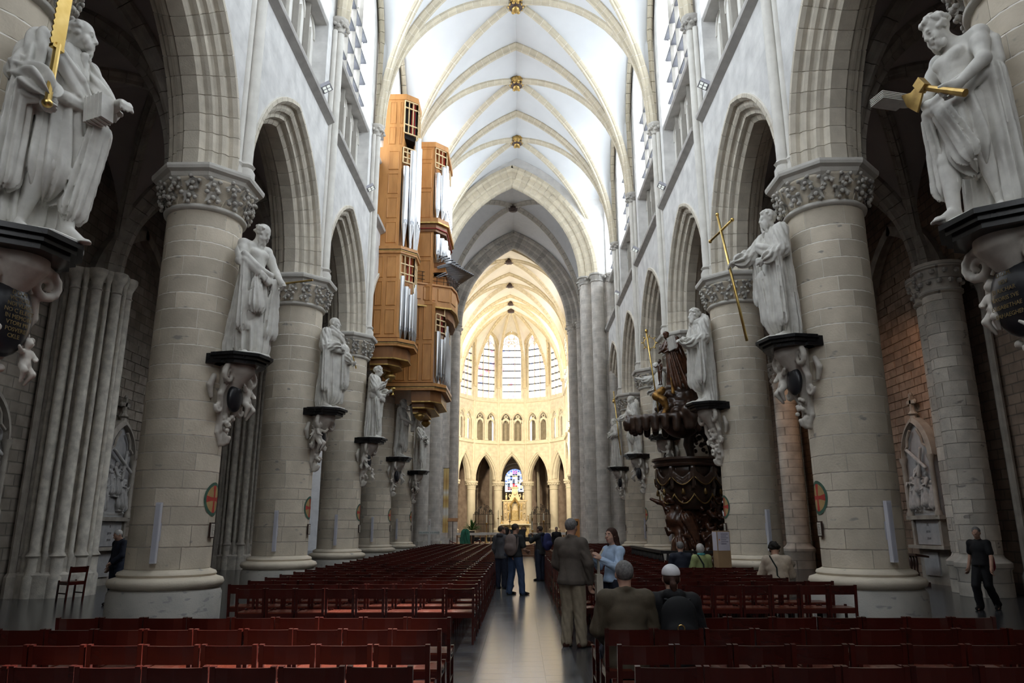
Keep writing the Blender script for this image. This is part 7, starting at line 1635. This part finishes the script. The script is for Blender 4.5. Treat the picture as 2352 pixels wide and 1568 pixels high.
# white cross with two candles by the crossing pier
o = empty('standing_cross', 'tall plain white wooden cross standing at the crossing pier', 'cross', loc=(-5.1, 43.05, 0)); b = MB(); b.box(-.07, .07, -.04, .04, 0, 2.15); b.build('upright', 'white_paint', o); b = MB(); b.box(-.58, .58, -.05, .03, 1.28, 1.48); b.build('crossbar', 'white_paint', o)
text(o, 'VERLANGEN', .105, T(-.32, -.056, 1.38) @ RX(PI / 2), 'teal_ink'); text(o, 'E D AMAAS', .105, T(.32, -.056, 1.38) @ RX(PI / 2), 'teal_ink'); text(o, 'X\nP', .12, T(0, -.046, 1.9) @ RX(PI / 2), 'paint_red')
for dx in (-.32, .66):
    q = empty('thick_candle', 'thick cream candle between the white cross and the ' + ('last column' if dx < 0 else 'podium'), 'candle', 'candles beside the white cross', loc=(-5.1 + dx, 43.0, 0)); b = MB(); b.lathe([(.05, .25), (.05, .92), (.02, .925)], 12); b.build('wax', 'candle', q); b = MB(); b.lathe([(.12, 0), (.12, .03), (.03, .06), (.03, .22), (.07, .25)], 12); b.build('holder', 'iron', q); b = MB(); b.lathe([(.004, .92), (.004, .95)], 5); b.build('wick', 'iron', q)
# ------------------------------------------------------------------ choir furniture
ZP = .62
o = empty('podium', 'wooden choir podium with steps at the crossing', 'podium', loc=(-.3, 45.6, 0)); b = MB(); b.box(-4.4, 4.3, 0, 11.5, 0, ZP); b.build('deck', 'podium_wood', o)
for i in range(4): b = MB(); b.box(-.9, 1.6, -.32 * (4 - i), -.32 * (3 - i), 0, ZP * (i + 1) / 5); b.build('step', 'podium_wood', o)
def deckpt(x, y): return (x, y, ZP)
o = empty('display_screen', 'wide black screen cabinet standing on the podium', 'screen', loc=(-.35, 47.6, ZP)); b = MB(); b.box(-.78, .78, -.15, .15, .02, .92); b.build('cabinet', 'cloth_charcoal', o); b = MB(); b.box(-.72, .72, -.16, -.15, .52, .86); b.build('panel', 'slate', o); b = MB(); b.box(-.6, .6, -.2, .2, 0, .03); b.build('foot', 'iron', o)
def music_stand(x, y, lab, h=1.5):
    o = empty('music_stand', lab, 'music stand', loc=deckpt(x, y)); b = MB(); b.tube([(0, 0, 0), (0, 0, h)], .02, 6); b.build('pole', 'iron', o); b = MB(); b.box(-.32, .32, -.2, .2, -.015, .015, T(0, 0, h) @ RX(.5)); b.build('desk', 'oak_dark', o); b = MB()
    for i in range(3): a = i * 2.1; b.tube([(0, 0, .05), (.3 * math.cos(a), .3 * math.sin(a), .01)], .015, 5)
    b.build('feet', 'iron', o)
music_stand(-4.05, 46.2, 'music stand with slanted desk at the podium edge')
def pew(x, y, w, lab, cloth=True):
    o = empty('choir_desk', lab, 'desk', 'choir desks with white cloths', loc=deckpt(x, y)); b = MB(); b.box(-w / 2, w / 2, -.2, .2, .62, .68); b.build('top', 'podium_wood', o)
    for i in (-1, 0, 1): b = MB(); b.box(i * w * .46 - .03, i * w * .46 + .03, -.18, .18, 0, .62); b.build('leg', 'podium_wood', o)
    if cloth: b = MB(); b.box(-w / 2 - .01, w / 2 + .01, -.22, .22, .68, .705); b.box(-w / 2 - .01, w / 2 + .01, -.225, -.215, .55, .705); b.build('cloth', 'white_paint', o)
pew(-3.1, 49.2, 2.0, 'choir desk with a white cloth beside the green cover'); pew(-1.9, 51.5, 1.6, 'choir desk with a white cloth behind the plant'); pew(1.6, 49.0, 1.8, 'choir desk with a white cloth beside the black screen'); pew(3.0, 50.6, 1.6, 'choir desk with a white cloth near the wooden lectern')
f = SDF((-.5, -.4, 0), (.5, .4, 1.0), .03); f.cap((0, 0, .1), (0, 0, .7), .32, .22, .05, fold=(.04, 9, 0, 2)); me = f.mesh('cover', 'cover_green', 0.)
o = inst('covered_chair', me, None, T(-3.35, 47.2, ZP), label='dark green cloth draped over a seat on the podium', cat='cover')
# plant
o = empty('potted_plant', 'tall bouquet of green foliage in a dark vase on the podium', 'plant', loc=deckpt(-3.15, 50.6)); b = MB(); b.lathe([(.14, 0), (.2, .3), (.16, .75), (.2, .82)], 12); b.build('vase', 'pot', o, smooth=True); rg = random.Random(2)
for i in range(80):
    a = rg.uniform(0, 6.28); e = rg.uniform(.15, 1.5); L_ = rg.uniform(.45, .95); d = Vector((math.cos(a) * math.cos(e), math.sin(a) * math.cos(e), math.sin(e))); p = Vector((0, 0, .85)); m_ = p + d * L_ * .6; q = p + d * L_ - Vector((0, 0, .12)); sd = d.cross(Vector((0, 0, 1))).normalized() * .05; b = MB()
    b.add([p, m_ - sd, q, m_ + sd, m_ + Vector((0, 0, .02))], [(0, 1, 4), (1, 2, 4), (2, 3, 4), (3, 0, 4)]); b.build('leaf', 'leaf_green', o)
def candlestick(x, y, z, h, hc, lab, r=.035):
    o = empty('candlestick', lab, 'candlestick', 'candlesticks in the choir', loc=(x, y, z)); b = MB(); b.lathe([(.2, 0), (.2, .03), (.05, .1), (.03, .3), (.05, .5), (.025, .6), (.025, h - .1), (.09, h - .04), (.09, h)], 12); b.build('stand', 'gold_dull', o, smooth=True); b = MB(); b.lathe([(r, h), (r, h + hc), (.01, h + hc + .005)], 10); b.build('candle', 'candle', o)
for i, (x, y, z, h, hc) in enumerate(((-2.25, 52.5, ZP, 1.35, .55), (-1.95, 70, ZF, 1.6, .7), (1.25, 70, ZF, 1.6, .7), (.95, 53.5, ZP, .85, .6), (1.35, 52.0, ZP, .75, .6), (1.75, 53, ZP, 1.5, .5), (-.72, 58.5, ZP, 1.5, .6))): candlestick(x, y, z, h, hc, ('tall candlestick left of the plant towards the screen', 'tall candlestick at the organ end of the high altar', 'tall candlestick at the pulpit end of the high altar', 'short candlestick beside the black screen', 'shortest candlestick near the choir desk', 'slender candlestick near the wooden lectern', 'candlestick standing behind the black screen')[i].replace('left of the plant towards', 'between the plant and'))
# wooden lectern with emblem
o = empty('lectern', 'upright oak lectern with a dark shield emblem by the crossing pier', 'lectern', loc=deckpt(3.55, 46.6)); b = MB(); b.box(-.22, .22, -.12, .12, 0, 1.45); b.prism([(-.22, 1.45), (-.16, 1.55), (.16, 1.55), (.22, 1.45)], -.12, .12); b.build('body', 'oak', o); b = MB(); b.prism([(-.11, 1.40), (.11, 1.40), (.11, 1.2), (0, 1.06), (-.11, 1.2)], -.135, -.12); b.build('shield', 'cloth_black', o); b = MB(); b.ell((0, -.14, 1.24), (.03, .01, .08), 8, 6); b.box(-.05, .05, -.145, -.135, 1.29, 1.31); b.build('emblem', 'white_paint', o)
# striped banners
def banner_mat():
    m, t, p, N, L = nt('banner'); tc = N.new('ShaderNodeTexCoord'); sp = N.new('ShaderNodeSeparateXYZ'); L.new(tc.outputs['Object'], sp.inputs[0]); mr = N.new('ShaderNodeMapRange'); mr.inputs['From Max'].default_value = 4.6; L.new(sp.outputs[2], mr.inputs['Value'])
    r = N.new('ShaderNodeValToRGB'); cs = [(0, (.62, .45, .17)), (.12, (.50, .31, .10)), (.2, (.66, .48, .18)), (.28, (.70, .68, .62)), (.36, (.68, .66, .60)), (.40, (.62, .45, .16)), (.5, (.48, .29, .09)), (.55, (.66, .50, .2)), (.62, (.72, .70, .64)), (.68, (.60, .42, .15)), (.8, (.50, .31, .10)), (.92, (.64, .47, .18))]
    e = r.color_ramp.elements; e[0].color = (*cs[0][1], 1); e[1].position = cs[-1][0]; e[1].color = (*cs[-1][1], 1)
    for q, c in cs[1:-1]: x = e.new(q); x.color = (*c, 1)
    L.new(mr.outputs['Result'], r.inputs['Fac']); L.new(r.outputs['Color'], p.inputs['Base Color']); p.inputs['Roughness'].default_value = .6; M['banner'] = m
banner_mat()
for x, nm in ((-5.35, 'organ'), (5.05, 'pulpit')):
    o = empty('banner', 'long gold and white striped banner at the crossing on the %s side' % nm, 'banner', 'striped banners', loc=(x, 54.6, 1.3)); b = MB(); n = 10; v = [(-.2 + .4 * i / n, .03 * math.sin(i * 1.3), z) for z in (0, 4.6) for i in range(n + 1)]; v += [(p[0], p[1] + .015, p[2]) for p in v]; k = n + 1
    f = [(i, i + 1, k + i + 1, k + i) for i in range(n)] + [(2 * k + i, 3 * k + i, 3 * k + i + 1, 2 * k + i + 1) for i in range(n)] + [(0, k, 3 * k, 2 * k), (n, 2 * k + n, 3 * k + n, k + n)]; b.add(v, f); b.build('cloth', 'banner', o); b = MB(); b.tube([(-.26, .01, 4.62), (.26, .01, 4.62)], .02, 6); b.tube([(0, .01, 4.62), (0, .62, 4.62)], .02, 6); b.build('rod', 'iron', o)
# rope barrier
px = [(-4.15, 45.2), (-2.35, 45.2), (-.95, 44.1), (1.5, 44.1)]
for i, (x, y) in enumerate(px):
    o = empty('stanchion', 'chrome rope post before the podium, %s from the organ side' % ('first', 'second', 'third', 'fourth')[i], 'post', 'rope barrier posts', loc=(x, y, 0)); b = MB(); b.lathe([(.15, 0), (.15, .02), (.03, .05)], 14); b.build('base', 'chrome', o, smooth=True); b = MB(); b.lathe([(.025, .04), (.025, .92), (.04, .94), (.03, .99)], 10); b.build('post', 'chrome', o, smooth=True)
for (a, c), nm in zip(zip(px[:-1], px[1:]), ('beside the music stand', 'before the choir desks', 'across the podium steps')):
    b = MB(); b.tube([(a[0] + (c[0] - a[0]) * t, a[1] + (c[1] - a[1]) * t, .9 - .28 * math.sin(PI * t)) for t in np.linspace(.02, .98, 12)], .022, 6); b.build('barrier_rope', 'rope_red', None, label='dark red barrier rope ' + nm, cat='rope', group='barrier ropes')
# high altar
o = empty('high_altar', 'gilded high altar with carved retable and gothic tabernacle in the apse', 'altar', loc=(-.42, 73.6, ZF)); b = MB(); b.box(-1.5, 1.5, -.45, .35, 0, .12); b.box(-1.4, 1.4, -.3, .3, .12, .98); b.build('altar_body', 'altar_gold', o); b = MB(); b.box(-1.58, 1.58, -.5, .4, .98, 1.10); b.build('altar_table', 'white_gold', o)
for x in (-.85, 0, .85):
    b = MB(); b.lathe([(.02, 0), (.30, .0), (.33, .03), (.36, .0)], 8, m=T(x, -.31, .55) @ RX(PI / 2)); b.build('medallion_ring', 'altar_gold', o); b = MB(); b.ell((x, -.32, .55), (.24, .03, .26), 10, 8); b.ell((x, -.36, .6), (.07, .05, .14), 8, 6); b.ell((x + .08, -.36, .48), (.1, .05, .08), 8, 6); b.build('medallion', 'boss_dark' if x else 'altar_gold', o)
b = MB(); b.box(-1.25, 1.25, .0, .45, 1.10, 1.42); b.box(-1.15, 1.15, .1, .5, 1.42, 3.25); b.box(-1.25, 1.25, .05, .55, 3.25, 3.38); b.build('retable', 'alabaster', o)
for x in (-1.08, -.78, -.5, .5, .78, 1.08): b = MB(); b.lathe([(.06, 1.42), (.06, 1.5), (.04, 1.55), (.04, 3.1), (.07, 3.2)], 8, m=T(x, .04, 0)); b.build('colonnette', 'alabaster', o, smooth=True)
for x in (-.94, .94):
    for z in (1.55, 2.4): b = MB(); arch_ring(b, .11, .125, [(-.06, 0), (.03, 0), (.03, .04), (-.06, .04)], T(x, .08, z + .45), 5); b.ell((x, .08, z + .3), (.07, .06, .22), 8, 6); b.ell((x, .06, z + .55), (.045, .045, .06), 7, 5); b.build('niche_figure', 'alabaster', o)
for x in (-.62, .62):
    for z in (1.55, 2.4): b = MB(); b.box(x - .1, x + .1, .06, .12, z, z + .65); b.ell((x, .06, z + .3), (.06, .04, .2), 8, 6); b.build('carved_panel', 'altar_gold', o)
b = MB(); b.box(-.3, .3, -.05, .2, 1.42, 2.35); b.build('tabernacle', 'altar_gold', o); b = MB(); arch_ring(b, .34, arch_r(.34, .6), [(-.15, -.03), (.05, -.03), (.05, .09), (-.15, .09)], T(0, .05, 2.7), 7)
for sx in (-1, 1): b.lathe([(.07, 1.42), (.045, 1.5), (.045, 2.6), (.07, 2.7), (.09, 2.75)], 8, m=T(sx * .36, -.02, 0)); b.bar((sx * .48, 0, 2.85), (0, 0, 3.6), .1, .1, (0, 1, 0))
b.build('gothic_canopy', 'gold_dull', o); b = MB(); b.prism([(-.55, 3.38), (-.42, 3.7), (-.3, 4.0), (-.3, 4.55), (.3, 4.55), (.3, 4.0), (.42, 3.7), (.55, 3.38)], .15, .45); b.box(-.4, .4, .1, .5, 4.55, 4.66); b.ell((0, .13, 4.1), (.22, .06, .25), 10, 8)
for sx in (-1, 1): b.ell((sx * .85, .3, 3.65), (.1, .1, .27), 8, 6); b.ell((sx * .85, .28, 3.98), (.06, .06, .08), 8, 6); b.tube([(sx * .4, .3, 3.5), (sx * .6, .3, 3.75), (sx * .5, .3, 3.95), (sx * .4, .3, 3.85)], .06, 6)
b.build('crowning', 'alabaster', o)
for x in (-1.3, 1.3): candlestick(-.42 + x, 73.3, ZF + 1.105, .75, .6, 'altar candlestick on the %s end of the altar table' % ('organ side' if x < 0 else 'pulpit side'), .03)
# wrought iron grilles between the choir columns
for sx, nm in ((-1, 'organ'), (1, 'pulpit')):
    o = empty('iron_grille', 'black wrought iron choir screen between the apse columns on the %s side' % nm, 'grille', 'iron choir screens', loc=(XQ + sx * 3.0, 79.6, ZF), rz=-sx * R(28)); b = MB()
    for i in range(15): b.bar((-1.2 + i * .171, 0, 0), (-1.2 + i * .171, 0, 2.1), .04)
    for z in (.1, 1.1, 2.1): b.bar((-1.2, 0, z), (1.2, 0, z), .05)
    b.build('bars', 'iron', o); b = MB(); rg = random.Random(4)
    for i in range(26):
        x = rg.uniform(-1.0, 1.0); z = 2.2 + rg.random() * 1.1 * (1 - abs(x) / 1.2); r0 = rg.uniform(.1, .2); b.tube([(x + r0 * (1 - t) * math.cos(t * 9 + i), 0, z + r0 * (1 - t) * math.sin(t * 9 + i)) for t in np.linspace(0, .9, 12)], .02, 5)
    for i in range(9): x = -1.0 + i * .25; b.tube([(x, 0, 2.1), (x * .9, 0, 2.5), (x * .6, 0, 2.9)], .02, 5)
    b.build('scrollwork', 'iron', o)

# choir floodlights and chapel lamps: the fixtures the lamps sit in
for sx in (-1, 1):
    for (y, z, rr) in ((62.6, 11.0, 0), (65.6, 11.0, 0)):
        o = empty('floodlight', 'black floodlight on the choir gallery ledge, %s bay on the %s side' % ('first' if y < 64 else 'second', 'organ' if sx < 0 else 'pulpit'), 'floodlight', 'choir floodlights', loc=(sx * 5.1 - .5, y, z)); b = MB(); b.box(-.15, .15, -.2, .05, -.12, .14); b.build('housing', 'iron', o); b = MB(); b.box(-.05, .05, -.05, .05, -.3, -.12); b.build('bracket', 'iron', o)
for y, nm in ((21.0, 'first'), (28.0, 'second')):
    o = empty('hanging_lamp', 'small hanging lamp in the pulpit side aisle, %s bay with a station of the cross' % ('nearer' if y < 25 else 'further'), 'lamp', 'aisle lamps', loc=(10.4, y, 7.72)); b = MB(); b.lathe([(.02, .22), (.1, .18), (.16, .02), (.15, .0)], 12); b.build('shade', 'iron', o, smooth=True); b = MB(); b.tube([(0, 0, .2), (0, 0, 5.2)], .012, 5); b.build('cord', 'iron', o)
# masonry of the aisle walls that can be picked apart, stone by stone
def masonry(wall, s, x, y0, y1, z0, z1, bw, bh, matn, seed):
    rg = random.Random(seed); ms = []
    for w in (bw, bw * .8, bw * 1.15):
        b = MB(); b.box(-w / 2 + .012, w / 2 - .012, -.03, .02, .012, bh - .012, taper=.97); ms.append((w, b.mesh('brick', matn)))
    z = z0; base = side_m(s, x)
    while z < z1:
        y = y0 + rg.uniform(-.3, 0)
        while y < y1:
            w, me = rg.choice(ms); inst('brick', me, wall, base @ T(y + w / 2, rg.uniform(-.012, .008), z)); y += w
        z += bh
masonry(bpy.data.objects['wall_aisle_right'], 1, XO - .01, 20.6, 25.0, 2.2, 9.6, .5, .27, 'brick_red', 5)
masonry(bpy.data.objects['wall_aisle_left'], -1, XO - .01, 20.6, 24.6, 1.4, 7.4, .62, .31, 'brick_grey', 6)
for pr in [o for o in bpy.data.objects if o.name.startswith('paired_pier') and abs(o.location.y - YK(2)) < .1]:
    for dy, dx in ((-.48, -.1), (.48, .25)):
        z = 1.0; rg = random.Random(int(dy * 100) + 60)
        while z < 7.7:
            h = min(rg.choice((.28, .33, .38)), 7.74 - z); off = rg.random() * 2
            me = None; b = MB(); n = 4; dA = 2 * PI / 5; r = .482; v = []
            for i in range(n + 1):
                a = -dA / 2 + .012 + (dA - .024) * i / n
                for q, zz in ((r - .02, .006), (r, .014), (r, h - .014), (r - .02, h - .006)): v.append((q * math.cos(a), q * math.sin(a), zz))
            b.add(v, [(i * 4 + j, (i + 1) * 4 + j, (i + 1) * 4 + j + 1, i * 4 + j + 1) for i in range(n) for j in range(3)] + [(3, 2, 1, 0), tuple(n * 4 + j for j in range(4))]); me = b.mesh('stone', 'pier_stone', True, 35)
            for j in range(5):
                a = off + j * dA
                if math.cos(a) * -.55 + math.sin(a) * -.84 > -.4: inst('stone', me, pr, T(dx, dy, z) @ RZ(a))
            z += h
